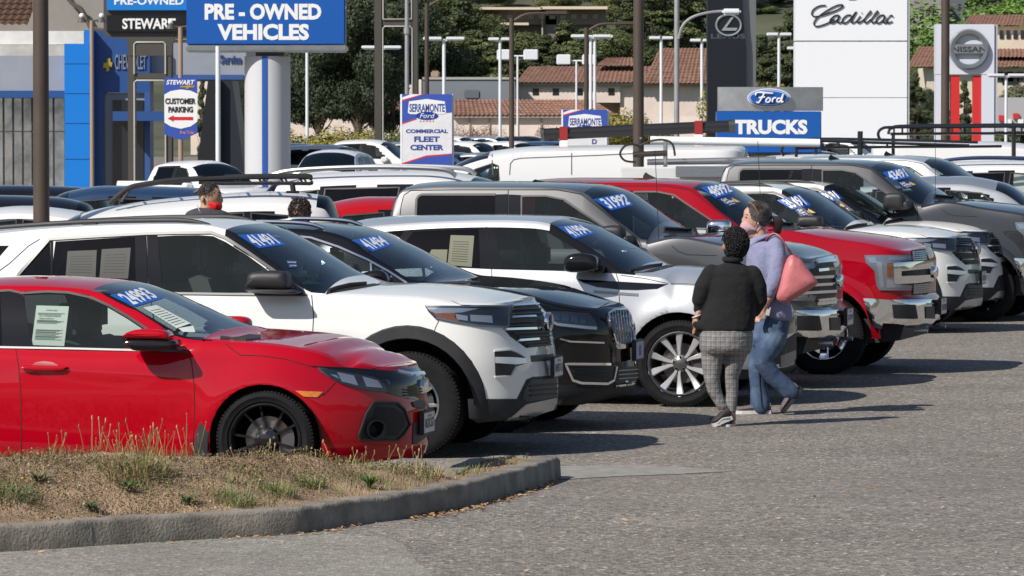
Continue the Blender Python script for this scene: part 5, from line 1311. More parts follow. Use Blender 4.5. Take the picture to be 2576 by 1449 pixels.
def weeds(poly,sz):
    rnd = random.Random(21)
    g = [mat('grass_green',(.09,.15,.028),.6,noise=(6,.35)),mat('grass_olive',(.17,.18,.06),.7,noise=(6,.3)),mat('grass_straw',(.42,.33,.16),.8,noise=(9,.3)),
         mat('weed_brown',(.13,.095,.055),.9,noise=(9,.4)),mat('flower_yellow',(.8,.45,.01),.6),mat('flower_lilac',(.45,.25,.5),.6),mat('stem_reddish',(.22,.13,.055),.7),mat('leaf_green',(.06,.13,.03),.55,noise=(6,.3))]
    def fin(name,V,F,MI,**k):
        o = meshobj(name,V,F,g); 
        o.data.polygons.foreach_set('material_index',MI); tag(o,**k); return o
    def here(px,py):           # soil point under a pixel
        d = ray(px,py); lo = None
        for q in range(200):
            Y = 27 + q * .04; p = CAMO + d * (Y / d.y); z = sz(p.x,p.y)
            if z is not None and p.z <= z: return Vector((p.x,p.y,z))
        return None
    # short ground cover, patchy
    from mathutils import noise as nz
    V,F,MI = [],[],[]
    V2,F2,M2 = [],[],[]
    for _ in range(16000):
        x = rnd.uniform(-4.2,.35); y = rnd.uniform(27.4,33.4)
        if not inpoly(np.array([x]),np.array([y]),poly)[0]: continue
        z = sz(x,y)
        if z is None: continue
        q = nz.noise(Vector((x * .9,y * 1.1,3))) + .5 * nz.noise(Vector((x * 3,y * 3,1)))
        p = Vector((x,y,z - .005))
        if q > .2: blade(V,F,MI,p,rnd.uniform(.03,.1),rnd.uniform(.003,.006),rnd.uniform(.2,1.2),rnd.uniform(0,6.28),rnd.choice([0,0,1,1,2]))
        elif q > -.05:
            if rnd.random() < .6: blade(V,F,MI,p,rnd.uniform(.02,.07),.003,rnd.uniform(.3,1.4),rnd.uniform(0,6.28),rnd.choice([1,2,2,3]))
        if q < .0 and rnd.random() < .38: tri_clump(V2,F2,M2,p + Vector((0,0,rnd.uniform(0,.035))),rnd.uniform(.003,.008),rnd.choice([3,3,3,3,3,1,2]),rnd)
    fin('grass',V,F,MI,kind='stuff',label='short patchy grass and dry stalks over the island soil')
    fin('dry_weeds',V2,F2,M2,kind='stuff',label='low brown dried weeds matted over the soil')
    # brown mats
    def mat_patch(px,py,rx,n):
        V,F,MI = [],[],[]; c = here(px,py)
        if c is None: return
        for _ in range(int(n * .75)):
            a = rnd.uniform(0,6.28); r = rx * math.sqrt(rnd.random()); x = c.x + r * math.cos(a); y = c.y + r * 1.6 * math.sin(a); z = sz(x,y)
            if z is None: continue
            h = rnd.uniform(.01,.11) * (1 - (r / rx) ** 2 * .6); tri_clump(V,F,MI,Vector((x,y,z + h * .7)),rnd.uniform(.003,.007),rnd.choice([3,3,3,3,3,3,1,2]),rnd)
            if rnd.random() < .4: blade(V,F,MI,Vector((x,y,z)),h,.0022,rnd.uniform(.2,1.),rnd.uniform(0,6.28),rnd.choice([3,2]))
        return V,F,MI
    V,F,MI = [],[],[]
    for px,py,rx,n in [(60,1185,.35,2200),(150,1160,.3,1500),(20,1215,.25,900),(330,1180,.3,1300),(560,1180,.35,1500),(700,1190,.3,1200),(820,1170,.25,900),(250,1240,.3,900),(120,1290,.3,900),(480,1260,.25,700),(640,1160,.25,900),(1010,1185,.25,800),(1180,1160,.2,700),(380,1290,.2,400)]:
        r = mat_patch(px,py,rx,n)
        if r: k = len(V); V += r[0]; F += [tuple(i + k for i in f) for f in r[1]]; MI += r[2]
    fin('brown_weed_mat',V,F,MI,kind='stuff',label='brown seed-headed weeds in patches on the island')
    V,F,MI = [],[],[]
    for _ in range(3400):
        x = rnd.uniform(-4.2,-.5); y = rnd.gauss(29.9,.22); z = sz(x,y) if y < 30.2 else None
        if z is None or nz.noise(Vector((x * 1.3,5,0))) < -.25: continue
        px_ = to_px((x,y,z))[0]; hf = 1. if 120 < px_ < 260 or 300 < px_ < 510 else .5
        blade(V,F,MI,Vector((x,y,z - .01)),hf * rnd.uniform(.07,.2),rnd.uniform(.003,.007),rnd.uniform(.1,.8),rnd.uniform(0,6.28),rnd.choice([0,0,1,1,2]))
        if rnd.random() < .05:
            h = rnd.uniform(.14,.34) * hf; p = Vector((x,y,z)); q = p + Vector((rnd.uniform(-.08,.08),0,h)); mb = MB().tube([p,p.lerp(q,.6) + Vector((0,0,.01)),q],.0025,4); mb.ball(q,(.006,.006,rnd.uniform(.007,.02)),5,0,4); k = len(V); V += [Vector(v) for v in mb.V]; F += [tuple(i + k for i in f) for f in mb.F]; MI += [rnd.choice([1,2,6])] * len(mb.F)
    fin('tall_grass',V,F,MI,kind='stuff',label='taller wispy grass along the crest of the island')
    # single plants
    def tuft(px,py,n,h,spread,mis,stems=0,sh=.3,fl=0,lab='',nm='grass_tuft',dense=1.,grp=None):
        c = here(px,py)
        if c is None: return
        V,F,MI = [],[],[]
        for _ in range(n):
            a = rnd.uniform(0,6.28); r = spread * math.sqrt(rnd.random()); p = Vector((r * math.cos(a),r * math.sin(a),-.01))
            zz = sz(c.x + p.x,c.y + p.y); p.z = (zz - c.z if zz else 0) - .005
            blade(V,F,MI,p,h * rnd.uniform(.4,1.1),rnd.uniform(.003,.0065),rnd.uniform(.1,1.0) * (1 + r / spread),a + rnd.uniform(-.8,.8),rnd.choice(mis))
        for _ in range(stems):
            a = rnd.uniform(0,6.28); r = spread * .8 * rnd.random(); p = Vector((r * math.cos(a),r * math.sin(a),0)); hh = sh * rnd.uniform(.45,1.1); az = rnd.uniform(0,6.28) if rnd.random() < .4 else math.atan2(p.y,p.x) + rnd.uniform(-.6,.6)
            ln = rnd.uniform(.1,.5); pts = [p + Vector((math.cos(az) * ln * hh * t ** 1.5,math.sin(az) * ln * hh * t ** 1.5,hh * t)) for t in (0,.35,.7,1)]
            mb = MB().tube(pts,[.0032,.0028,.0024,.002],4); k = len(V); V += [Vector(v) for v in mb.V]; F += [tuple(i + k for i in f) for f in mb.F]; MI += [rnd.choice([6,1,6])] * len(mb.F)
            tip = pts[-1]; isf = rnd.random() < fl
            if isf:
                mb = MB().ball(tip,(.009,.009,.005),6,m=4); mi = 4
            else:
                mb = MB().ball(tip + Vector((0,0,.006)),(.004,.004,.009),5,m=4); mi = rnd.choice([1,2,6])
            k = len(V); V += [Vector(v) for v in mb.V]; F += [tuple(i + k for i in f) for f in mb.F]; MI += [mi] * len(mb.F)
            if rnd.random() < .5:
                q = pts[2]; e = q + Vector((rnd.uniform(-.04,.04),rnd.uniform(-.04,.04),rnd.uniform(.03,.07))); mb = MB().tube([q,e],.0013,3); mb.ball(e,(.004,.004,.007),5,m=4); k = len(V); V += [Vector(v) for v in mb.V]; F += [tuple(i + k for i in f) for f in mb.F]; MI += [rnd.choice([1,6])] * len(mb.F)
        o = fin(nm,V,F,MI,label=lab,cat='plant'); o.location = c
        if grp: o['group'] = grp
    tuft(420,1140,3000,.21,.4,[0,0,1],560,.42,.05,'tall bushy clump of flower stems in front of the red front door','flowering_weed')
    tuft(215,1140,360,.12,.34,[0,1,7],85,.34,.35,'thin yellow-flowered weeds left of the tall clump','flowering_weed')
    tuft(60,1132,260,.08,.22,[7,0,1],22,.14,.1,'low weeds with lilac flowers at the left edge of the photo','flowering_weed')
    tuft(1185,1150,220,.07,.34,[1,0,2],75,.24,.4,'yellow-flowered weeds near the tip of the island','flowering_weed')
    tuft(1262,1154,200,.09,.16,[2,3,1],26,.16,.1,'dry straggly weed at the far tip of the island','dry_weed')
    tuft(640,1142,520,.1,.5,[0,0,1],10,.3,0,'fresh green grass in front of the black front wheel','grass_tuft')
    tuft(800,1146,360,.08,.35,[0,1],5,.3,0,'green grass below the front bumper of the red saloon','grass_tuft')
    tuft(875,1140,110,.09,.06,[0],0,lab='small dense grass tussock below the bumper vent',nm='grass_tuft')
    tuft(545,1225,240,.1,.16,[0,1],0,lab='',nm='grass_tuft') if False else None
    tuft(700,1240,200,.1,.12,[0,1],0,lab='green grass tussock in the middle of the bare soil',nm='grass_tuft')
    tuft(775,1222,180,.09,.1,[0,0,1],0,lab='small grass tussock right of the middle tussock',nm='grass_tuft')
    tuft(598,1268,190,.1,.13,[0,1],0,lab='grass tussock just behind the middle of the kerb',nm='grass_tuft')
    tuft(340,1195,420,.14,.22,[1,0,2],30,.24,.15,'olive weed clump in front of the tall flowering clump','flowering_weed')
    tuft(20,1300,320,.1,.2,[7,0],9,.2,.5,'leafy green weed beside the kerb at the left edge','flowering_weed')
    tuft(915,1205,140,.07,.13,[0,1,2],0,lab='flat grass patch near the bend of the kerb',nm='grass_tuft')
    tuft(1085,1200,90,.1,.09,[2],0,lab='straw-coloured dead tuft near the bend of the kerb',nm='grass_tuft')
    for i,(px,py,s_) in enumerate([(320,1240,.1),(95,1215,.09),(470,1278,.1),(930,1228,.12),(230,1290,.08)]):      # rosettes of broad leaves
        c = here(px,py)
        if c is None: continue
        V,F,MI = [],[],[]
        for _ in range(46): tri = rnd.uniform(0,6.28); blade(V,F,MI,Vector((0,0,.0)),s_ * rnd.uniform(.5,1.1),.016,rnd.uniform(1.,1.7),tri,7)
        o = fin('leafy_weed',V,F,MI,cat='plant',label=['broad-leaved weed below the olive clump','broad-leaved weed left of the olive clump, on brown mat','broad-leaved weed with a yellow flower close behind the kerb','broad-leaved weed near the bend of the kerb','small broad-leaved weed low on the left soil'][i]); o.location = c
    for i,(px,py,h) in enumerate([(845,1140,.27),(955,1142,.2),(780,1145,.26),(590,1140,.3),(1008,1140,.2)]):          # lone seeded grass stalks
        c = here(px,py)
        if c is None: continue
        mb = MB(); pts = [Vector((0,0,0)),Vector((.02 * (i - 2),0,h * .5)),Vector((.05 * (i - 2),0,h))]; mb.tube(spline(pts,4),.002,4,0)
        for q in range(9): mb.ball(pts[2] + Vector((rnd.uniform(-.006,.006),rnd.uniform(-.006,.006),(q - 4) * .009)),(.005,.005,.009),5,0,4)
        o = mb.build('grass_stalk',g[2]); o.location = c; tag(o,['seeded grass stalk in front of the red bumper corner','seeded grass stalk across the bumper vent','seeded grass stalk right of the black wheel','seeded grass stalk across the black wheel','seeded grass stalk below the licence plate of the red saloon'][i],'plant')
    # litter along the kerb
    V,F,MI = [],[],[]; LM = [mat('dead_leaf',(.35,.16,.05),.8,noise=(20,.4)),mat('dead_leaf_pale',(.5,.33,.17),.8)]
    def scatter(n,path,spread):
        for _ in range(n):
            i = rnd.randrange(len(path) - 1); t = rnd.random(); x = path[i][0] + (path[i + 1][0] - path[i][0]) * t; y = path[i][1] + (path[i + 1][1] - path[i][1]) * t + abs(rnd.gauss(0,spread)); p = onground(x,y) + Vector((0,0,.012))
            r = rnd.uniform(.012,.03); a = rnd.uniform(0,6.28); k = len(V); d = Vector((math.cos(a),math.sin(a),rnd.uniform(-.3,.3))); e = Vector((-math.sin(a),math.cos(a),rnd.uniform(-.3,.5))) * .4
            V.extend([p + d * r,p + e * r,p - d * r,p - e * r]); F.append((k,k + 1,k + 2,k + 3)); MI.append(rnd.randrange(2))
    scatter(420,[(1030,1300),(1179,1277),(1294,1245),(1400,1209)],7); scatter(60,[(500,1359),(747,1345),(920,1320)],5); scatter(14,[(0,1393),(500,1360)],6); scatter(40,[(1300,1300),(2500,1200)],100)
    o = meshobj('dead_leaves',V,F,LM); o.data.polygons.foreach_set('material_index',MI); tag(o,kind='stuff')
    mb = MB()
    for _ in range(120):
        if rnd.random() < .35: p = onground(rnd.uniform(450,1250),0 + 1349 + rnd.uniform(-4,20)) if rnd.random() < .3 else onground(*(lambda i: (KB[i][0] + rnd.uniform(0,90),KB[i][1] + rnd.uniform(-1,8)))(rnd.randrange(5,12)))
        else: p = onground(rnd.uniform(900,2560),rnd.uniform(960,1445))
        r = rnd.uniform(.003,.009); mb.ball(p + Vector((0,0,r * .5)),(r,r * 1.2,r * .75),6,rnd.randrange(2),4)
    o = mb.build('pebbles',[mat('pebble_pale',(.42,.4,.37),.8),mat('pebble_grey',(.25,.25,.26),.8)]); tag(o,kind='stuff')
    # weed and broken kerb lump in the kerb bend, little tuft by the shoes
    for (px,py,lab) in ((1158,1262,'green weed growing out of the kerb joint'),(1796,1058,'tiny grass tuft growing in the asphalt beside the black shoes')):
        c = onground(px,py); V,F,MI = [],[],[]
        for _ in range(40): blade(V,F,MI,Vector((rnd.gauss(0,.02),rnd.gauss(0,.02),0)),rnd.uniform(.03,.1 if px < 1300 else .045),.006,rnd.uniform(.2,1.2),rnd.uniform(0,6.28),rnd.choice([0,7,1]))
        o = fin('grass_tuft',V,F,MI,cat='plant',label=lab); o.location = c
    c = onground(1190,1262); bm = MB(); bm.add([(-.09,-.05,0),(.08,-.06,0),(.1,.06,0),(-.07,.07,0),(-.05,-.02,.05),(.03,-.01,.035),(.02,.03,.05),(-.05,.04,.06)],[(0,1,5,4),(1,2,6,5),(2,3,7,6),(3,0,4,7),(4,5,6,7),(3,2,1,0)])
    o = bm.build('concrete_chunk',MATS['kerb_concrete']); o.location = c; o.scale = (.8,.8,.8); o.location = onground(1196,1268); tag(o,'broken wedge of concrete lying against the kerb bend','rubble')
# ------------------------------------------------------------------ lot furniture, signs and buildings
def place(name,label,cat,px,D,group=None,z=None):
    """an Empty on the ground under picture column px at depth D; children are built with inv() so that they keep place coordinates"""
    X = (px - CX) / FPX * D; t = thing(name,label,cat,(X,D,ground_z(X,D) if z is None else z),0,group); return t
def adopt(o,parent):
    o.parent = parent; T = Matrix.Translation(parent.location); p = parent.parent
    while p is not None: T = Matrix.Translation(p.location) @ T; p = p.parent
    o.matrix_parent_inverse = T.inverted(); return o
def PX(x,D): return (x - CX) / FPX * D * 1.0
def PZ(y,D):
    d = ray(CX,y); return HC + d.z / d.y * D
def wbox(name,x0,y0,x1,y1,D,depth,m,parent,r=0.):
    a = (PX(x0,D),D,PZ(y1,D)); b = (PX(x1,D),D + depth,PZ(y0,D)); mb = MB()
    if r: mb.bbox(a,b,r)
    else: mb.box(a,b)
    o = mb.build(name,m); return adopt(o,parent) if parent else o
def wtext(name,body,x0,y0,x1,y1,D,m,parent,bold=.02,shear=0.,thick=.008,spacing=1.):
    org = Vector((PX(x0,D),D,PZ(y1,D))); V,F,_ = text_tris(body,bold,shear,spacing); ux = PX(x1,D) - PX(x0,D); uz = PZ(y0,D) - PZ(y1,D)
    W = [(org.x + ux * a,org.y - thick,org.z + uz * b) for a,b in V]; n = len(W); W += [(a,b + thick,c) for a,b,c in W]
    ed = {}
    for f in F:
        for q in range(len(f)): ed[(f[q],f[(q + 1) % len(f)])] = 1
    FF = list(F) + [(b,a,a + n,b + n) for a,b in ed if (b,a) not in ed]
    o = meshobj(name,W,FF,m); return adopt(o,parent)
def wpoly(name,pts,D,depth,m,parent):
    mb = MB().prism([(PX(x,D),PZ(y,D)) for x,y in pts],D,D + depth); o = mb.build(name,m); return adopt(o,parent) if parent else o
def wstroke(name,strokes,D,r,m,parent,sm=True):
    mb = MB()
    for s_ in strokes:
        pts = [Vector((PX(x,D),D - r * .3,PZ(y,D))) for x,y in s_]
        mb.tube(spline(pts,5) if sm else pts,r,5)
    o = mb.build(name,m,None,True); return adopt(o,parent)
M_pole = mat('brown_pole_paint',(.075,.055,.042),.55,noise=(2,.15))
M_pgrey = mat('grey_pole_paint',(.35,.35,.36),.5,.3,noise=(2,.1))
M_pwhite = mat('white_pole_paint',(.74,.76,.8),.45)
M_blue = mat('sign_blue',(.008,.10,.42),.35,coat=.3)
M_bluel = mat('sign_blue_light',(.01,.2,.62),.35)
M_whites = mat('sign_white',(.86,.86,.86),.4)
M_frame = mat('sign_frame_brown',(.075,.068,.06),.5)
M_stucco = mat('stucco_beige',(.78,.66,.58),.9,noise=(.6,.1))
M_tile = mat('roof_tile',(.25,.135,.095),.85,noise=(1.3,.35))
M_wind = mat('dark_window',(.02,.025,.03),.1,coat=1)
def lamp_poles():
    def pole(px,ytop,D,w,label,m=M_pole,kind=0,grp=None,name='light_pole'):
        t = place(name,label,'light pole',px,D,grp); X,Y = t.location.x,t.location.y; z0 = t.location.z; z1 = PZ(ytop,D)
        mb = MB(); mb.tube([(X,Y,z0),(X,Y,z1)],[w / 2 * 1.05,w / 2 * .95],14); mb.bbox((X - w * .9,Y - w * .9,z0),(X + w * .9,Y + w * .9,z0 + .5),.03)
        adopt(mb.build('pole',m,None,True,50),t)
        if kind == 0:    # single cobra arm to the right
            a = MB().tube(spline([(X,Y,z1 - .15),(X + .5,Y,z1 + .12),(X + 1.2,Y,z1 + .15)],4),.05,6); adopt(a.build('arm',m,None,True),t)
            h = MB().bbox((X + 1.1,Y - .18,z1 + .08),(X + 1.9,Y + .18,z1 + .24),.05); adopt(h.build('lamp_head',m),t)
        elif kind == 1:  # flat T of two shoebox heads
            b = MB()
            for sg in (-1,1): b.bbox((X + sg * .35 - .3,Y - .2,z1 - .04),(X + sg * .35 + .3,Y + .2,z1 + .12),.03)
            b.box((X - .5,Y - .04,z1 - .06),(X + .5,Y + .04,z1)); adopt(b.build('lamp_head',m),t)
        elif kind == 2:
            b = MB()
            for sg in (-1,1): b.bbox((X + sg * .55 - .45,Y - .25,z1 - .05),(X + sg * .55 + .45,Y + .25,z1 + .1),.03)
            b.box((X - .9,Y - .04,z1 - .1),(X + .9,Y + .04,z1 - .03)); adopt(b.build('lamp_head',m),t)
        elif kind == 3:  # cluster of globes
            b = MB()
            for sg in (-1,1): b.tube([(X,Y,z1),(X + sg * .28,Y,z1 + .02)],.03,5); b.cone((X + sg * .28,Y,z1 - .05),(X + sg * .28,Y,z1 + .1),.14,.05)
            adopt(b.build('lamp_bracket',M_frame),t); g = MB()
            for sg in (-.28,.28): g.ball((X + sg,Y,z1 + .14),.075,10)
            adopt(g.build('lamp_globe',M_whites,None,True),t)
        elif kind == 4:
            b = MB()
            for sg,k_ in ((-1,0),(1,.4)): b.bbox((X + sg * .75 - .42,Y - .2,z1 - .25),(X + sg * .75 + .42,Y + .1,z1 + .35),.05)
            b.tube([(X - .6,Y,z1 - .02),(X + .6,Y,z1 - .02)],.05,5); adopt(b.build('flood_lamp',M_pwhite),t)
        return t
    pole(104,-160,50,.172,'thick brown light pole at the left, in front of the blue dealership',kind=9)
    pole(1606,-160,78,.178,'thick brown light pole in the middle, behind the red pickup roof',kind=9)
    pole(2377,-160,100,.178,'brown light pole in front of the round emblem sign at the right',kind=9)
    pole(1074,8,175,.17,'brown light pole with a short arm, left of the fleet center banner top',kind=0)
    pole(1287,45,160,.175,'brown light pole with arm, between the two tiled roofs',kind=0)
    pole(1475,70,175,.175,'brown light pole with arm, above the small blue and white banner',kind=0)
    pole(232,52,135,.12,'slender tan pole with globe lamps at the blue dealership corner',mat('tan_pole',(.36,.26,.19),.6),3)
    pole(455,68,135,.14,'slender tan pole carrying the customer parking banner',MATS['tan_pole'],3)
    g = 'white lot lights'
    pole(549,116,115,.12,'white pole just left of the fat sign column',M_pwhite,9,g)
    pole(773,130,190,.13,'white pole just right of the fat sign column',M_pwhite,9,g)
    pole(1117,98,230,.17,'white lot light above the fleet center banner',M_pwhite,2,g)
    pole(1258,100,260,.17,'white lot light left of the middle brown pole',M_pwhite,1,g)
    pole(960,120,240,.17,'white lot light half hidden by the dark sign frame',M_pwhite,2,g)
    pole(1486,92,240,.17,'front one of two white lot lights side by side',M_pwhite,2,g)
    pole(1496,93,262,.17,'rear one of two white lot lights side by side',M_pwhite,2,g)
    pole(1663,97,260,.17,'white lot light in front of the big tiled roof',M_pwhite,1,g)
    pole(1765,103,265,.17,'white lot light left of the black pylon',M_pwhite,1,g)
    pole(1867,103,235,.17,'white lot light against the black pylon',M_pwhite,1,g)
    pole(1959,88,250,.17,'white lot light left of the white pylon',M_pwhite,1,g)
    pole(1302,140,270,.12,'thin pole with two flood lamps right of the middle brown pole',M_pwhite,4,g)
    pole(1450,152,280,.12,'thin pole with flood lamps left of the third brown pole',M_pwhite,4,g)
    pole(2010,123,255,.15,'white lot light beside the left edge of the white pylon',M_pwhite,1,g)
    pole(2530,190,255,.16,'white lot light right of the red-legged pylon',M_pwhite,2,g)
    t = place('street_lamp','tall grey street lamp with curved arm over the black pylon','street lamp',1702,150); X,Y = t.location.x,t.location.y; z0 = t.location.z
    adopt(MB().tube([(X,Y,z0),(X,Y,PZ(-80,150))],[.09,.08],12).build('pole',M_pgrey,None,True),t)
    pts = [(PX(x,150),Y - .1,PZ(y,150)) for x,y in ((1706,98),(1716,66),(1740,44),(1780,32),(1822,28))]
    adopt(MB().tube(spline(pts,5),.045,7).build('arm',M_pgrey,None,True),t)
    adopt(MB().bbox((PX(1815,150),Y - .3,PZ(37,150)),(PX(1862,150),Y + .1,PZ(22,150)),.06).build('lamp_head',M_pwhite),t)
    t = place('flag_pole','pale grey pole in front of the dark sign frame','pole',1024,165)
    X,Y = t.location.x,t.location.y; adopt(MB().tube([(X,Y,t.location.z),(X,Y,PZ(-60,165))],[.08,.07],10).build('pole',M_pgrey,None,True),t); adopt(MB().cone((X,Y,PZ(85,165)),(X,Y,PZ(70,165)),.11,.11).build('collar',M_pgrey),t)
def signs():
    # pre-owned vehicles
    D = 120; t = place('pylon_sign','big blue PRE-OWNED VEHICLES sign on a fat white column','sign',670,D)
    wbox('sign_face',470,-40,869,113,D,1.0,M_blue,t,.03); wbox('sign_base',468,114,873,131,D - .06,1.1,mat('brushed_metal',(.5,.5,.5),.28,.9,noise=(3,.1)),t,.04)
    wtext('lettering','PRE - OWNED',516,9,809,50,D,M_whites,t,.045); wtext('lettering','VEHICLES',548,60,778,101,D,M_whites,t,.045)
    X = PX(670,D); r = PX(728,D) - PX(670,D); mb = MB().lathe([(0,PZ(141,D)),(r,PZ(141,D)),(r,0)],48,'z',c=(X,D + r + .1,0)); adopt(mb.build('column',mat('column_white',(.6,.6,.63),.4,coat=.2),None,True,50),t)
    o = adopt(MB().lathe([(r + .01,PZ(143,D)),(r + .01,0)],10,'z',c=(0,0,0)).build('tmp',M_blue),t); bpy.data.objects.remove(o)
    V = []; F = []
    for i in range(7):
        a = -math.pi / 2 - .17 + .24 * i / 6 - .02; V += [(X + (r + .012) * math.cos(a),D + r + .1 + (r + .012) * math.sin(a),z) for z in (0,PZ(141,D))]
    F = [(2 * i,2 * i + 2,2 * i + 3,2 * i + 1) for i in range(6)]; adopt(MB().add(V,F).build('blue_stripe',mat('stripe_blue',(.02,.1,.38),.4)),t)
    wbox('neck',644,128,714,142,D + .2,.7,M_frame,t)
    # stewart frame
    D = 140; t = place('pylon_sign','dark two-legged STEWART sign with rectangular openings','sign',370,D)
    wbox('blue_panel',270,-60,520,27,D,.5,M_bluel,t,.02); wtext('lettering','PRE-OWNED',289,-8,463,12,D,M_whites,t,.025)
    wpoly('sign_box',[(262,-60),(262,82),(266,92),(318,97),(326,110),(326,140),(434,140),(434,112),(440,98),(540,94),(540,-60)],D + .12,.4,M_frame,t)
    wbox('name_panel',270,38,470,80,D,.3,mat('panel_black',(.012,.012,.013),.3),t,.01); wtext('lettering','STEWART',309,46,443,73,D,M_whites,t,.03)
    for x in (322,415): wbox('leg',x,90,x + 20,480,D + .14,.35,M_frame,t,.03)
    for y0,y1 in ((92,106),(184,200)): wbox('cross_bar',325,y0,434,y1,D + .16,.3,M_frame,t,.02)
    M_rev = mat('frame_edge_pale',(.5,.48,.42),.5)
    for (x0,x1,y0,y1) in ((339,417,106,186),(339,417,202,470)):
        P_ = [(x0,y1),(x0,y0 + 5),(x0 + 5,y0),(x1 - 5,y0),(x1,y0 + 5),(x1,y1)]; wstroke('frame_edge',[P_],D + .12,.025,M_rev,t,False)
    # back of another frame sign
    D = 170; t = place('sign_frame','tall dark sign frame seen from behind, two legs and crossbars','sign frame',1000,D)
    wbox('leg',942,-60,962,440,D,.4,M_frame,t,.03); wbox('leg',1037,-60,1053,440,D,.4,M_frame,t,.03); wbox('cross_bar',962,49,1037,66,D + .05,.3,M_frame,t,.02)
    wstroke('frame_edge',[[(964,440),(964,72),(968,66),(1032,66),(1037,72),(1037,440)],[(964,-40),(964,48),(1036,48),(1036,-40)]],D,.025,M_rev,t,False)
    # customer parking banner
    D = 134; t = place('banner','CUSTOMER PARKING banner with red arrow on the tan pole','banner',455,D,z=PZ(350,D))
    wpoly('cloth',[(414,196),(497,196),(497,335),(462,351),(455,352),(414,338)],D,.02,mat('banner_blue',(.03,.08,.4),.7),t)
    wpoly('white_panel',[(414,238),(430,229),(455,225),(480,228),(497,236),(497,306),(480,318),(455,324),(430,318),(414,308)],D - .012,.008,M_whites,t)
    wtext('lettering','STEWART',419,201,491,213,D,M_whites,t,.03,.25,.01); k = mat('print_black',(.02,.02,.02),.6)
    wpoly('emblem',[(455,216),(470,216),(471,213),(480,213),(479,216),(491,216),(489,220),(477,220),(476,223),(467,223),(468,220),(453,220)],D - .015,.01,mat('emblem_gold',(.6,.42,.08),.4,.5),t)
    wtext('lettering','CUSTOMER',416,247,493,262,D - .014,k,t,.04,.0,.01); wtext('lettering','PARKING',424,268,486,283,D - .014,k,t,.04,.0,.01)
    wpoly('red_arrow',[(422,298),(437,290),(437,294),(486,294),(486,302),(437,302),(437,306)],D - .02,.008,mat('arrow_red',(.6,.02,.03),.5),t)
    wtext('lettering','Shop Today',453,329,489,339,D - .001,mat('print_pale_red',(.7,.3,.3),.6),t,.01,.0,.01)
    # fleet center banners
    def fleet(x0,y0,x1,y1,D,label,low):
        t = place('banner',label,'banner',(x0 + x1) / 2,D); w = x1 - x0; h = (y1 - y0); kx = w / 125.; ky = 1. * kx
        q = lambda a,b: (x0 + a * kx,y0 + b * ky)
        wpoly('cloth',[q(0,0),q(125,0),q(125,193),q(0,193)],D,.03,mat('banner_white',(.74,.74,.77),.7,bump=(3,.4,.05)),t)
        B = mat('banner_blue2',(.035,.085,.42),.7); Rm = mat('banner_red',(.6,.04,.05),.7)
        wpoly('blue_top',[q(0,0),q(125,0),q(125,46),q(70,50),q(30,62),q(0,72)],D - .003,.003,B,t); wpoly('red_edge',[q(0,72),q(30,62),q(36,61),q(36,63),q(0,75)],D - .006,.003,Rm,t)
        wpoly('white_edge',[q(0,8),q(22,0),q(50,0),q(0,14)],D - .006,.003,M_whites,t); wpoly('red_edge',[q(0,14),q(50,0),q(56,0),q(0,18)],D - .006,.003,Rm,t)
        wpoly('blue_foot',[q(0,177),q(60,158),q(125,152),q(125,193),q(0,193)],D - .003,.003,B,t); wpoly('red_edge',[q(0,173),q(60,154),q(125,149),q(125,152),q(60,158),q(0,177)],D - .006,.003,Rm,t)
        wpoly('name_shield',[q(17,18),q(62,12),q(107,18),q(110,46),q(105,50),q(20,50),q(14,46)],D - .008,.004,M_whites,t)
        wtext('lettering','SERRAMONTE',*q(18,24),*q(107,45),D - .009,mat('print_blue',(.03,.07,.3),.6),t,.03,0,.002)
        el = [q(62 + 28 * math.cos(a),54 + 10 * math.sin(a)) for a in np.linspace(0,2 * math.pi,25)[:-1]]; wpoly('oval_emblem',el,D - .014,.004,mat('oval_blue',(.01,.05,.3),.3),t); wtext('lettering','Ford',*q(44,48),*q(82,60),D - .015,M_whites,t,.0,.3,.002)
        if not low:
            pb = MATS['print_blue']; wtext('lettering','COMMERCIAL',*q(9,88),*q(115,98),D,pb,t,.045,0,.004); wtext('lettering','FLEET',*q(30,106),*q(94,120),D,pb,t,.045,0,.004); wtext('lettering','CENTER',*q(20,127),*q(104,141),D - .001,pb,t,.045,0,.004)
            for i in range(5): wpoly('star',[q(46 + i * 8 + 2.4 * (1 if j % 2 == 0 else .45) * math.sin(j * math.pi / 5),68 - 2.4 * (1 if j % 2 == 0 else .45) * math.cos(j * math.pi / 5)) for j in range(10)],D - .006,.003,Rm,t)
            el = [q(26 + 19 * math.cos(a),186 + 7 * math.sin(a)) for a in np.linspace(0,2 * math.pi,21)[:-1]]; wpoly('oval_emblem',el,D - .008,.004,M_whites,t); wtext('lettering','Ford',*q(14,182),*q(38,190),D - .009,pb,t,0,.3,.005)
        else: wtext('lettering','D',*q(82,84),*q(96,98),D,MATS['print_blue'],t,.03)
        adopt(MB().tube([(PX(x0 - 2,D),D + .06,PZ(y0,D)),(PX(x0 - 2,D),D + .06,ground_z(0,D))],.03,6).build('post',M_pwhite),t); adopt(MB().tube([(PX(x1 + 2,D),D + .06,PZ(y0,D)),(PX(x1 + 2,D),D + .06,ground_z(0,D))],.03,6).build('post',M_pwhite),t)
    fleet(1012,237,1137,430,112,'tall blue and white COMMERCIAL FLEET CENTER banner',False)
    fleet(1417,276,1527,446,130,'smaller matching banner partly hidden behind the black roof tube',True)
    # trucks sign
    D = 125; t = place('monument_sign','blue TRUCKS sign with an oval emblem on brushed metal','sign',1936,D)
    mb = MB(); n = 14; V = []; F = []
    for i in range(n + 1):
        a = i / n; x = 1806 + 264 * a; V += [(PX(x,D),D - .25 * math.sin(math.pi * a),PZ(y,D)) for y in (219,279)]
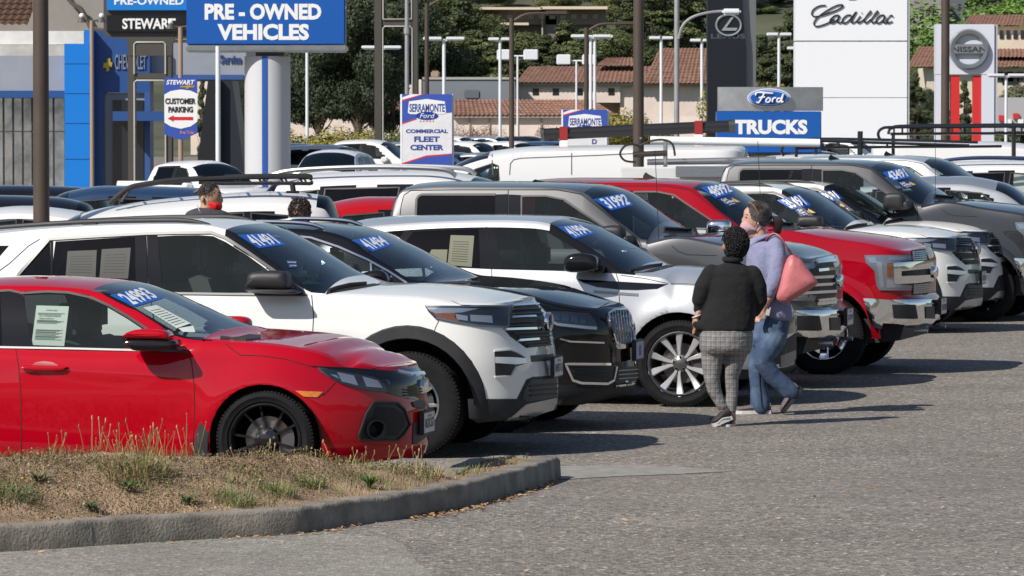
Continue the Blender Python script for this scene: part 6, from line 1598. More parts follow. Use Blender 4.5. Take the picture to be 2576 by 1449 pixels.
    F = [(2 * i,2 * i + 1,2 * i + 3,2 * i + 2) for i in range(n)]; k = len(V); V += [(v[0],D + .5,v[2]) for v in V]; F += [(2 * i,2 * i + 2,2 * i + 2 + k,2 * i + k) for i in range(n)] + [(0,k,k + 1,1),(2 * n,2 * n + 1,2 * n + 1 + k,2 * n + k)]
    adopt(mb.add(V,F).build('metal_header',mat('brushed_header',(.55,.55,.56),.3,.85,noise=(2,.15)),None,True,30),t)
    wbox('blue_panel',1803,280,2066,385,D - .28,.8,M_blue,t,.02); wtext('lettering','TRUCKS',1846,301,2031,338,D - .28,M_whites,t,.05)
    for rr,m_,o_ in ((54,M_whites,.30),(51.5,M_blue,.33),(49,M_whites,.35),(47.5,M_blue,.37)):
        el = [(1934 + rr * math.cos(a),246 + (rr - 30.5) * math.sin(a) * 1.0) for a in np.linspace(0,2 * math.pi,37)[:-1]]; wpoly('oval_emblem',el,D - o_ - .02,.1,m_,t)
    wstroke('script_lettering',[[(1900,240),(1905,233),(1925,234),(1944,235)],[(1922,234),(1916,246),(1908,258),(1902,256)],[(1908,246),(1924,244)],[(1934,246),(1928,250),(1927,256),(1933,257),(1938,250),(1934,246)],[(1944,247),(1942,257)],[(1943,250),(1948,246),(1952,247)],[(1963,248),(1957,248),(1954,254),(1958,257),(1964,252),(1970,236),(1965,256),(1970,255)]],D - .42,.022,M_whites,t)
    adopt(MB().bbox((PX(1890,D),D,0),(PX(1990,D),D + .4,PZ(385,D)),.05).build('plinth',M_pgrey),t)
    # black pylon
    D = 210; t = place('pylon_sign','tall black pylon with a curved grey edge and silver L emblem','sign',1830,D)
    wbox('black_face',1779,-80,1862,420,D,1.2,mat('pylon_black',(.01,.012,.018),.35),t); 
    wpoly('black_face',[(1862,-80),(1862,420),(1877,420),(1876,120),(1870,60),(1863,-80)],D + .01,1.1,MATS['pylon_black'],t); wpoly('grey_edge',[(1863,-80),(1870,60),(1876,120),(1878,420),(1901,420),(1901,-80)],D + .3,.8,mat('pylon_grey',(.22,.23,.24),.4,.5),t)
    S = mat('emblem_silver',(.65,.66,.68),.25,.8); q = [(1832 + 31 * math.cos(a),63 + 26 * math.sin(a)) for a in np.linspace(0,2 * math.pi,30)]; wstroke('ring_emblem',[q],D - .02,.05,S,t)
    wpoly('letter_emblem',[(1838,44),(1845,44),(1826,70),(1855,70),(1851,77),(1814,77)],D - .05,.06,S,t); wtext('lettering','LEXUS',1788,85,1874,97,D,mat('dull_silver',(.16,.16,.17),.3,.6),t,.02)
    # white pylon with script
    D = 230; t = place('pylon_sign','huge white pylon with Cadillac in black script','sign',2142,D); W_ = mat('pylon_white',(.84,.86,.9),.4)
    for y0,y1 in ((-100,102),(105,245),(246.5,420)): wbox('face_panel',2000,y0,2281,y1,D,1.5,W_,t)
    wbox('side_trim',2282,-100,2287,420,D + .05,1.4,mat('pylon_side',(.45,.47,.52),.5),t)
    k = mat('script_black',(.015,.015,.018),.4)
    Cc = lambda pts: [(1674.4 + .3555 * x,.3555 * y) for x,y in pts]
    Zc = lambda pts: [(2600 * .644 + x * .644 * 1400 / 2536,y * .644 * 1400 / 2536) for x,y in pts]
    sk = [[(1130,38),(1085,42),(1045,65),(1030,95),(1045,115),(1090,112),(1160,90),(1220,65),(1252,42),(1235,32),(1190,45),(1120,85),(1065,130),(1045,165),(1060,186),(1100,180),(1150,160),(1190,135)],
          [(1225,108),(1195,110),(1165,135),(1160,158),(1180,162),(1210,140),(1228,112),(1212,150),(1225,162),(1255,145)],
          [(1310,108),(1280,108),(1250,135),(1248,160),(1268,162),(1300,138),(1345,82),(1310,150),(1325,160),(1350,140)],
          [(1375,112),(1352,145),(1360,162),(1390,145)],[(1382,92),(1386,90)],
          [(1390,145),(1430,105),(1450,85),(1440,80),(1415,115),(1402,148),(1415,162),(1445,140)],[(1445,140),(1480,105),(1500,85),(1488,80),(1465,115),(1452,148),(1465,162),(1490,145)],
          [(1545,108),(1518,108),(1490,135),(1488,160),(1508,162),(1535,140),(1548,112),(1535,150),(1548,162),(1570,145)],[(1605,118),(1595,108),(1575,118),(1558,145),(1568,163),(1600,150)]]
    wstroke('script_lettering',[Zc(s_) for s_ in sk],D - .03,.034,k,t)
    wpoly('crest_edge',[(2125,-6),(2160,-6),(2150,0),(2135,0)],D - .03,.05,M_pgrey,t)
    # pylon with round emblem
    D = 260; t = place('pylon_sign','white pylon with a silver ring emblem and two red legs','sign',2430,D)
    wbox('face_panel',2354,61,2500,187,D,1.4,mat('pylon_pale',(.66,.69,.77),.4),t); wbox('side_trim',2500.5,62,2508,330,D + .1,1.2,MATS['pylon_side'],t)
    wbox('leg',2354,188,2385,400,D + .02,1.2,MATS['pylon_pale'],t); wbox('leg',2468,188,2500,400,D + .02,1.2,MATS['pylon_pale'],t)
    rd = mat('leg_red',(.62,.03,.03),.4); wbox('red_leg',2391,190,2413,400,D + .1,.6,rd,t); wbox('red_leg',2447,190,2467,400,D + .1,.6,rd,t)
    q = [(2436 + 43 * math.cos(a),124 + 44 * math.sin(a)) for a in np.linspace(0,2 * math.pi,36)]; wstroke('ring_emblem',[q],D - .1,.16,mat('emblem_steel',(.3,.31,.33),.3,.7),t)
    wbox('name_bar',2390,111,2485,136,D - .25,.2,mat('emblem_steel2',(.4,.41,.43),.3,.7),t,.05); wtext('lettering','NISSAN',2394,117,2480,131,D - .26,mat('dark_steel',(.05,.05,.06),.4),t,.03)
# ------------------------------------------------------------------ buildings
def tiled_roof(name,pts_front,D,depth,rows,m,parent,group=True,drop=None):
    """sloped roof: eave polygon given by picture x-range/eave y and ridge y; courses of barrel tiles as ridged strips"""
    (x0,x1,ye,xr0,xr1,yr) = pts_front
    E0 = Vector((PX(x0,D),D,PZ(ye,D))); E1 = Vector((PX(x1,D),D,PZ(ye,D))); D2 = D + depth; R0 = Vector((PX(xr0,D2),D2,PZ(yr,D2))); R1 = Vector((PX(xr1,D2),D2,PZ(yr,D2)))
    wd = (E1 - E0).length; nc = max(6,int(wd / .34)); V = []; F = []
    nrm = (E1 - E0).cross(R0 - E0).normalized()
    if nrm.z < 0: nrm = -nrm
    for r in range(rows):
        for side in (0,1):
            t = (r + side) / rows; a = E0.lerp(R0,t); b = E1.lerp(R1,t)
            for c in range(nc * 2 + 1): V.append(a.lerp(b,c / (nc * 2)) + nrm * ((.09 if c % 2 else 0) + (.06 if side == 0 else 0)))
    n = nc * 2 + 1
    for r in range(rows):
        for c in range(nc * 2): k = (r * 2) * n + c; F.append((k,k + 1,k + n + 1,k + n))
        if r < rows - 1:
            for c in range(nc * 2): k = (r * 2 + 1) * n + c; F.append((k,k + 1,k + n + 1,k + n))
    o = meshobj(name,V,F,m); o['kind'] = 'stuff'; 
    if parent: adopt(o,parent)
    return o
def buildings():
    # chevrolet dealership
    D = 150; t = place('dealership','blue and grey dealership building with glass showroom and white roof edge','building',250,D)
    G = mat('fascia_grey',(.34,.37,.43),.5,.3,noise=(.8,.08)); N = mat('portal_navy',(.02,.08,.26),.45,coat=.2); Bl = mat('portal_blue',(.005,.2,.68),.4,coat=.2); Wf = mat('roof_white',(.68,.67,.64),.7,noise=(1.5,.15))
    wbox('roof_edge',-200,78,212,112,D + 4,12,Wf,t); wbox('roof_edge',-200,113,165,140,D + 3.8,1,mat('roof_cream',(.5,.48,.44),.8,noise=(2,.2)),t)
    wbox('fascia',-200,140,165,228,D + .6,4,G,t); wbox('blue_band',-200,228,165,246,D + .5,3,N,t)
    wbox('blue_portal',163,110,226,520,D,1.6,Bl,t); wbox('blue_portal',214,75,236,520,D + .3,1.5,Bl,t)
    for y in (160,235,310,400): wbox('panel_joint',164,y,225,y + .8,D - .01,.05,M_seam,t)
    wbox('navy_wall',236,78,378,232,D + .8,1.5,N,t); wbox('navy_wall',236,232,262,520,D + .8,1.5,mat('portal_midblue',(.04,.1,.28),.45),t); wbox('navy_wall',364,232,378,520,D + .8,1.5,MATS['portal_midblue'],t)
    wbox('door_surround',262,234,364,520,D + .95,1.2,mat('surround_grey',(.3,.31,.33),.6),t); wbox('entrance_door',284,252,322,520,D + .85,.1,M_wind,t); wbox('entrance_door',326,252,362,520,D + .85,.1,M_wind,t)
    wbox('canopy',284,280,420,304,D - 1.2,2,N,t); wbox('grey_fascia',378,108,620,190,D + 1.5,6,G,t); wbox('blue_band',378,188,612,200,D + 1.4,6,MATS['portal_midblue'],t)
    wpoly('bow_tie_emblem',[(262,158),(270,158),(270,148),(278,146),(279,156),(284,156),(282,168),(276,168),(276,178),(268,180),(268,170),(260,171)],D + .7,.1,mat('emblem_gold',(.6,.42,.08),.4,.5),t)
    wtext('lettering','CHEVROLET',290,137,369,175,D + .8,mat('dull_letter',(.22,.25,.33),.4),t,.01,0,.05); wtext('lettering','Service',555,138,608,160,D + 1.5,mat('dim_letter_blue',(.04,.08,.2),.4),t,.03,0,.05)
    # showroom glass: panes and mullions, each one of its own
    gl = mat('showroom_glass',(.7,.74,.78),.04,.95,noise=(.9,.8))  # strong colour noise stands in for patchy reflections
    xs = [-60,-20,8,32,56,80,108,134,163]
    for a,b in zip(xs[:-1],xs[1:]):
        for y0,y1 in ((247,330),(332,520)): wbox('window_pane',a + 1,y0,b - 1,y1,D + 1.3,.04,gl,t)
        wbox('mullion',b - 1,246,b + 1,520,D + 1.1,.3,M_frame,t)
    wbox('transom',-60,329,163,332.5,D + 1.1,.25,M_frame,t); wbox('inner_wall',-200,246,163,520,D + 5,.2,mat('showroom_inside',(.12,.11,.1),.9),t)
    t = place('gable_house','grey stucco building with a curved parapet and dark tiled roof, top left','building',150,230)
    wpoly('wall',[(-100,-80),(480,-80),(480,100),(-100,100)],232,6,mat('stucco_grey',(.3,.28,.26),.9,noise=(.5,.1)),t); tiled_roof('roof_tiles',(-60,70,66,-20,110,-40),226,3,8,mat('tile_dark',(.09,.05,.035),.9),t)
    wpoly('parapet',[(84,-60),(84,70),(100,72),(108,40),(112,-10),(118,-60)],225.5,.8,mat('parapet_cream',(.52,.42,.32),.8),t)
    mb = MB(); mb.tube(spline([(PX(x,231),231.6,PZ(y,231)) for x,y in ((150,-30),(180,8),(200,20),(215,44),(228,70),(260,76))],3),.12,5); adopt(mb.build('cornice',mat('cornice_dark',(.12,.1,.08),.9)),t)
    t = place('canopy_structure','dark tapering tower-like canopy between the banner and the fat column','structure',556,175)
    wpoly('left_slope',[(524,200),(556,200),(556,480),(470,480),(498,400)],175,5,mat('charcoal_panel',(.012,.014,.018),.5),t); wpoly('right_slope',[(557,198),(584,198),(616,440),(618,480),(557,480)],175.3,4,mat('charcoal_panel2',(.02,.025,.035),.45),t)
    # big beige buildings with tiled roofs
    D = 380; t = place('tiled_building','large beige building with a long orange tiled roof behind the lot lights','building',1540,D)
    wbox('wall',1297,212,1560,258,D,12,M_stucco,t); wbox('wall',1560,212,1790,430,D + .3,12,M_stucco,t); wbox('wall',1300,235,1770,430,D + 5,10,M_stucco,t)
    wbox('eave',1295,208,1792,215,D - .4,1,mat('eave_pale',(.42,.36,.31),.9),t); tiled_roof('roof_tiles',(1296,1640,210,1330,1640,168),D - .6,7,7,M_tile,t); tiled_roof('roof_tiles',(1615,1795,212,1660,1800,122),D - .8,9,13,M_tile,t)
    tiled_roof('roof_tiles',(1495,1610,168,1525,1600,146),D + 4,4,4,M_tile,t)
    for x in (1340,1390,1450,1530): wbox('window',x,222,x + 16,240,D - .02,.1,M_wind,t)
    D = 345; t = place('tiled_building','low beige wing with a lower tiled roof behind the banner','building',1330,D)
    wbox('wall',860,292,1760,430,D,8,M_stucco,t); wbox('eave',1138,289,1560,296,D - .4,1,MATS['eave_pale'],t); tiled_roof('roof_tiles',(1140,1555,292,1140,1490,252),D - .5,6,7,M_tile,t); tiled_roof('roof_tiles',(885,1010,292,930,1010,255),D - .5,6,7,M_tile,t)
    for x in (1180,1230,1300,1360,1420,1480): wbox('pilaster',x,296,x + 3,430,D - .1,.1,mat('pilaster',(.4,.34,.3),.9),t)
    D = 372; t = place('flat_building','grey flat-roofed plant building behind the fleet banner','building',1200,D)
    wbox('wall',1065,196,1296,260,D,8,mat('wall_blue_grey',(.2,.22,.25),.8),t); wbox('parapet',1063,194,1298,200,D - .1,8,mat('parapet_pale',(.4,.4,.38),.8),t); wbox('roof_unit',1168,226,1208,250,D - 2,1.5,mat('unit_grey',(.13,.14,.16),.7),t,.1)
    wbox('roof_unit',1084,178,1106,196,D + 1,1.5,mat('unit_tan',(.35,.25,.18),.8),t,.1)
    D = 340; t = place('beige_building','pale beige building behind the big dark tree','building',880,D); wbox('wall',730,200,1060,430,D + 20,8,M_stucco,t); wbox('wall',480,205,560,430,D + 20,8,M_stucco,t)
    # hillside house with flat roofs
    D = 520; t = place('hillside_house','long hillside building with flat sunlit roof edges among trees','building',1360,D)
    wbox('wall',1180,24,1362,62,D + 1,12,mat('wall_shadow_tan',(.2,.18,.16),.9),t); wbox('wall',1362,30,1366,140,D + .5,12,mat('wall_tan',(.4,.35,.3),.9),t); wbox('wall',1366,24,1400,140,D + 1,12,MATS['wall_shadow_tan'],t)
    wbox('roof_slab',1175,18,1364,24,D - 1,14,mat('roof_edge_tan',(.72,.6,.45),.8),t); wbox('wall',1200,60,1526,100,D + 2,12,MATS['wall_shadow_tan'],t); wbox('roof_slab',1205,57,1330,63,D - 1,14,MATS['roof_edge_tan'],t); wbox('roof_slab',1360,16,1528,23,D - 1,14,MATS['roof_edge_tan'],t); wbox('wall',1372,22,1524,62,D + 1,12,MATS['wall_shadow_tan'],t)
    for i in range(11): wbox('window',1220 + i * 27,36,1220 + i * 27 + 15,48,D + .9,.05,M_wind,t)
    t = place('hillside_house','row of small white hillside roofs along the top edge','building',1470,620)
    for i,(x,w,y) in enumerate([(1170,30,2),(1210,22,6),(1330,44,3),(1385,30,-2),(1480,24,4),(1510,36,0),(1555,26,6),(1240,40,-6),(1590,30,-4)]): wbox('wall',x,y,x + w,y + 26,620 + i,8,[mat('far_white',(.55,.55,.53),.9),M_stucco,mat('far_grey',(.3,.31,.33),.9)][i % 3],t)
    # mansion at the right
    D = 430; t = place('mansion','large cream hillside mansion with terracotta tiled roofs at the right','building',2480,D)
    wbox('wall',2330,170,2600,330,D,14,mat('mansion_wall',(.68,.6,.48),.9,noise=(.4,.1)),t); wbox('wall',2500,88,2640,150,D + 4,10,MATS['mansion_wall'],t); wbox('wall',2420,96,2510,150,D + 5,10,MATS['mansion_wall'],t)
    tiled_roof('roof_tiles',(2500,2640,146,2500,2640,110),D + 1,5,6,M_tile,t); tiled_roof('roof_tiles',(2280,2640,170,2310,2640,118),D - 1,8,8,M_tile,t); tiled_roof('roof_tiles',(2420,2640,66,2440,2640,38),D + 5,7,5,M_tile,t); wbox('frieze',2430,66,2640,92,D + 6,8,MATS['mansion_wall'],t)
    for x in (2513,2530,2548,2566): wbox('window',x,76 if x else 0,x + 10,97,D + 3.9,.1,M_wind,t)
    for x in (2506,2532,2558): wbox('window',x,168 + 12,x + 16,205,D - .1,.1,M_wind,t)
    wbox('window',2520,182,2562,212,D - .1,.1,M_wind,t)
    D = 500; t = place('stone_tower','grey stone tower with arched belfry windows on the hill','building',2330,D)
    sg = mat('stone_grey',(.3,.28,.25),.9,noise=(.5,.25)); wbox('tower',2300,-20,2366,72,D,6,sg,t); wbox('tower_base',2286,70,2400,160,D + 1,8,sg,t); wbox('cornice',2295,66,2372,73,D - .4,7,mat('stone_pale',(.5,.46,.4),.9),t)
    for x in (2312,2328,2344): wbox('window',x,22,x + 9,58,D - .05,.2,M_wind,t)
    for x in (2310,2340): wbox('window',x,96,x + 9,130,D + .9,.2,M_wind,t)
    wbox('side_wall',2366,-40,2425,60,D + 3,7,mat('stone_dark',(.13,.14,.16),.9),t)
    t = place('far_shed','low row of grey and red stalls behind the red-legged pylon','building',2540,330); wbox('wall',2500,245,2640,330,330,5,mat('shed_wall',(.4,.4,.42),.9),t)
    for i,(x,y,m_) in enumerate([(2512,290,'r'),(2530,300,'w'),(2548,285,'r'),(2560,300,'w')]): wbox('sign_board',x,y,x + 14,y + 14,329.8,.15,rdm(m_),t)
def rdm(c): return mat('board_red',(.6,.03,.03),.5) if c == 'r' else M_whites
# ------------------------------------------------------------------ trees
def leafy(name,rnd,lobes,nl,size,mats,flat=1.0,hang=0.0,core=.55):
    """foliage of many leaf sprays spread through uneven lobes; returns mesh"""
    V = []; F = []; MI = []; tot = sum(l[3] ** 2 for l in lobes)
    for (x,y,z,r) in lobes:
        n = int(nl * r * r / tot); tone = rnd.random()
        for _ in range(n):
            d = Vector((rnd.gauss(0,1),rnd.gauss(0,1),rnd.gauss(0,1))).normalized(); rr = r * (core + (1.08 - core) * rnd.random() ** .6)
            p = Vector((x,y,z)) + Vector((d.x * rr,d.y * rr,d.z * rr * flat)); s_ = size * rnd.uniform(.5,1.3)
            nn = (d + Vector((rnd.gauss(0,.5),rnd.gauss(0,.5),rnd.gauss(0,.5) + .25))).normalized(); a = nn.orthogonal().normalized(); b = nn.cross(a); th = rnd.uniform(0,6.28); a,b = a * math.cos(th) + b * math.sin(th),b * math.cos(th) - a * math.sin(th)
            k = len(V); V += [p + a * s_,p + b * s_ * .45,p - a * s_ * .8 - Vector((0,0,hang * s_)),p - b * s_ * .45]; F.append((k,k + 1,k + 2,k + 3)); MI.append(min(len(mats) - 1,int((tone * .6 + rnd.random() * .4) * len(mats))))
    me = bpy.data.meshes.new(name); me.from_pydata([tuple(v) for v in V],[],F); [me.materials.append(m) for m in mats]; me.polygons.foreach_set('material_index',MI); me.update(); return me
ORD = 'first,second,third,fourth,fifth,sixth,seventh,eighth,ninth,tenth,eleventh,twelfth,thirteenth,fourteenth,fifteenth,sixteenth,seventeenth,eighteenth,nineteenth,twentieth,twenty-first,twenty-second'.split(',')
XS = [1110,1160,1210,1265,1320,1370,1425,1470,1530,1580,1640,1690,1750,1190,1420,1560,1120,1300,1240,1385,1500,1080]
def trees():
    rnd = random.Random(77)
    dk = [mat('leaf_dark_a',(.02,.034,.014),.7),mat('leaf_dark_b',(.034,.052,.02),.7),mat('leaf_dark_c',(.058,.075,.028),.7)]
    md = [mat('leaf_mid_a',(.07,.095,.028),.7),mat('leaf_mid_b',(.11,.13,.04),.7),mat('leaf_mid_c',(.16,.17,.06),.7)]
    yl = [mat('leaf_yellow_a',(.12,.12,.02),.7),mat('leaf_yellow_b',(.2,.19,.03),.7),mat('leaf_yellow_c',(.3,.25,.05),.7)]
    gy = [mat('leaf_grey_a',(.1,.11,.06),.8),mat('leaf_grey_b',(.16,.16,.1),.8)]
    br = [mat('twig_brown_a',(.12,.075,.06),.9),mat('twig_brown_b',(.2,.13,.1),.9)]
    gn = [mat('leaf_bright_a',(.08,.16,.02),.7),mat('leaf_bright_b',(.14,.24,.04),.7)]
    bark = mat('bark',(.08,.06,.045),.95,noise=(3,.3))
    def lob(n,R_,H,shape):
        L = []
        for i in range(n):
            t = rnd.random()
            if shape == 'broad': a = rnd.uniform(0,6.28); r = R_ * math.sqrt(rnd.random()) * math.sin(math.pi * min(.97,t * .85 + .15)) ; L.append((r * math.cos(a),r * math.sin(a),H * (.3 + .62 * t),R_ * rnd.uniform(.2,.38)))
            elif shape == 'cone': a = rnd.uniform(0,6.28); r = R_ * (1 - t) * rnd.uniform(.4,1); L.append((r * math.cos(a),r * math.sin(a),H * (.12 + .85 * t),R_ * rnd.uniform(.16,.3) * (1.15 - t * .7)))
            else: a = rnd.uniform(0,6.28); r = R_ * math.sqrt(rnd.random()); L.append((r * math.cos(a),r * math.sin(a),H * rnd.uniform(.25,.75),R_ * rnd.uniform(.25,.45)))
        return L
    def trunk_mb(H,r,lobes):
        mb = MB(); mb.tube(spline([(0,0,-.5),(r * .3,0,H * .3),(-r * .2,r * .3,H * .6),(0,0,H * .85)],3),[r] * 1 + [r * .9] * 3 + [r * .6] * 3 + [r * .3] * 3,7)
        for x,y,z,q in lobes[::3]: mb.tube([(0,0,max(H * .15,z - H * .25)),(x * .5,y * .5,z - H * .1),(x,y,z)],[r * .35,r * .22,r * .08],5)
        return mb
    kinds = {}
    def make(kind,R_,H,shape,nlobe,nl,size,mats,flat=.8):
        L = lob(nlobe,R_,H,shape); kinds[kind] = (leafy('crown_' + kind,rnd,L,nl,size,mats,flat),trunk_mb(H,R_ * .07,L))
    make('dark1',5.5,14,'broad',44,50000,.17,dk); make('dark2',4.5,13,'cone',40,26000,.16,dk[1:] + md[:1],.55); make('mid1',5,11,'broad',34,26000,.17,md); make('mid2',4,10,'cone',36,22000,.15,dk[2:] + md,.5)
    make('bush',2.2,2.6,'bush',18,13000,.085,yl); make('bushg',2.2,2.6,'bush',16,7000,.085,md); make('grey',4,9,'broad',26,12000,.16,gy); make('brown',2.,3.2,'bush',14,3000,.07,br); make('bright',5,4.5,'bush',20,14000,.15,gn)
    tm = {}
    def tree(kind,px,ybase,D,H_px,wf=1.,label='',cat='tree',nm='tree',grp=None):
        """ybase, H_px: foot and height as they show in the picture"""
        me,tk = kinds[kind]; base_z = PZ(ybase,D) if ybase is not None else None; X = PX(px,D); gz = ground_z(X,D); z0 = gz
        t = thing(nm,label,cat,(X,D,z0),0,grp)
        top = PZ(ybase - H_px,D); h = top - z0; H0 = max(v[2] for v in [(0,0,max(v.co.z for v in me.vertices))]); sc = h / H0
        c = bpy.data.objects.new('crown',me); COL.objects.link(c); c.parent = t; c.scale = (sc * wf,sc * wf,sc); c.rotation_euler = (0,0,rnd.uniform(0,6.28)); c['kind'] = 'stuff' if False else 'part'
        del c['kind']
        if kind not in tm: o = tk.build('trunk',bark,None,True); tm[kind] = o.data
        else: o = bpy.data.objects.new('trunk',tm[kind]); COL.objects.link(o)
        o.parent = t; o.scale = (sc * min(1,wf),sc * min(1,wf),sc); return t
    # the big dark tree and its neighbours
    tree('dark1',900,420,318,470,.85,'huge dark evergreen tree right of the PRE-OWNED sign'); tree('dark1',800,420,330,400,.8,'dark evergreen just right of the blue sign face'); tree('dark2',985,420,322,400,.8,'dark evergreen behind the two-legged sign frame')
    tree('dark1',1045,300,420,330,.8,'dark tree right of the two-legged sign frame')
    for i,(px,y,D,h,k,w) in enumerate([(1110,230,430,190,'mid2',.8),(1160,235,440,240,'dark2',.9),(1210,230,425,150,'mid2',.9),(1265,225,430,165,'dark2',.8),(1320,215,450,140,'mid1',.8),(1370,205,445,120,'dark2',1.),(1425,205,450,150,'mid2',.9),(1470,200,460,130,'dark2',.9),(1530,195,450,130,'mid1',.8),(1580,190,455,200,'dark2',.9),(1640,180,470,230,'mid2',.9),(1690,180,480,240,'dark1',.7),(1750,190,480,260,'mid2',.8),(1190,160,500,120,'mid1',.8),(1420,130,500,80,'mid2',1.2),(1560,120,540,150,'mid1',.8),(1120,120,520,150,'mid1',.9),(1300,175,470,90,'mid2',1.2),(1240,200,455,110,'mid1',1.),(1385,230,440,90,'dark2',1.3),(1500,215,440,80,'mid2',1.3),(1080,180,430,150,'mid1',.8)]):
        tree(k,px,y,D,h,w * 1.75,'%s hillside evergreen, %s from the left of those behind the tiled roofs' % ('upright' if k[-1] == '2' else 'spreading',ORD[sorted(XS).index(px)]),grp='hillside evergreens behind the tiled roofs')
    for i,(px,y,D,h,k,w) in enumerate([(1915,215,450,130,'dark2',.9),(1960,215,455,150,'mid2',.9),(1990,220,445,200,'dark2',.8),(1930,120,560,110,'grey',.8),(1975,100,580,120,'mid1',.8),(1905,90,600,110,'mid1',.7)]):
        tree(k,px,y,D,h,w * 1.6,'%s tree, %s from the left in the gap between the black and white pylons' % ('upright' if k[-1] == '2' else 'spreading',ORD[[1905,1915,1930,1960,1975,1990].index(px)]),grp='trees between the black and white pylons')
    for i,(px,y,D,h,k,w) in enumerate([(2300,370,330,190,'dark2',1.),(2335,380,335,160,'dark1',.8),(2425,370,310,170,'dark2',.8),(2520,330,345,90,'mid2',1.2),(2570,330,350,120,'grey',1.2),(2295,240,440,80,'mid1',1.),(2365,380,325,150,'dark2',.9)]):
        tree(k,px,y,D,h,w,'dark conifer, %s from the left of those near the red-legged pylon' % ORD[[2295,2300,2335,2365,2425,2520,2570].index(px)],grp='conifers near the red-legged pylon')
    tree('bright',2490,60,470,68,1.5,'bright green rounded tree above the mansion roof'); tree('bright',2560,30,520,50,1.6,'bright green tree at the top right corner')
    tree('bush',785,400,190,88,1.15,'yellow-green rounded shrub right of the fat column','shrub','shrub'); tree('bushg',985,420,200,110,.8,'green shrub behind the sign frame leg','shrub','shrub'); tree('bush',1556,380,230,112,.9,'yellow-green shrub right of the smaller banner','shrub','shrub')
    tree('bush',1880,300,240,96,.55,'small yellow shrub top above the TRUCKS sign','shrub','shrub'); tree('bush',1935,300,240,93,.7,'second yellow shrub top above the TRUCKS sign','shrub','shrub'); tree('bush',1985,300,240,92,.5,'third yellow shrub top beside the white pylon','shrub','shrub')
    for i,(px,h,w,l) in enumerate([(1190,84,.8,'reddish bare shrub behind the banner right edge'),(1155,66,.7,'smaller reddish shrub touching the fleet banner'),(1400,84,.8,'reddish bare shrub left of the smaller banner'),(1370,66,.6,'low reddish shrub left of the brown pole'),(1245,70,.5,'thin reddish shrub beside the white lot light')]): tree('brown',px,388,300,h,w,l,'shrub','bare_shrub')
    tree('dark1',620,420,300,240,.6,'dark tree showing behind the fat column'); tree('dark2',510,440,220,245,.5,'dark tree behind the customer parking banner'); tree('mid1',590,420,240,180,.5,'olive tree beside the dark tapering canopy')
    # hill cover: far trees in numbers
    for i in range(190):
        px = rnd.uniform(950,2600); D = rnd.uniform(550,760); X = PX(px,D); t = thing('tree','far tree on the hillside along the top edge of the photo','tree',(X,D,ground_z(X,D)),0,'far hillside trees')
        me,tk = kinds[rnd.choice(['mid1','mid2','dark2','grey','mid1'])]; c = bpy.data.objects.new('crown',me); COL.objects.link(c); c.parent = t; s_ = rnd.uniform(.5,1.); c.scale = (s_,s_,s_ * .8); c.rotation_euler = (0,0,rnd.uniform(0,6)); c.location = (0,0,-.5)
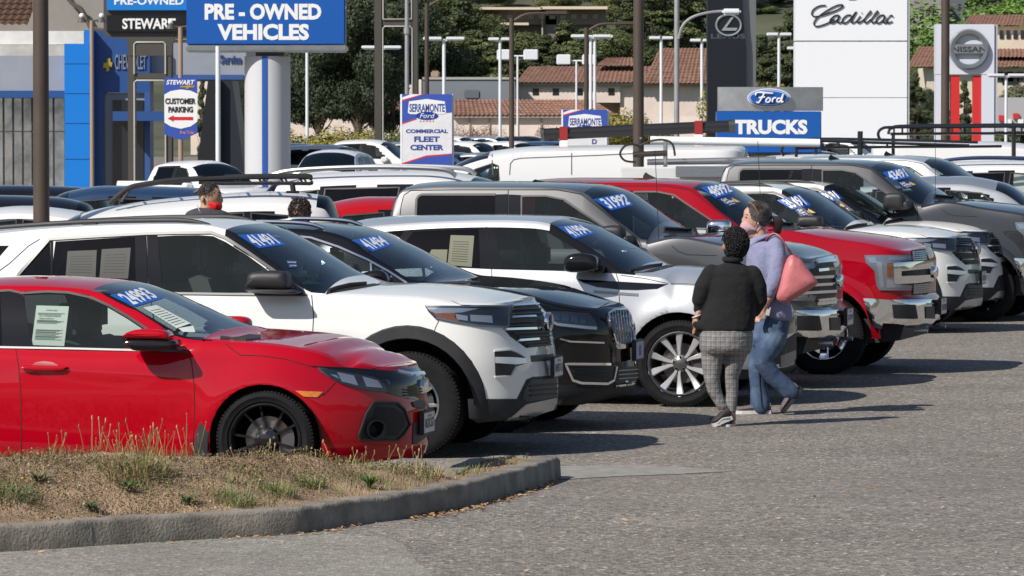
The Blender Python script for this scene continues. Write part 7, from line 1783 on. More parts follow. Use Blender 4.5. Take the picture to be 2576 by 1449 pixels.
# ------------------------------------------------------------------ other vehicles on the lot
KIND = {
 'suv': dict(L=4.8,W=.94,H=1.75,zC=[(0,.85),(.08,.98),(1.0,1.1),(1.25,1.16),(2.0,1.66),(2.6,1.75),(3.9,1.72),(4.4,1.62),(4.68,1.15),(4.8,.98)],zS=[(0,.84),(.1,.9),(1.2,1.04),(4.6,1.08),(4.8,.97)],
             zR=[(0,.86),(1.25,1.06),(2.05,1.55),(2.6,1.64),(3.9,1.6),(4.3,1.48),(4.66,1.12),(4.8,.98)],cowl=1.3,wtop=2.05,
             win=[([(1.75,1.1),(2.25,1.52),(2.75,1.56),(2.8,1.1)],0),([(2.88,1.1),(2.84,1.56),(3.7,1.54),(3.72,1.1)],1),([(3.8,1.12),(3.78,1.53),(4.1,1.48),(4.4,1.14)],1)],wh=(.9,3.7,.37)),
 'sedan': dict(L=4.75,W=.91,H=1.45,zC=[(0,.68),(.08,.78),(1.0,.95),(1.35,1.0),(2.1,1.38),(2.7,1.45),(3.4,1.38),(4.1,1.12),(4.7,1.05),(4.75,.9)],zS=[(0,.66),(.1,.74),(1.3,.93),(4.5,.98),(4.75,.88)],
             zR=[(0,.7),(1.35,.95),(2.15,1.3),(2.7,1.37),(3.3,1.31),(4.05,1.02),(4.75,.9)],cowl=1.38,wtop=2.15,
             win=[([(1.75,.96),(2.3,1.26),(2.7,1.3),(2.72,.97)],0),([(2.8,.97),(2.78,1.3),(3.3,1.25),(3.8,1.0)],1)],wh=(.9,3.7,.33)),
 'van': dict(L=5.4,W=1.0,H=2.13,zC=[(0,.95),(.08,1.1),(.7,1.35),(.95,1.5),(1.45,1.82),(2.0,2.02),(2.8,2.1),(5.2,2.13),(5.36,2.05),(5.4,1.3)],zS=[(0,.93),(.3,1.12),(.9,1.28),(5.3,1.3),(5.4,1.2)],
             zR=[(0,.96),(.95,1.38),(1.5,1.72),(2.05,1.9),(2.8,2.0),(5.2,2.03),(5.38,1.95),(5.4,1.25)],cowl=.95,wtop=1.95,
             win=[([(1.2,1.32),(1.75,1.68),(2.05,1.78),(2.15,1.74),(2.18,1.34)],0)],wh=(.9,4.1,.36),tum=.12),
 'pickup': dict(L=5.7,W=.98,H=1.9,zC=[(0,1.0),(.08,1.12),(1.1,1.22),(1.35,1.28),(2.05,1.8),(2.6,1.9),(3.4,1.88),(3.85,1.8),(3.95,1.35),(3.98,.95),(5.6,.95)],zS=[(0,.98),(.1,1.02),(1.3,1.18),(3.9,1.2),(3.98,1.3),(5.7,1.3)],
             zR=[(0,1.0),(1.3,1.2),(2.1,1.7),(2.6,1.8),(3.4,1.78),(3.85,1.7),(3.95,1.33),(5.7,1.32)],cowl=1.35,wtop=2.1,
             win=[([(1.85,1.24),(2.35,1.68),(2.75,1.72),(2.78,1.24)],0),([(2.86,1.24),(2.84,1.72),(3.6,1.7),(3.68,1.24)],1)],wh=(.95,4.5,.4))}
def generic(name,label,cat,nose,Dn,yaw,kind,P,scale=1.,group=None,lod=0,over=None,plate=True,rails=None,simple=False,z0=0.):
    K = dict(KIND[kind]); K.update(over or {}); c = Car(name,label,cat,nose,Dn,0,K['W'],uw=.9,scale=scale,group=group)
    a = R(yaw); k = scale; Y0 = Dn + k * K['W']; X0 = (nose - CX) / FPX * Y0
    c.M = Matrix.Translation((X0,Y0,z0)) @ Matrix.Rotation(-a,4,'Z') @ Matrix.Scale(k,4); c.Mi = c.M.inverted(); c.root.location = (X0,Y0,z0); c.root.rotation_euler = (0,0,-a)
    w0,w1,rw = K['wh']; ar = [(w0,rw,rw + .07),(w1,rw,rw + .07)]
    c.surface(K['L'],K['zS'],K['zR'],K['zC'],[(0,.3),(.3,.26),(K['L'],.32)],[(.2,.1),(.35,.02),(.6,.0),(.8,.05),(1.1,.12)],K['cowl'],K['wtop'],uc=.7,n=2.8,tum=K.get('tum',.36),arches=ar,flare=.02,step=.06 if lod == 0 else .12)
    for poly,_ in K['win']: c.cut(poly,'side',cols=(c.cS - 2,c.cR + 1))
    c.snap_arches(); c.frames('window_frame',M_gloss if kind != 'van' else P)
    c.region('windscreen',(c.iU > c.cowl - 1e-4) & (c.iU < c.wtop + .001) & (c.mj >= c.cR + 1),G_wind)
    if kind in ('suv','sedan'):
        ur = (4.3,4.7) if kind == 'suv' else (3.35,4.05); c.region('rear_window',(c.iU > ur[0]) & (c.iU < ur[1]) & (c.mj >= c.cR + 1),G_tint)
    c.region('bonnet',(c.iU < c.cowl) & (c.mj >= c.cR),P); 
    if lod == 0: c.region('door',(c.iU > 1.55) & (c.iU < K['win'][0][0][-1][0] + .05) & (c.mj < c.cR),P)
    c.region('body',c.free.copy(),P)
    for poly,tint in K['win']: c.patch('side_window',poly,G_tint if tint else G_clear,'side',off=-.002,skirt=0,mirror=True,step=.12)
    if lod == 0:
        for poly,tint in K['win']: c.ribbon('window_seal',poly,.025,.006,M_black,'side',closed=True,mirror=True,step=.15)
    zf = K['zS'][1][1]
    c.patch('headlight',[(K['W'] * .55,zf - .14),(K['W'] * .9,zf - .1),(K['W'] * .9,zf - .01),(K['W'] * .6,zf - .04)],M_lampin,'front',off=.01,mirror=True,step=.06)
    c.patch('grille',[(-.4,zf - .3),(.4,zf - .3),(.45,zf - .06),(-.45,zf - .06)],M_black,'front',off=.012,step=.1)
    for sg in (-1,1):
        MB().bbox((-K['L'] - .01,sg * K['W'] * .9 - .08,zf - .1),(-K['L'] + .12,sg * K['W'] * .9 + .06,zf + .16),.02).build('tail_lamp',M_redlens,c.root)
    c.puff('door_mirror',[(K['cowl'] + .42,zf + .26),(K['cowl'] + .6,zf + .27),(K['cowl'] + .62,zf + .1),(K['cowl'] + .42,zf + .12)],K['W'] - .02,K['W'] + .2,P,.02,mode='side')
    if rails: 
        for sg in (-1,1):
            pts = [(-u,sg * K['W'] * .66,z) for u,z in [(K['wtop'] + .15,K['H'] - .06),(K['wtop'] + .35,K['H'] + .02),(K['wtop'] + 1.2,K['H'] + .04),(K['L'] - 1.0,K['H'] + .0),(K['L'] - .7,K['H'] - .08)]]; MB().tube(spline(pts),.028,7).build('roof_rail',rails,c.root,True)
    c.wells(); c.chassis(.3,.7,front=.6,back=.6)
    if lod == 0: c.cabin(c.cowl - .25,K['L'] - .6,K['win'][0][0][0][1] - .02,K['H'] - .2,K['W'] - .2,rows=(1.1,2.0))
    else: MB().box((-K['L'] + .8,-K['W'] + .15,.6),(-K['cowl'] - .1,K['W'] - .15,K['zS'][2][1] - .1)).build('cabin_trim',M_inside,c.root)
    # light wheel
    t = MB(); t.lathe([(.0,-.1),(rw * .6,-.1),(rw * .62,-.115),(rw * .68,-.12),(rw * .95,-.11),(rw,-.08),(rw,.09),(rw * .6,.1)],24); w = t.build('tyre',M_rubber,c.root,True,30)
    h = MB(); h.lathe([(0,-.112),(.05,-.118),(rw * .2,-.106)],16)
    for i in range(5): a_ = 2 * math.pi * i / 5; h.tube([(rw * .1 * math.cos(a_),-.115,rw * .1 * math.sin(a_)),(rw * .6 * math.cos(a_),-.122,rw * .6 * math.sin(a_))],.03,4)
    hh = h.build('rim',M_alloy,w); 
    for (u,sg) in ((w0,-1),(w0,1),(w1,-1),(w1,1)):
        q = w if (u,sg) == (w0,-1) else copy_tree(w,c.root); q.location = (-u,sg * (K['W'] - .1),rw); q.rotation_euler = (0,0,0 if sg < 0 else math.pi)
    return c
def recolour(o,P_from,P_to):
    for ch in [o] + list(o.children_recursive):
        if ch.type == 'MESH':
            for s_ in ch.material_slots:
                if s_.material is P_from: s_.link = 'OBJECT'; s_.material = P_to
def lot_vehicles():
    W_ = paint('lot_white',(.72,.72,.72)); BK = paint('lot_black',(.008,.009,.014)); RD = paint('lot_red',(.42,.006,.01)); SV = paint('lot_silver',(.45,.47,.5),.6); BL = paint('lot_blue',(.02,.05,.12),.3)
    c = generic('white_suv','white off-road wagon with a large black tubular roof rack, behind the two men','suv',-214,50,180,'suv',W_,over=dict(L=4.62,H=1.76,zC=[(0,.9),(.08,1.0),(1.2,1.12),(1.3,1.16),(1.72,1.5),(2.14,1.61),(2.98,1.71),(3.8,1.76),(4.4,1.71),(4.53,1.5),(4.6,1.1)],zS=[(0,.88),(1.2,1.04),(4.5,1.1),(4.62,1.0)],
                zR=[(0,.9),(1.3,1.08),(1.75,1.4),(2.14,1.5),(2.98,1.6),(3.8,1.64),(4.38,1.58),(4.5,1.4),(4.6,1.05)],cowl=1.3,wtop=1.8,win=[([(1.75,1.12),(2.05,1.4),(2.7,1.5),(2.72,1.12)],0),([(2.8,1.12),(2.78,1.5),(3.55,1.54),(3.58,1.12)],1),([(3.65,1.12),(3.63,1.54),(4.2,1.5),(4.38,1.12)],1)]))
    mb = MB(); D1,D2 = 50.35,51.55
    up = [(277,513),(300,492),(326,474),(360,466),(440,455),(560,448),(680,445),(770,445),(782,450)]; lo = [(380,478),(480,470),(560,462),(680,461),(782,462)]
    for D in (D1,D2):
        dy = -3 if D > 51 else 0
        mb.tube(spline([at(x,y + dy,D) for x,y in up],4),.024,7)
    mb.tube(spline([at(x,y,D1) for x,y in lo[2:]],4),.02,6); mb.tube([at(500,459,D1),at(560,462,D1)],.02,6)
    for x in (595,655,710,758): mb.tube([at(x - 5,447,D1),at(x + 3,461,D1)],.013,5); mb.tube([at(x + 5,445,D2),at(x + 12,459,D2)],.013,5)
    for x in (330,420,520,600,680,750): mb.tube([at(x,462 if x > 400 else 474,D1),at(x,458 if x > 400 else 470,D2)],.014,5)
    mb.tube([at(782,450,D1),at(782,447,D2)],.02,6); mb.tube([at(784,461,D1),at(784,458,D2)],.02,6)
    for D in (D1,D2): mb.tube([at(735,461,D),at(738,482,D)],.03,6); mb.bbox(at(718,486,D) - Vector((0,.05,0)),at(755,480,D) + Vector((0,.05,0)),.01); mb.tube([at(520,462,D),at(500,480,D),at(488,486,D)],.022,6); mb.tube([at(326,476,D),at(305,508,D)],.018,6)
    rk = mb.build('roof_rack',M_black,None,True); rk['label'] = 'black tubular roof rack on the white off-road wagon'; rk.parent = c.root; rk.matrix_parent_inverse = c.M.inverted()
    generic('white_suv','long white sport utility vehicle with silver roof rails, behind the grey pickup','suv',1650,58,10,'suv',W_,scale=1.085,over=dict(L=5.1),rails=M_silver)
    generic('red_suv','red hatchback wedged between the roof-rack wagon and the grey pickup','car',420,55,180,'suv',RD,scale=.93)
    generic('black_suv','black wagon at the left edge behind the brown pole','suv',-560,60,181,'suv',BK,scale=.9)
    generic('white_car','white car tail just right of the brown pole at the left','car',-520,56.5,181,'sedan',W_,scale=1.03)
    generic('blue_car','slate blue car roof behind the roof-rack wagon','car',-160,66,180,'suv',BL,scale=.92)
    generic('black_suv','dark car shape standing in for a dark reflection at the far left','suv',-330,76,181,'suv',BK,scale=.85)  # added body; stands for a dark reflection low in the glass
    generic('white_pickup','white pickup behind the customer parking pole','pickup truck',655,108,50,'pickup',W_,scale=.85)
    generic('silver_car','silver car at the right edge with a blue price sticker at its screen top','car',2890,65,10,'suv',SV,scale=1.0).sticker('23991',Z('4',[(2178,340),(2260,318),(2300,360),(2215,378)]))
    generic('white_suv','white sport utility vehicle with dark blue roof rails at the right edge','suv',2985,79,8,'suv',W_,scale=1.06,rails=mat('rail_blue',(.05,.08,.16),.3,.7))
    # van with the pipe carrier
    v = generic('white_van','white panel van carrying a long black tube on its roof','van',962,83,186,'van',W_,over=dict(L=6.45,zC=[(0,.95),(.08,1.1),(.7,1.35),(.95,1.5),(1.45,1.82),(2.0,2.0),(2.8,2.08),(6.2,2.11),(6.4,2.03),(6.45,1.3)],zS=[(0,.93),(.3,1.12),(.9,1.28),(6.3,1.3),(6.45,1.2)],zR=[(0,.96),(.95,1.38),(1.5,1.72),(2.05,1.88),(2.8,1.98),(6.2,2.01),(6.4,1.93),(6.45,1.25)],wh=(.9,5.1,.36)))
    def on(o,car): o.parent = car.root; o.matrix_parent_inverse = car.M.inverted(); return o
    for pts in ([(1240,440),(1238,412),(1239,372)],[(1176,402),(1200,393),(1238,390)],[(1282,440),(1284,412),(1292,402),(1310,398),(1500,391),(1640,384)],[(1438,378),(1438,440)]): v.ribbon('panel_gap',pts,.022,.004,mat('gap_grey',(.1,.1,.11),.8),'px')
    D = 83.9
    tb = MB(); A,B = at(1364,338,D),at(1842,317,D); tb.tube([A,B],.105,20); carrier = tb.build('pipe_carrier',mat('tube_black',(.02,.02,.022),.35),None,True,50)
    tag(carrier,'long black plumbing tube clamped on the white van roof','pipe carrier'); t_ax = (B - A).normalized()
    e = MB(); e.tube([A - t_ax * .03,A + t_ax * .03],.118,20); e.tube([B - t_ax * .06,B + t_ax * .05],.12,20); o = e.build('end_cap',M_satin,carrier,True,50)
    for px_ in (1418,1757):
        t = (px_ - 1364) / 478; p = A.lerp(B,t); r_ = MB().bbox(p + Vector((-.075,-.14,-.12)),p + Vector((.075,-.1,.12)),.01).build('clamp_strap',mat('strap_red',(.3,.02,.02),.5),carrier); w_ = MB().bbox(p + Vector((-.075,-.14,-.28)),p + Vector((.075,-.1,-.125)),.01); w_.bbox(p + Vector((-.1,-.16,-.36)),p + Vector((.2,.16,-.28)),.02); w_.build('clamp_foot',M_whites,carrier)
    # utility truck with ladder rack
    u = generic('utility_truck','white utility truck with pipes and ladder rack, behind the charcoal pickup','utility truck',2490,74,4,'pickup',W_,scale=1.02)
    mb = MB(); mb.bbox(at(1560,420,74.5),at(1832,470,75.9),.02); b = mb.build('service_body',W_); on(b,u)
    mb = MB(); mb.bbox(at(1700,418,74.3),at(1835,446,74.45),.01); b = mb.build('tread_plate_box',mat('tread_plate',(.5,.5,.52),.35,.9,bump=(25,.3,.01))); on(b,u)
    def rack(D,rails_,posts,r,m,label,hoops=()):
        mb = MB()
        for pts in rails_: mb.tube([at(x,y,D + dd) for x,y,dd in pts] if len(pts) < 3 else spline([at(x,y,D + dd) for x,y,dd in pts],4),r,6)
        for (x0,y0,x1,y1,dd,rr) in posts: mb.tube([at(x0,y0,D + dd),at(x1,y1,D + dd)],rr,6)
        for h in hoops: mb.tube(spline([at(x,y,D + dd) for x,y,dd in h],4),r,6)
        o = mb.build('ladder_rack',m,None,True); tag(o,label,'ladder rack'); return o
    k = mat('rack_black',(.014,.014,.016),.3,coat=.4)
    o = rack(76,[[(1628,405,0),(1952,398,0)],[(1628,411,.1),(1900,408,.1)]],[(1674,352,1674,440,0,.035),(1612,345,1612,350,0,.02)],.03,M_silver,'pipe rack of pale bars on the white utility truck',[])
    mb = MB()
    for h in ([(1600,408),(1572,404),(1560,386),(1574,366),(1598,364),(1612,374),(1618,398)],[(1610,366),(1640,354),(1672,352),(1692,364),(1698,392)]): mb.tube(spline([at(x,y,75.8) for x,y in h],4),.018,6)
    mb.tube([at(1592,389,75.8),at(1678,385,75.8)],.045,8); mb.build('rack_hoop',mat('old_steel',(.06,.05,.045),.5,.7),o,True)
    pp = MB().tube([at(1636,353,76.3),at(2062,360,76.3)],.068,12).build('white_pipe',M_whites,None,True,60); tag(pp,'long white pipe lying on the utility truck rack','pipe')
    u2 = generic('utility_truck','white utility truck under the lower black ladder rack','utility truck',2420,88,8,'pickup',W_)
    rack(88,[[(1972,392,0),(1966,378,0),(1976,362,0),(1998,353,0),(2080,355,0),(2300,362,0),(2438,366,0)],[(2000,373,0),(2200,370,0),(2400,369,0),(2520,368,0)],[(2022,376,1.3),(2016,362,1.3),(2040,350,1.3),(2200,351,1.3),(2460,358,1.3)]],
         [(2004,353,2003,395,0,.03),(2052,350,2052,395,1.3,.03),(2164,330,2163,398,0,.05),(2110,356,2110,371,0,.02),(2046,356,2046,371,0,.02),(2232,360,2232,371,0,.02),(2352,364,2352,371,0,.02)],.026,k,'lower black ladder rack left of the brown pole at the right')
    v3 = generic('white_van','white van under the higher black ladder rack at the right','van',2860,96,6,'van',W_)
    rack(95.5,[[(2214,352,0),(2209,336,0),(2220,323,0),(2250,320,0),(2400,319,0),(2650,317,0)],[(2240,337,0),(2400,336,0),(2650,335,0)],[(2235,338,1.4),(2244,322,1.4),(2300,316,1.4),(2650,313,1.4)]],
         [(2249,318,2249,350,0,.02),(2270,318,2270,337,0,.02),(2395,318,2395,337,0,.02),(2550,316,2550,396,0,.045),(2247,337,2247,392,.3,.035),(2570,317,2570,337,0,.02)],.03,k,'higher black ladder rack in front of the red-legged pylon')
    # distant rows: a few prototypes copied
    pro = {}
    grp = 'cars in the far lot'
    spec = [(790,128,100,'suv',W_,'white van-like car seen from behind, right of the fat column'),(835,168,60,'suv',BL,'dark blue hatchback in the far lot right of the fat column'),(1010,158,25,'suv',W_,'white sport utility vehicle touching the sign frame leg'),(1120,165,15,'pickup',W_,'white crew cab left of the fleet banner'),
            (905,255,50,'suv',W_,'distant white car below the yellow-green shrub'),(760,185,70,'sedan',RD,'dark red car just right of the fat column'),(965,250,40,'sedan',W_,'distant white car half hidden by the green shrub'),(860,210,20,'sedan',SV,'distant silver car right of the dark blue hatchback')]
    cols_ = [('white',W_),('silver',SV),('white',W_),('dark blue',BL),('white',W_),('black',BK),('silver',SV)]
    rnd = random.Random(4)
    for i in range(11): nm,P = cols_[i % 7]; spec.append((1185 + i * 34 + rnd.uniform(-6,6),165 + (i % 3) * 22,35 + rnd.uniform(-8,8),['sedan','suv','sedan'][i % 3],P,nm + ' car in the rows between the fleet banner and the van roof'))
    for i in range(9): nm,P = cols_[(i * 3 + 1) % 7]; spec.append((1165 + i * 45,255 + (i % 2) * 25,30,['suv','sedan'][i % 2],P,nm + ' car in the farthest row before the beige wing'))
    for i in range(8): nm,P = cols_[(i * 2) % 7]; spec.append((1930 + i * 48,175 + (i % 2) * 30,28,['sedan','suv'][i % 2],P,nm + ' car in the rows behind the ladder racks'))
    seen = {}
    for (px_,D,yaw,kind,P,lab) in sorted(spec,key=lambda q: q[0]):
        seen[lab] = seen.get(lab,0) + 1
        if sum(q[5] == lab for q in spec) > 1: lab = ORD[seen[lab] - 1] + ' ' + lab.replace(' in the',' from the left in the',1).replace('the rows between the fleet banner and the van roof','the rows right of the fleet banner').replace('the farthest row before the beige wing','the farthest row by the beige wing')
        X = PX(px_,D)
        if kind not in pro:
            c = generic('parked_car',lab,'car',px_,D,yaw,kind,P,group=grp,lod=1); pro[kind] = (c.root,P); c.root.location = (X,D,ground_z(X,D)); root = c.root
        else:
            r0,P0 = pro[kind]; root = copy_tree(r0); root.location = (X,D,ground_z(X,D)); root.rotation_euler = (0,0,-R(yaw)); root['label'] = lab
            if P is not P0: recolour(root,P0,P)
# ------------------------------------------------------------------ people
def remesh(name,mb,m,parent,voxel=.012,it=4):
    me = bpy.data.meshes.new(name); me.from_pydata([tuple(v) for v in mb.V],[],mb.F); me.update()
    bm = bmesh.new(); bm.from_mesh(me); bmesh.ops.recalc_face_normals(bm,faces=bm.faces); bm.to_mesh(me); bm.free()
    o = bpy.data.objects.new('t',me); COL.objects.link(o); md = o.modifiers.new('r','REMESH'); md.mode = 'VOXEL'; md.voxel_size = voxel
    n = bpy.data.meshes.new_from_object(o.evaluated_get(bpy.context.evaluated_depsgraph_get())); bpy.data.objects.remove(o)
    bm = bmesh.new(); bm.from_mesh(n)
    for _ in range(it): bmesh.ops.smooth_vert(bm,verts=bm.verts,factor=.5,use_axis_x=True,use_axis_y=True,use_axis_z=True)
    for f in bm.faces: f.smooth = True
    bm.to_mesh(n); bm.free(); n.materials.clear(); n.materials.append(m); n.name = name; o = bpy.data.objects.new(name,n); COL.objects.link(o); o.parent = parent; return o
def cap(mb,pts,rad,ky=1.,n=14):
    """rounded, tapered limb through pts; ky squeezes it in depth"""
    P = [Vector(p) for p in pts]; R_ = list(rad); d0 = (P[0] - P[1]).normalized(); d1 = (P[-1] - P[-2]).normalized()
    Q = [P[0] + d0 * R_[0] * k for k in (1.,.85,.5)] + P + [P[-1] + d1 * R_[-1] * k for k in (.5,.85,1.)]; r = [R_[0] * .02,R_[0] * .53,R_[0] * .87] + R_ + [R_[-1] * .87,R_[-1] * .53,R_[-1] * .02]
    k = len(mb.V); mb.tube(Q,r,n)
    if ky != 1:
        for i in range(k,len(mb.V)):
            a = (i - k) // n; c = Q[min(a,len(Q) - 1)]; v = mb.V[i]; mb.V[i] = (v[0],c[1] + (v[1] - c[1]) * ky,v[2])
    return mb
def loft(mb,rings,n=24):
    """rings: (x, y, z, rx, ry) from top to bottom"""
    V = []; F = []; k = len(rings)
    for x,y,z,rx,ry in rings: V += [(x + rx * math.copysign(abs(math.cos(a)) ** .9,math.cos(a)),y + ry * math.sin(a),z) for a in [2 * math.pi * i / n for i in range(n)]]
    for i in range(k - 1): F += [(i * n + j,i * n + (j + 1) % n,(i + 1) * n + (j + 1) % n,(i + 1) * n + j) for j in range(n)]
    F += [tuple(range(n)),tuple((k - 1) * n + j for j in range(n))]; return mb.add(V,F)
def cloth(name,col,rough=.85,fold=.5,sc=9,plaid=False,fade=None):
    m = mat(name,col,rough,bump=(sc,fold,.03),noise=(14,.12),sheen=0)
    if plaid or fade:
        n = m.node_tree.nodes; l = m.node_tree.links; b = n['Principled BSDF']; tc = n.new('ShaderNodeTexCoord'); sp = n.new('ShaderNodeSeparateXYZ'); l.new(tc.outputs['Object'],sp.inputs[0])
        src = b.inputs['Base Color'].links[0].from_socket
        def fr(sock,f,w):
            a = n.new('ShaderNodeMath'); a.operation = 'MULTIPLY'; a.inputs[1].default_value = f; l.new(sock,a.inputs[0]); c = n.new('ShaderNodeMath'); c.operation = 'FRACT'; l.new(a.outputs[0],c.inputs[0])
            d = n.new('ShaderNodeMath'); d.operation = 'LESS_THAN'; d.inputs[1].default_value = w; l.new(c.outputs[0],d.inputs[0]); return d.outputs[0]
        def over(src,fac,col,k):
            x = n.new('ShaderNodeMix'); x.data_type = 'RGBA'; l.new(src,x.inputs[6]); x.inputs[7].default_value = (*col,1); mm = n.new('ShaderNodeMath'); mm.operation = 'MULTIPLY'; mm.inputs[1].default_value = k; l.new(fac,mm.inputs[0]); l.new(mm.outputs[0],x.inputs[0]); return x.outputs[2]
        if plaid:
            for ax in (0,2): src = over(src,fr(sp.outputs[ax],52,.14),(.42,.4,.4),.6); src = over(src,fr(sp.outputs[ax],26,.35),(.07,.07,.075),.35)
        else:
            t = n.new('ShaderNodeTexNoise'); t.inputs['Scale'].default_value = 5; t.inputs['Detail'].default_value = 3; l.new(tc.outputs['Object'],t.inputs['Vector']); r = n.new('ShaderNodeMapRange'); r.inputs[1].default_value = .45; r.inputs[2].default_value = .65; l.new(t.outputs[0],r.inputs[0]); src = over(src,r.outputs[0],fade,.8)
        l.new(src,b.inputs['Base Color'])
    return m
def curls(name,c,r,n,size,m,parent,rnd,rule=lambda v: True,tube=False):
    mb = MB(); c = Vector(c); mb.ball(c,tuple(q * .93 for q in r),20,0,12); i = 0
    while i < n:
        d = Vector((rnd.gauss(0,1),rnd.gauss(0,1),rnd.gauss(0,1))).normalized()
        if not rule(d): i += 1; continue
        p = c + Vector((d.x * r[0],d.y * r[1],d.z * r[2])) * rnd.uniform(.94,1.05); t = d.orthogonal().normalized(); t = (t * math.cos(i) + d.cross(t) * math.sin(i))
        mb.tube(spline([p - t * size,p + d * size * .55,p + t * size + Vector((0,0,-size * .4)),p + t * size * 1.6 - d * size * .3],3),size * .3,4); i += 1
    return mb.build(name,m,parent,True)
def combed(name,c,r,m,parent,rnd,n=420):
    mb = MB(); c = Vector(c); mb.ball(c + Vector((.012,0,.004)),(r[0] * .95,r[1] * .98,r[2] * .97),20,0,14)
    for i in range(n):
        ph = R(rnd.uniform(-25,205)); t0 = rnd.uniform(.55,.95); k = rnd.uniform(.985,1.04); pts = []
        for q in range(7): th = t0 + (2.75 - t0) * q / 6; pts.append(c + Vector((-math.cos(th) * r[0] * k,math.sin(th) * math.cos(ph) * r[1] * k,math.sin(th) * math.sin(ph) * r[2] * k + .012 * math.cos(th))))
        mb.tube(pts,[.0015,.0035,.004,.004,.004,.003,.0015],4)
    return mb.build(name,m,parent,True)
def hand(mb,wrist,palm,fd,side,L=.085,curl=.6,r=.0085):
    """palm and five bent fingers; fd = finger direction, side = across the knuckles towards the thumb"""
    w = Vector(wrist); p = Vector(palm); fd = Vector(fd).normalized(); sd = Vector(side).normalized(); nn = fd.cross(sd)
    cap(mb,[w,(w + p) / 2,p],[.026,.031,.03],1)
    for i,(o,ln) in enumerate(((-.027,.72),(-.009,.93),(.009,1.),(.027,.9))):
        a = p + sd * o + fd * .018; b = a + fd * L * ln * .45; c = b + (fd * (1 - curl) + nn * curl).normalized() * L * ln * .32; d = c + (fd * (1 - curl * 1.6) + nn * curl * 1.5).normalized() * L * ln * .24; cap(mb,[a,b,c,d],[r,r * .95,r * .85,r * .7],1,8)
    a = w.lerp(p,.5) + sd * .024; cap(mb,[a,a + sd * .022 + fd * .025,a + sd * .024 + fd * .055],[.012,.0105,.008],1,8)
def shoe(name,heel,toe,m,sole_m,parent,w=.045,lift=None):
    h = Vector(heel); t = Vector(toe); ax = (t - h).normalized(); up = Vector((0,0,1)) - ax * ax.z; up.normalize(); sd = ax.cross(up); L = (t - h).length; mb = MB(); V = []; F = []
    prof = [(-.02,.028,.07),(.0,.04,.085),(.2,.042,.085),(.4,.043,.07),(.6,.046,.052),(.8,.045,.042),(.93,.036,.034),(1.0,.015,.02)]; n = 12
    for t_,ww,hh in prof:
        for i in range(n): a = 2 * math.pi * i / n; V.append(h + ax * L * t_ + sd * (ww * w / .045 * math.cos(a)) + up * (.018 + hh * .5 + hh * .5 * math.sin(a)))
    F = [(i * n + j,i * n + (j + 1) % n,(i + 1) * n + (j + 1) % n,(i + 1) * n + j) for i in range(len(prof) - 1) for j in range(n)] + [tuple(range(n)),tuple((len(prof) - 1) * n + j for j in range(n))]
    o = mb.add(V,F).build(name,m,parent,True); V = []; F = []; out = [(-.05,.02),(0,.04),(.3,.042),(.6,.048),(.85,.046),(.97,.034),(1.02,.01)]; pl = [(a,b) for a,b in out] + [(a,-b) for a,b in out[::-1]]; k = len(pl)
    for z in (-.008,.022): V += [h + ax * L * a + sd * b * w / .045 + up * z for a,b in pl]
    MB().add(V,[tuple(range(k)),tuple(range(k,2 * k))[::-1]] + [(i,(i + 1) % k,(i + 1) % k + k,i + k) for i in range(k)]).build('sole',sole_m,o); return o
def face(root,c,fx,m,s_=1.,mask=None,mdir=-1):
    """eye, brow, nose and ear on a head seen from the side, looking along mdir*X"""
    c = Vector(c)
    for sg in (-1,1):
        e = MB().ball(c + Vector((mdir * .078,sg * .045,.012)),(.012,.012,.007),8,0,6).build('eye',mat('eye_dark',(.05,.03,.02),.6),root,True)
        MB().tube([c + Vector((mdir * .088,sg * .03,.036)),c + Vector((mdir * .068,sg * .06,.036))],.004,5).build('eyebrow',mat('brow_dark',(.03,.02,.015),.8),root)
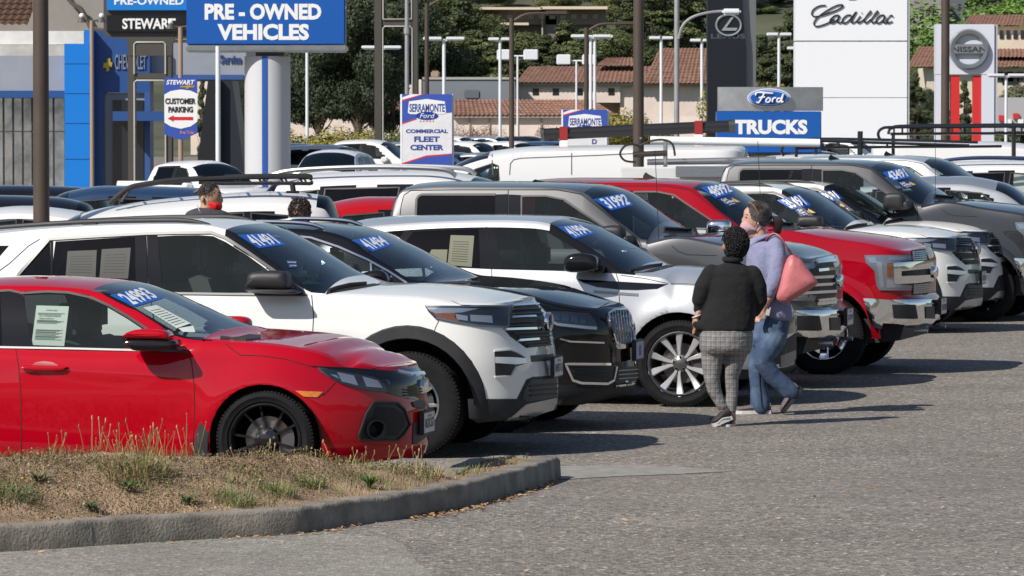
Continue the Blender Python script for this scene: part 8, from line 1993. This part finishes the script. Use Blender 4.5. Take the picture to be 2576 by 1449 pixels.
def people():
    rnd = random.Random(11); skin = mat('skin_light',(.52,.3,.22),.5,sss=.08,noise=(30,.06)); skin2 = mat('skin_tan',(.36,.19,.12),.5,sss=.06,noise=(30,.06)); skin3 = mat('skin_olive',(.5,.28,.18),.5,sss=.06,noise=(30,.06))
    hairk = mat('hair_black',(.008,.007,.008),.75,noise=(60,.4)); hairg = mat('hair_greying',(.055,.048,.045),.5,noise=(14,1.2)); hairb = mat('hair_brown',(.03,.018,.012),.4,noise=(40,.5)); shw = mat('sole_white',(.6,.58,.56),.6); shk = mat('shoe_black',(.02,.02,.022),.7)
    Zp = lambda x,y: (1674.4 + .4221 * x,483 + .4221 * y)
    # ---- woman in black, seen from behind
    D = 39.15; k = .4221 / 306.5; X0 = PX(Zp(345,0)[0],D); t = thing('person','woman with short black curls in a black fleece and grey plaid trousers, seen from behind','person',(X0,D,0))
    J = lambda x,y,d=0.: Vector(((x - 345) * k,d,(1400 - y) * k)); r = lambda q: q * k
    b = MB(); cap(b,[J(402,440),J(408,380)],[.055,.05]); b.ball(J(408,305),(.083,.095,.115),18,0,12); cap(b,[J(356,325,-.02),J(345,338,-.02)],[.03,.02]); cap(b,[J(240,640,.05),J(200,720,.02),J(186,750,.0)],[.045,.033,.027])
    hand(b,J(186,752),J(177,785),(-.1,.2,-1),(.3,-.9,0),curl=.2); cap(b,[J(560,640,.04),J(530,700,.11)],[.03,.028]); loft(b,[(*J(395,470),r(110),.1),(*J(395,700),r(120),.12),(*J(365,850),r(130),.14)])
    cap(b,[J(300,900),J(280,1110),J(342,1290),J(352,1335)],[.06,.04,.034,.034]); cap(b,[J(430,900),J(394,1110,.03),J(398,1290,.02),J(398,1370,.03)],[.06,.04,.034,.034]); remesh('body',b,skin2,t,.011)
    b = MB(); loft(b,[(*J(400,408),.05,.06),(*J(398,425),.07,.075),(*J(394,448),r(108),.095),(*J(394,475),r(138),.12),(*J(398,540),r(148),.14),(*J(396,620),r(146),.145),(*J(385,690),r(154),.155),(*J(370,760),r(166),.175),(*J(366,820),r(166),.18),(*J(365,832),r(160),.175)])
    cap(b,[J(275,490),J(225,570),J(205,650,.02),J(228,700,.06)],[.083,.078,.07,.055]); cap(b,[J(515,495),J(552,570),J(562,650,.03),J(535,715,.1)],[.083,.076,.068,.052])
    cap(b,[J(225,700,.05),J(196,700,.03)],[.045,.043]); cap(b,[J(205,800,-.03),J(180,790,-.03)],[.05,.03]); fl = remesh('fleece_jacket',b,cloth('fleece_black',(.008,.008,.009),.95,.9,7),t,.011,5)
    MB().tube([J(400,402) + Vector((.068 * math.cos(a),.075 * math.sin(a),.004 * math.sin(a))) for a in np.linspace(0,6.28,18)[:-1]],.022,8,closed=True).build('collar',MATS['fleece_black'],fl,True)
    b = MB(); loft(b,[(*J(366,790),r(150),.165),(*J(363,860),r(160),.18),(*J(360,930),r(158),.175),(*J(360,965),r(146),.14)])
    cap(b,[J(288,930),J(278,1020),J(277,1110,-.01),J(292,1185),J(330,1265),J(342,1285)],[.106,.088,.067,.06,.044,.042]); cap(b,[J(432,930),J(410,1020),J(394,1110,.02),J(398,1185,.03),J(396,1270,.02),J(396,1300,.02)],[.1,.08,.061,.055,.044,.042]); remesh('plaid_trousers',b,cloth('plaid_grey',(.21,.205,.2),.85,.8,11,plaid=True),t,.01,3)
    curls('hair',J(417,305,-.008),(.108,.11,.13),1500,.0115,hairk,t,rnd,lambda v: not (v.x < -.75 and v.z < .2))
    ear = MB().ball(J(352,318),(.01,.02,.02),8); ear.build('ear',skin2,t,True); MB().tube([J(186,742) + Vector((.034 * math.cos(a),.034 * math.sin(a),.012 * math.cos(a))) for a in np.linspace(0,6.28,16)[:-1]],.006,6,closed=True).build('bracelet',mat('bracelet_white',(.6,.6,.62),.3),t,True)
    s1 = shoe('shoe',J(395,1352),J(283,1397,-.03),shk,shw,t); MB().tube(spline([J(380,1345,-.05),J(340,1352,-.06),J(310,1378,-.07)],3),.006,5).build('white_stripe',shw,s1); shoe('shoe',J(402,1398,.06),J(350,1404,-.03),shk,shw,t)
    # ---- woman in lilac
    D = 40.75; k2 = .4221 / 294.5; X1 = PX(Zp(570,0)[0],D); t = thing('person','woman with a greying ponytail, lilac shirt, blue jeans and pink face mask, walking','person',(X1,D,0))
    J = lambda x,y,d=0.: Vector(((x - 570) * k2,d,(1330 - y) * k2)); r = lambda q: q * k2
    b = MB(); cap(b,[J(572,300),J(552,225)],[.066,.058]); b.ball(J(535,152),(.104,.08,.115),20,0,14); cap(b,[J(505,190),J(487,232),J(515,258)],[.068,.048,.045]); b.ball(J(462,172),(.02,.014,.026),8); b.ball(J(487,128),(.035,.05,.045),8)
    loft(b,[(*J(600,300),r(80),.15),(*J(605,500),r(95),.15),(*J(640,760),r(90),.15),(*J(632,850),r(90),.15)]); cap(b,[J(630,560,-.23),J(604,630,-.24),J(574,695,-.22)],[.045,.04,.028]); hand(b,J(574,697,-.22),J(556,728,-.22),(-.35,-.1,-.75),(.6,-.2,-.1),.08,.45)
    cap(b,[J(590,870,.07),J(552,1060,.06),J(570,1290,.06)],[.06,.045,.036]); cap(b,[J(640,860,-.08),J(580,1005,-.1),J(740,1180,-.06),J(775,1205,-.06)],[.06,.045,.038,.036]); remesh('body',b,skin,t,.011)
    b = MB(); loft(b,[(*J(575,262),.062,.085),(*J(590,285),r(78),.14),(*J(600,320),r(102),.185),(*J(600,380),r(116),.2),(*J(594,450),r(116),.2),(*J(600,530),r(108),.18),(*J(620,610),r(112),.19),(*J(642,690),r(110),.2),(*J(660,740),r(98),.195),(*J(678,768),r(76),.17)])
    cap(b,[J(650,312,-.14),J(660,400,-.21),J(648,500,-.25),J(628,560,-.25),J(612,598,-.245)],[.08,.076,.07,.066,.056]); cap(b,[J(555,320,.15),J(560,480,.18),J(540,590,.16)],[.075,.065,.05]); cap(b,[J(545,268,.02),J(505,330,-.02)],[.05,.04]); sh = remesh('lilac_shirt',b,cloth('cotton_lilac',(.23,.24,.37),.9,.9,8),t,.011,5)
    bt = MB(); [bt.ball(J(x,y,-.2),.007,6) for x,y in ((653,648),(667,722),(700,742))]; bt.build('shirt_buttons',M_silver,sh); MB().tube(spline([J(512,325,-.07),J(545,290,-.13),J(600,262,-.16),J(640,262,-.1),J(640,255,.0)],4),.017,7).build('collar',MATS['cotton_lilac'],sh,True)
    b = MB(); loft(b,[(*J(650,720),r(92),.165),(*J(636,800),r(104),.185),(*J(620,870),r(106),.18),(*J(612,920),r(92),.15)])
    cap(b,[J(590,870,.07),J(560,980,.07),J(548,1070,.06),J(560,1170,.06),J(570,1283,.06)],[.112,.09,.074,.076,.09]); cap(b,[J(640,870,-.08),J(600,950,-.09),J(578,1010,-.1),J(640,1100,-.08),J(745,1190,-.06)],[.12,.104,.09,.078,.078]); jn = remesh('blue_jeans',b,cloth('denim',(.04,.072,.14),.85,.55,9,fade=(.12,.18,.27)),t,.011,3)
    MB().tube(spline([J(572,900,-.06),J(556,1070,-.02),J(570,1282,-.04)],3),.004,4).build('side_seam',mat('denim_dark',(.02,.045,.11),.8),jn)
    # head details
    hc = J(548,140); combed('hair',J(556,140),(.108,.092,.118),hairg,t,rnd); pt = MB()
    for i in range(60):
        a = rnd.uniform(0,6.28); q = rnd.uniform(0,1); o_ = Vector((math.cos(a) * .028,math.sin(a) * .03,0)); pt.tube(spline([J(615,160) + o_ * .3,J(655,150) + o_,J(675,190) + o_ * 1.2,J(670 + rnd.uniform(-22,14),250)],3),.007,4)
    pt.build('ponytail',hairb,t,True); MB().ball(J(621,158),(.02,.03,.035),8).build('hair_tie',mat('hair_tie',(.35,.42,.55),.6),t,True)
    e = MB().ball(J(548,158,-.078),(.018,.012,.032),10); e.build('ear',skin,t,True); MB().ball(J(549,190,-.08),(.01,.006,.012),8).build('earring',M_silver,t,True)
    mk = MB(); V = []; rw = [(468,183,.02),(455,205,.03),(462,235,.03),(490,262,.03)]
    mk.ball(J(486,214,-.01),(.064,.066,.066),16,0,10); cap(mk,[J(500,215,-.05),J(528,225,-.07)],[.035,.012]); remesh('face_mask',mk,mat('mask_pink',(.5,.3,.34),.85),t,.009,3); lp = MB(); lp.tube([J(520,205,-.075),J(548,150,-.085)],.003,4); lp.tube([J(528,232,-.075),J(552,176,-.085)],.003,4); lp.build('mask_loop',MATS['mask_pink'],t)
    face(t,J(535,162),1,skin); MB().tube(spline([J(495,63,-.03),J(525,85,-.09),J(553,135,-.1)],4),.005,5).build('glasses_frame',mat('frame_tan',(.3,.14,.05),.4),t,True)
    gy = mat('shoe_mauve',(.13,.1,.11),.7,noise=(60,.5)); shoe('shoe',J(628,1322,.06),J(425,1324,.04),gy,shw,t,.05); shoe('shoe',J(812,1178,-.05),J(700,1318,-.06),gy,shk,t,.05)
    # bag and phone, things she carries
    bg = thing('handbag','pink leather handbag hanging from the shoulder of the lilac woman','handbag',(X1,D,0)); V = []; out = [(742,372),(770,385),(800,404),(850,470),(893,526),(882,556),(800,610),(725,652),(692,661),(662,645),(650,618),(664,560),(684,480),(712,400)]
    pts = curve2(out,3,True); cx = sum(p[0] for p in pts) / len(pts); cy = sum(p[1] for p in pts) / len(pts); n = len(pts); F = []; rg = [(-.335,.3),(-.328,.62),(-.308,.84),(-.28,.96),(-.24,1.),(-.2,.97),(-.17,.85),(-.15,.55)]
    for dy,s_ in rg: V += [J(cx + (x - cx) * s_,cy + (y - cy) * s_,dy - .02) for x,y in pts]
    F = [(i * n + j,i * n + (j + 1) % n,(i + 1) * n + (j + 1) % n,(i + 1) * n + j) for i in range(len(rg) - 1) for j in range(n)] + [tuple(range(n)),tuple((len(rg) - 1) * n + j for j in range(n))]
    pk = mat('leather_pink',(.56,.17,.18),.5,bump=(40,.3,.008),noise=(9,.12)); MB().add(V,F).build('bag_body',pk,bg,True); MB().tube(spline([J(590,330,-.1),J(600,275,-.18),J(640,247,-.2),J(680,275,-.24),J(712,325,-.25),J(738,375,-.23)],5),.008,6).build('strap',mat('leather_dark_pink',(.28,.07,.08),.5),bg,True)
    MB().tube(spline([J(742,376,-.25),J(775,378,-.25),J(795,415,-.26),J(765,420,-.27),J(738,380,-.26)],4),.006,5).build('handle',MATS['leather_dark_pink'],bg,True); MB().tube([J(722,335,-.26),J(745,372,-.26)],.007,6).build('clasp',mat('brass',(.6,.45,.2),.25,1.),bg); MB().tube(spline([J(655,600,-.25),J(685,612,-.27),J(722,650,-.25)],3),.004,4).build('seam',MATS['leather_dark_pink'],bg)
    ph = thing('phone','pale smartphone held in the hand of the lilac woman','phone',(X1,D,0)); c = J(604,708,-.235); m_ = MB().bbox((-.018,-.006,-.038),(.018,.006,.038),.004).build('phone_case',mat('phone_pale',(.55,.5,.45),.35),ph); m_.location = c; m_.rotation_euler = (0,R(12),0); l_ = MB().box((-.012,-.0075,.022),(.002,-.0062,.033)).build('camera_lens',M_gloss,m_)
    # ---- the two men between the parked cars
    Zm = lambda x,y: (418.6 + .175 * x,418.6 + .175 * y)
    def man(cx,D,label,sk,hairm,look,shirt,cur):
        s_ = FPX / D; k = .175 / s_; X = PX(Zm(cx,0)[0],D); t = thing('person',label,'person',(X,D,0)); zg = HORIZ + HC * s_; J = lambda x,y,d=0.: Vector(((x - cx) * k,d,(zg - (418.6 + .175 * y)) / s_)); return t,J,k
    t,J,k = man(620,42.4,'man with short grey hair, red face mask and dark grey shirt behind the white roof',skin3,hairg,1,None,0); H0 = J(0,690).z
    b = MB(); b.ball(J(635,430),(.1,.08,.115),20,0,14); cap(b,[J(700,520),J(730,600),J(690,640)],[.06,.045,.045]); b.ball(J(806,485),(.016,.014,.022),8); cap(b,[J(590,560),J(560,700)],[.062,.068]); loft(b,[(0,0,H0 - .05,.16,.1),(0,0,H0 - .6,.13,.1)])
    for sg in (-1,1): cap(b,[(sg * .09,0,.9),(sg * .1,0,.5),(sg * .1,0,.06)],[.08,.06,.04]); cap(b,[(sg * .2,0,H0 - .3),(sg * .22,-.05,H0 - .6),(sg * .15,-.15,H0 - .75)],[.05,.04,.03]); hand(b,(sg * .15,-.15,H0 - .76),(sg * .13,-.18,H0 - .82),(-sg * .3,-.3,-.8),(0,-1,.2))
    remesh('body',b,skin3,t,.012); b = MB(); loft(b,[(*J(565,590),.07,.07),(*J(570,625),.14,.09),(*J(585,660),.19,.11),(*J(600,740),.215,.125),(0,0,H0 - .4,.2,.13),(0,0,H0 - .75,.19,.13)]); [cap(b,[(sg * .19,0,H0 - .08),(sg * .23,-.01,H0 - .3)],[.07,.06]) for sg in (-1,1)]
    remesh('grey_shirt',b,cloth('cotton_charcoal',(.05,.05,.06),.9,.7,8),t,.013); b = MB(); loft(b,[(0,0,H0 - .7,.18,.13),(0,0,.85,.18,.14)]); [cap(b,[(sg * .09,0,.85),(sg * .1,0,.5),(sg * .1,0,.1)],[.1,.075,.06]) for sg in (-1,1)]; remesh('trousers',b,cloth('cotton_dark',(.03,.03,.04)),t,.014)
    [shoe('shoe',(sg * .1,.07,.01),(sg * .12,-.2,.01),shk,shw,t) for sg in (-1,1)]
    curls('hair',J(618,380),(.096,.081,.096),1300,.006,hairg,t,rnd,lambda v: v.x < .5 or v.z > .5); b = MB(); b.ball(J(720,572),(.055,.064,.052),14,0,10); cap(b,[J(700,560,-.045),J(615,525,-.07)],[.035,.01]); cap(b,[J(700,590,-.045),J(625,590,-.06)],[.03,.01]); remesh('face_mask',b,mat('mask_red',(.8,.006,.01),.7),t,.009,3)
    e = MB().ball(J(528,470,-.075),(.016,.012,.03),10); e.build('ear',skin3,t,True); MB().tube([J(545,430,-.08),J(605,490,-.078)],.003,4).build('mask_loop',shw,t); face(t,J(640,430),1,skin3,mdir=1); MB().tube(spline([J(455,560,-.07),J(490,640,-.1),J(530,690,-.11)],4),.005,5).build('necklace',M_satin,t,True)
    t,J,k = man(1922,43.2,'dark curly head of a man turned away, right of the man in the red mask',skin3,hairk,1,None,0); H0 = J(0,900).z
    b = MB(); b.ball(J(1918,660),(.09,.095,.115),16,0,12); cap(b,[J(1918,760),J(1918,900)],[.058,.062]); loft(b,[(0,0,H0,.16,.1),(0,0,H0 - .5,.14,.1),(0,0,.9,.15,.1)])
    for sg in (-1,1): cap(b,[(sg * .09,0,.9),(sg * .1,0,.5),(sg * .1,0,.06)],[.08,.06,.04]); cap(b,[(sg * .2,0,H0 - .12),(sg * .24,0,H0 - .42),(sg * .22,.05,H0 - .62)],[.05,.04,.03]); hand(b,(sg * .22,.05,H0 - .63),(sg * .22,.06,H0 - .7),(0,.1,-1),(0,1,0))
    remesh('body',b,skin3,t,.013); b = MB(); loft(b,[(0,0,H0 + .02,.1,.08),(0,0,H0 - .04,.19,.11),(0,0,H0 - .3,.2,.13),(0,0,H0 - .68,.19,.13)]); [cap(b,[(sg * .19,0,H0 - .1),(sg * .23,0,H0 - .32)],[.07,.06]) for sg in (-1,1)]; remesh('dark_shirt',b,MATS['cotton_charcoal'],t,.014)
    b = MB(); loft(b,[(0,0,H0 - .65,.18,.13),(0,0,.85,.18,.14)]); [cap(b,[(sg * .09,0,.85),(sg * .1,0,.5),(sg * .1,0,.1)],[.1,.075,.06]) for sg in (-1,1)]; remesh('trousers',b,MATS['cotton_dark'],t,.014); [shoe('shoe',(sg * .1,-.07,.01),(sg * .12,.2,.01),shk,shw,t) for sg in (-1,1)]
    curls('hair',J(1920,635),(.1,.098,.112),700,.012,hairb,t,rnd); MB().ball(J(1768,758,-.02),(.014,.012,.025),8).build('ear',skin,t,True)
build_ground()
P_,S_ = island()
buildings(); signs(); lamp_poles(); trees()
red_saloon(); white_suv_near(); black_suv(); silver_suv(); trucks(); white_suv_back(0); white_suv_back(1)
lot_vehicles()
try: people()
except NameError: pass
weeds(P_,S_)
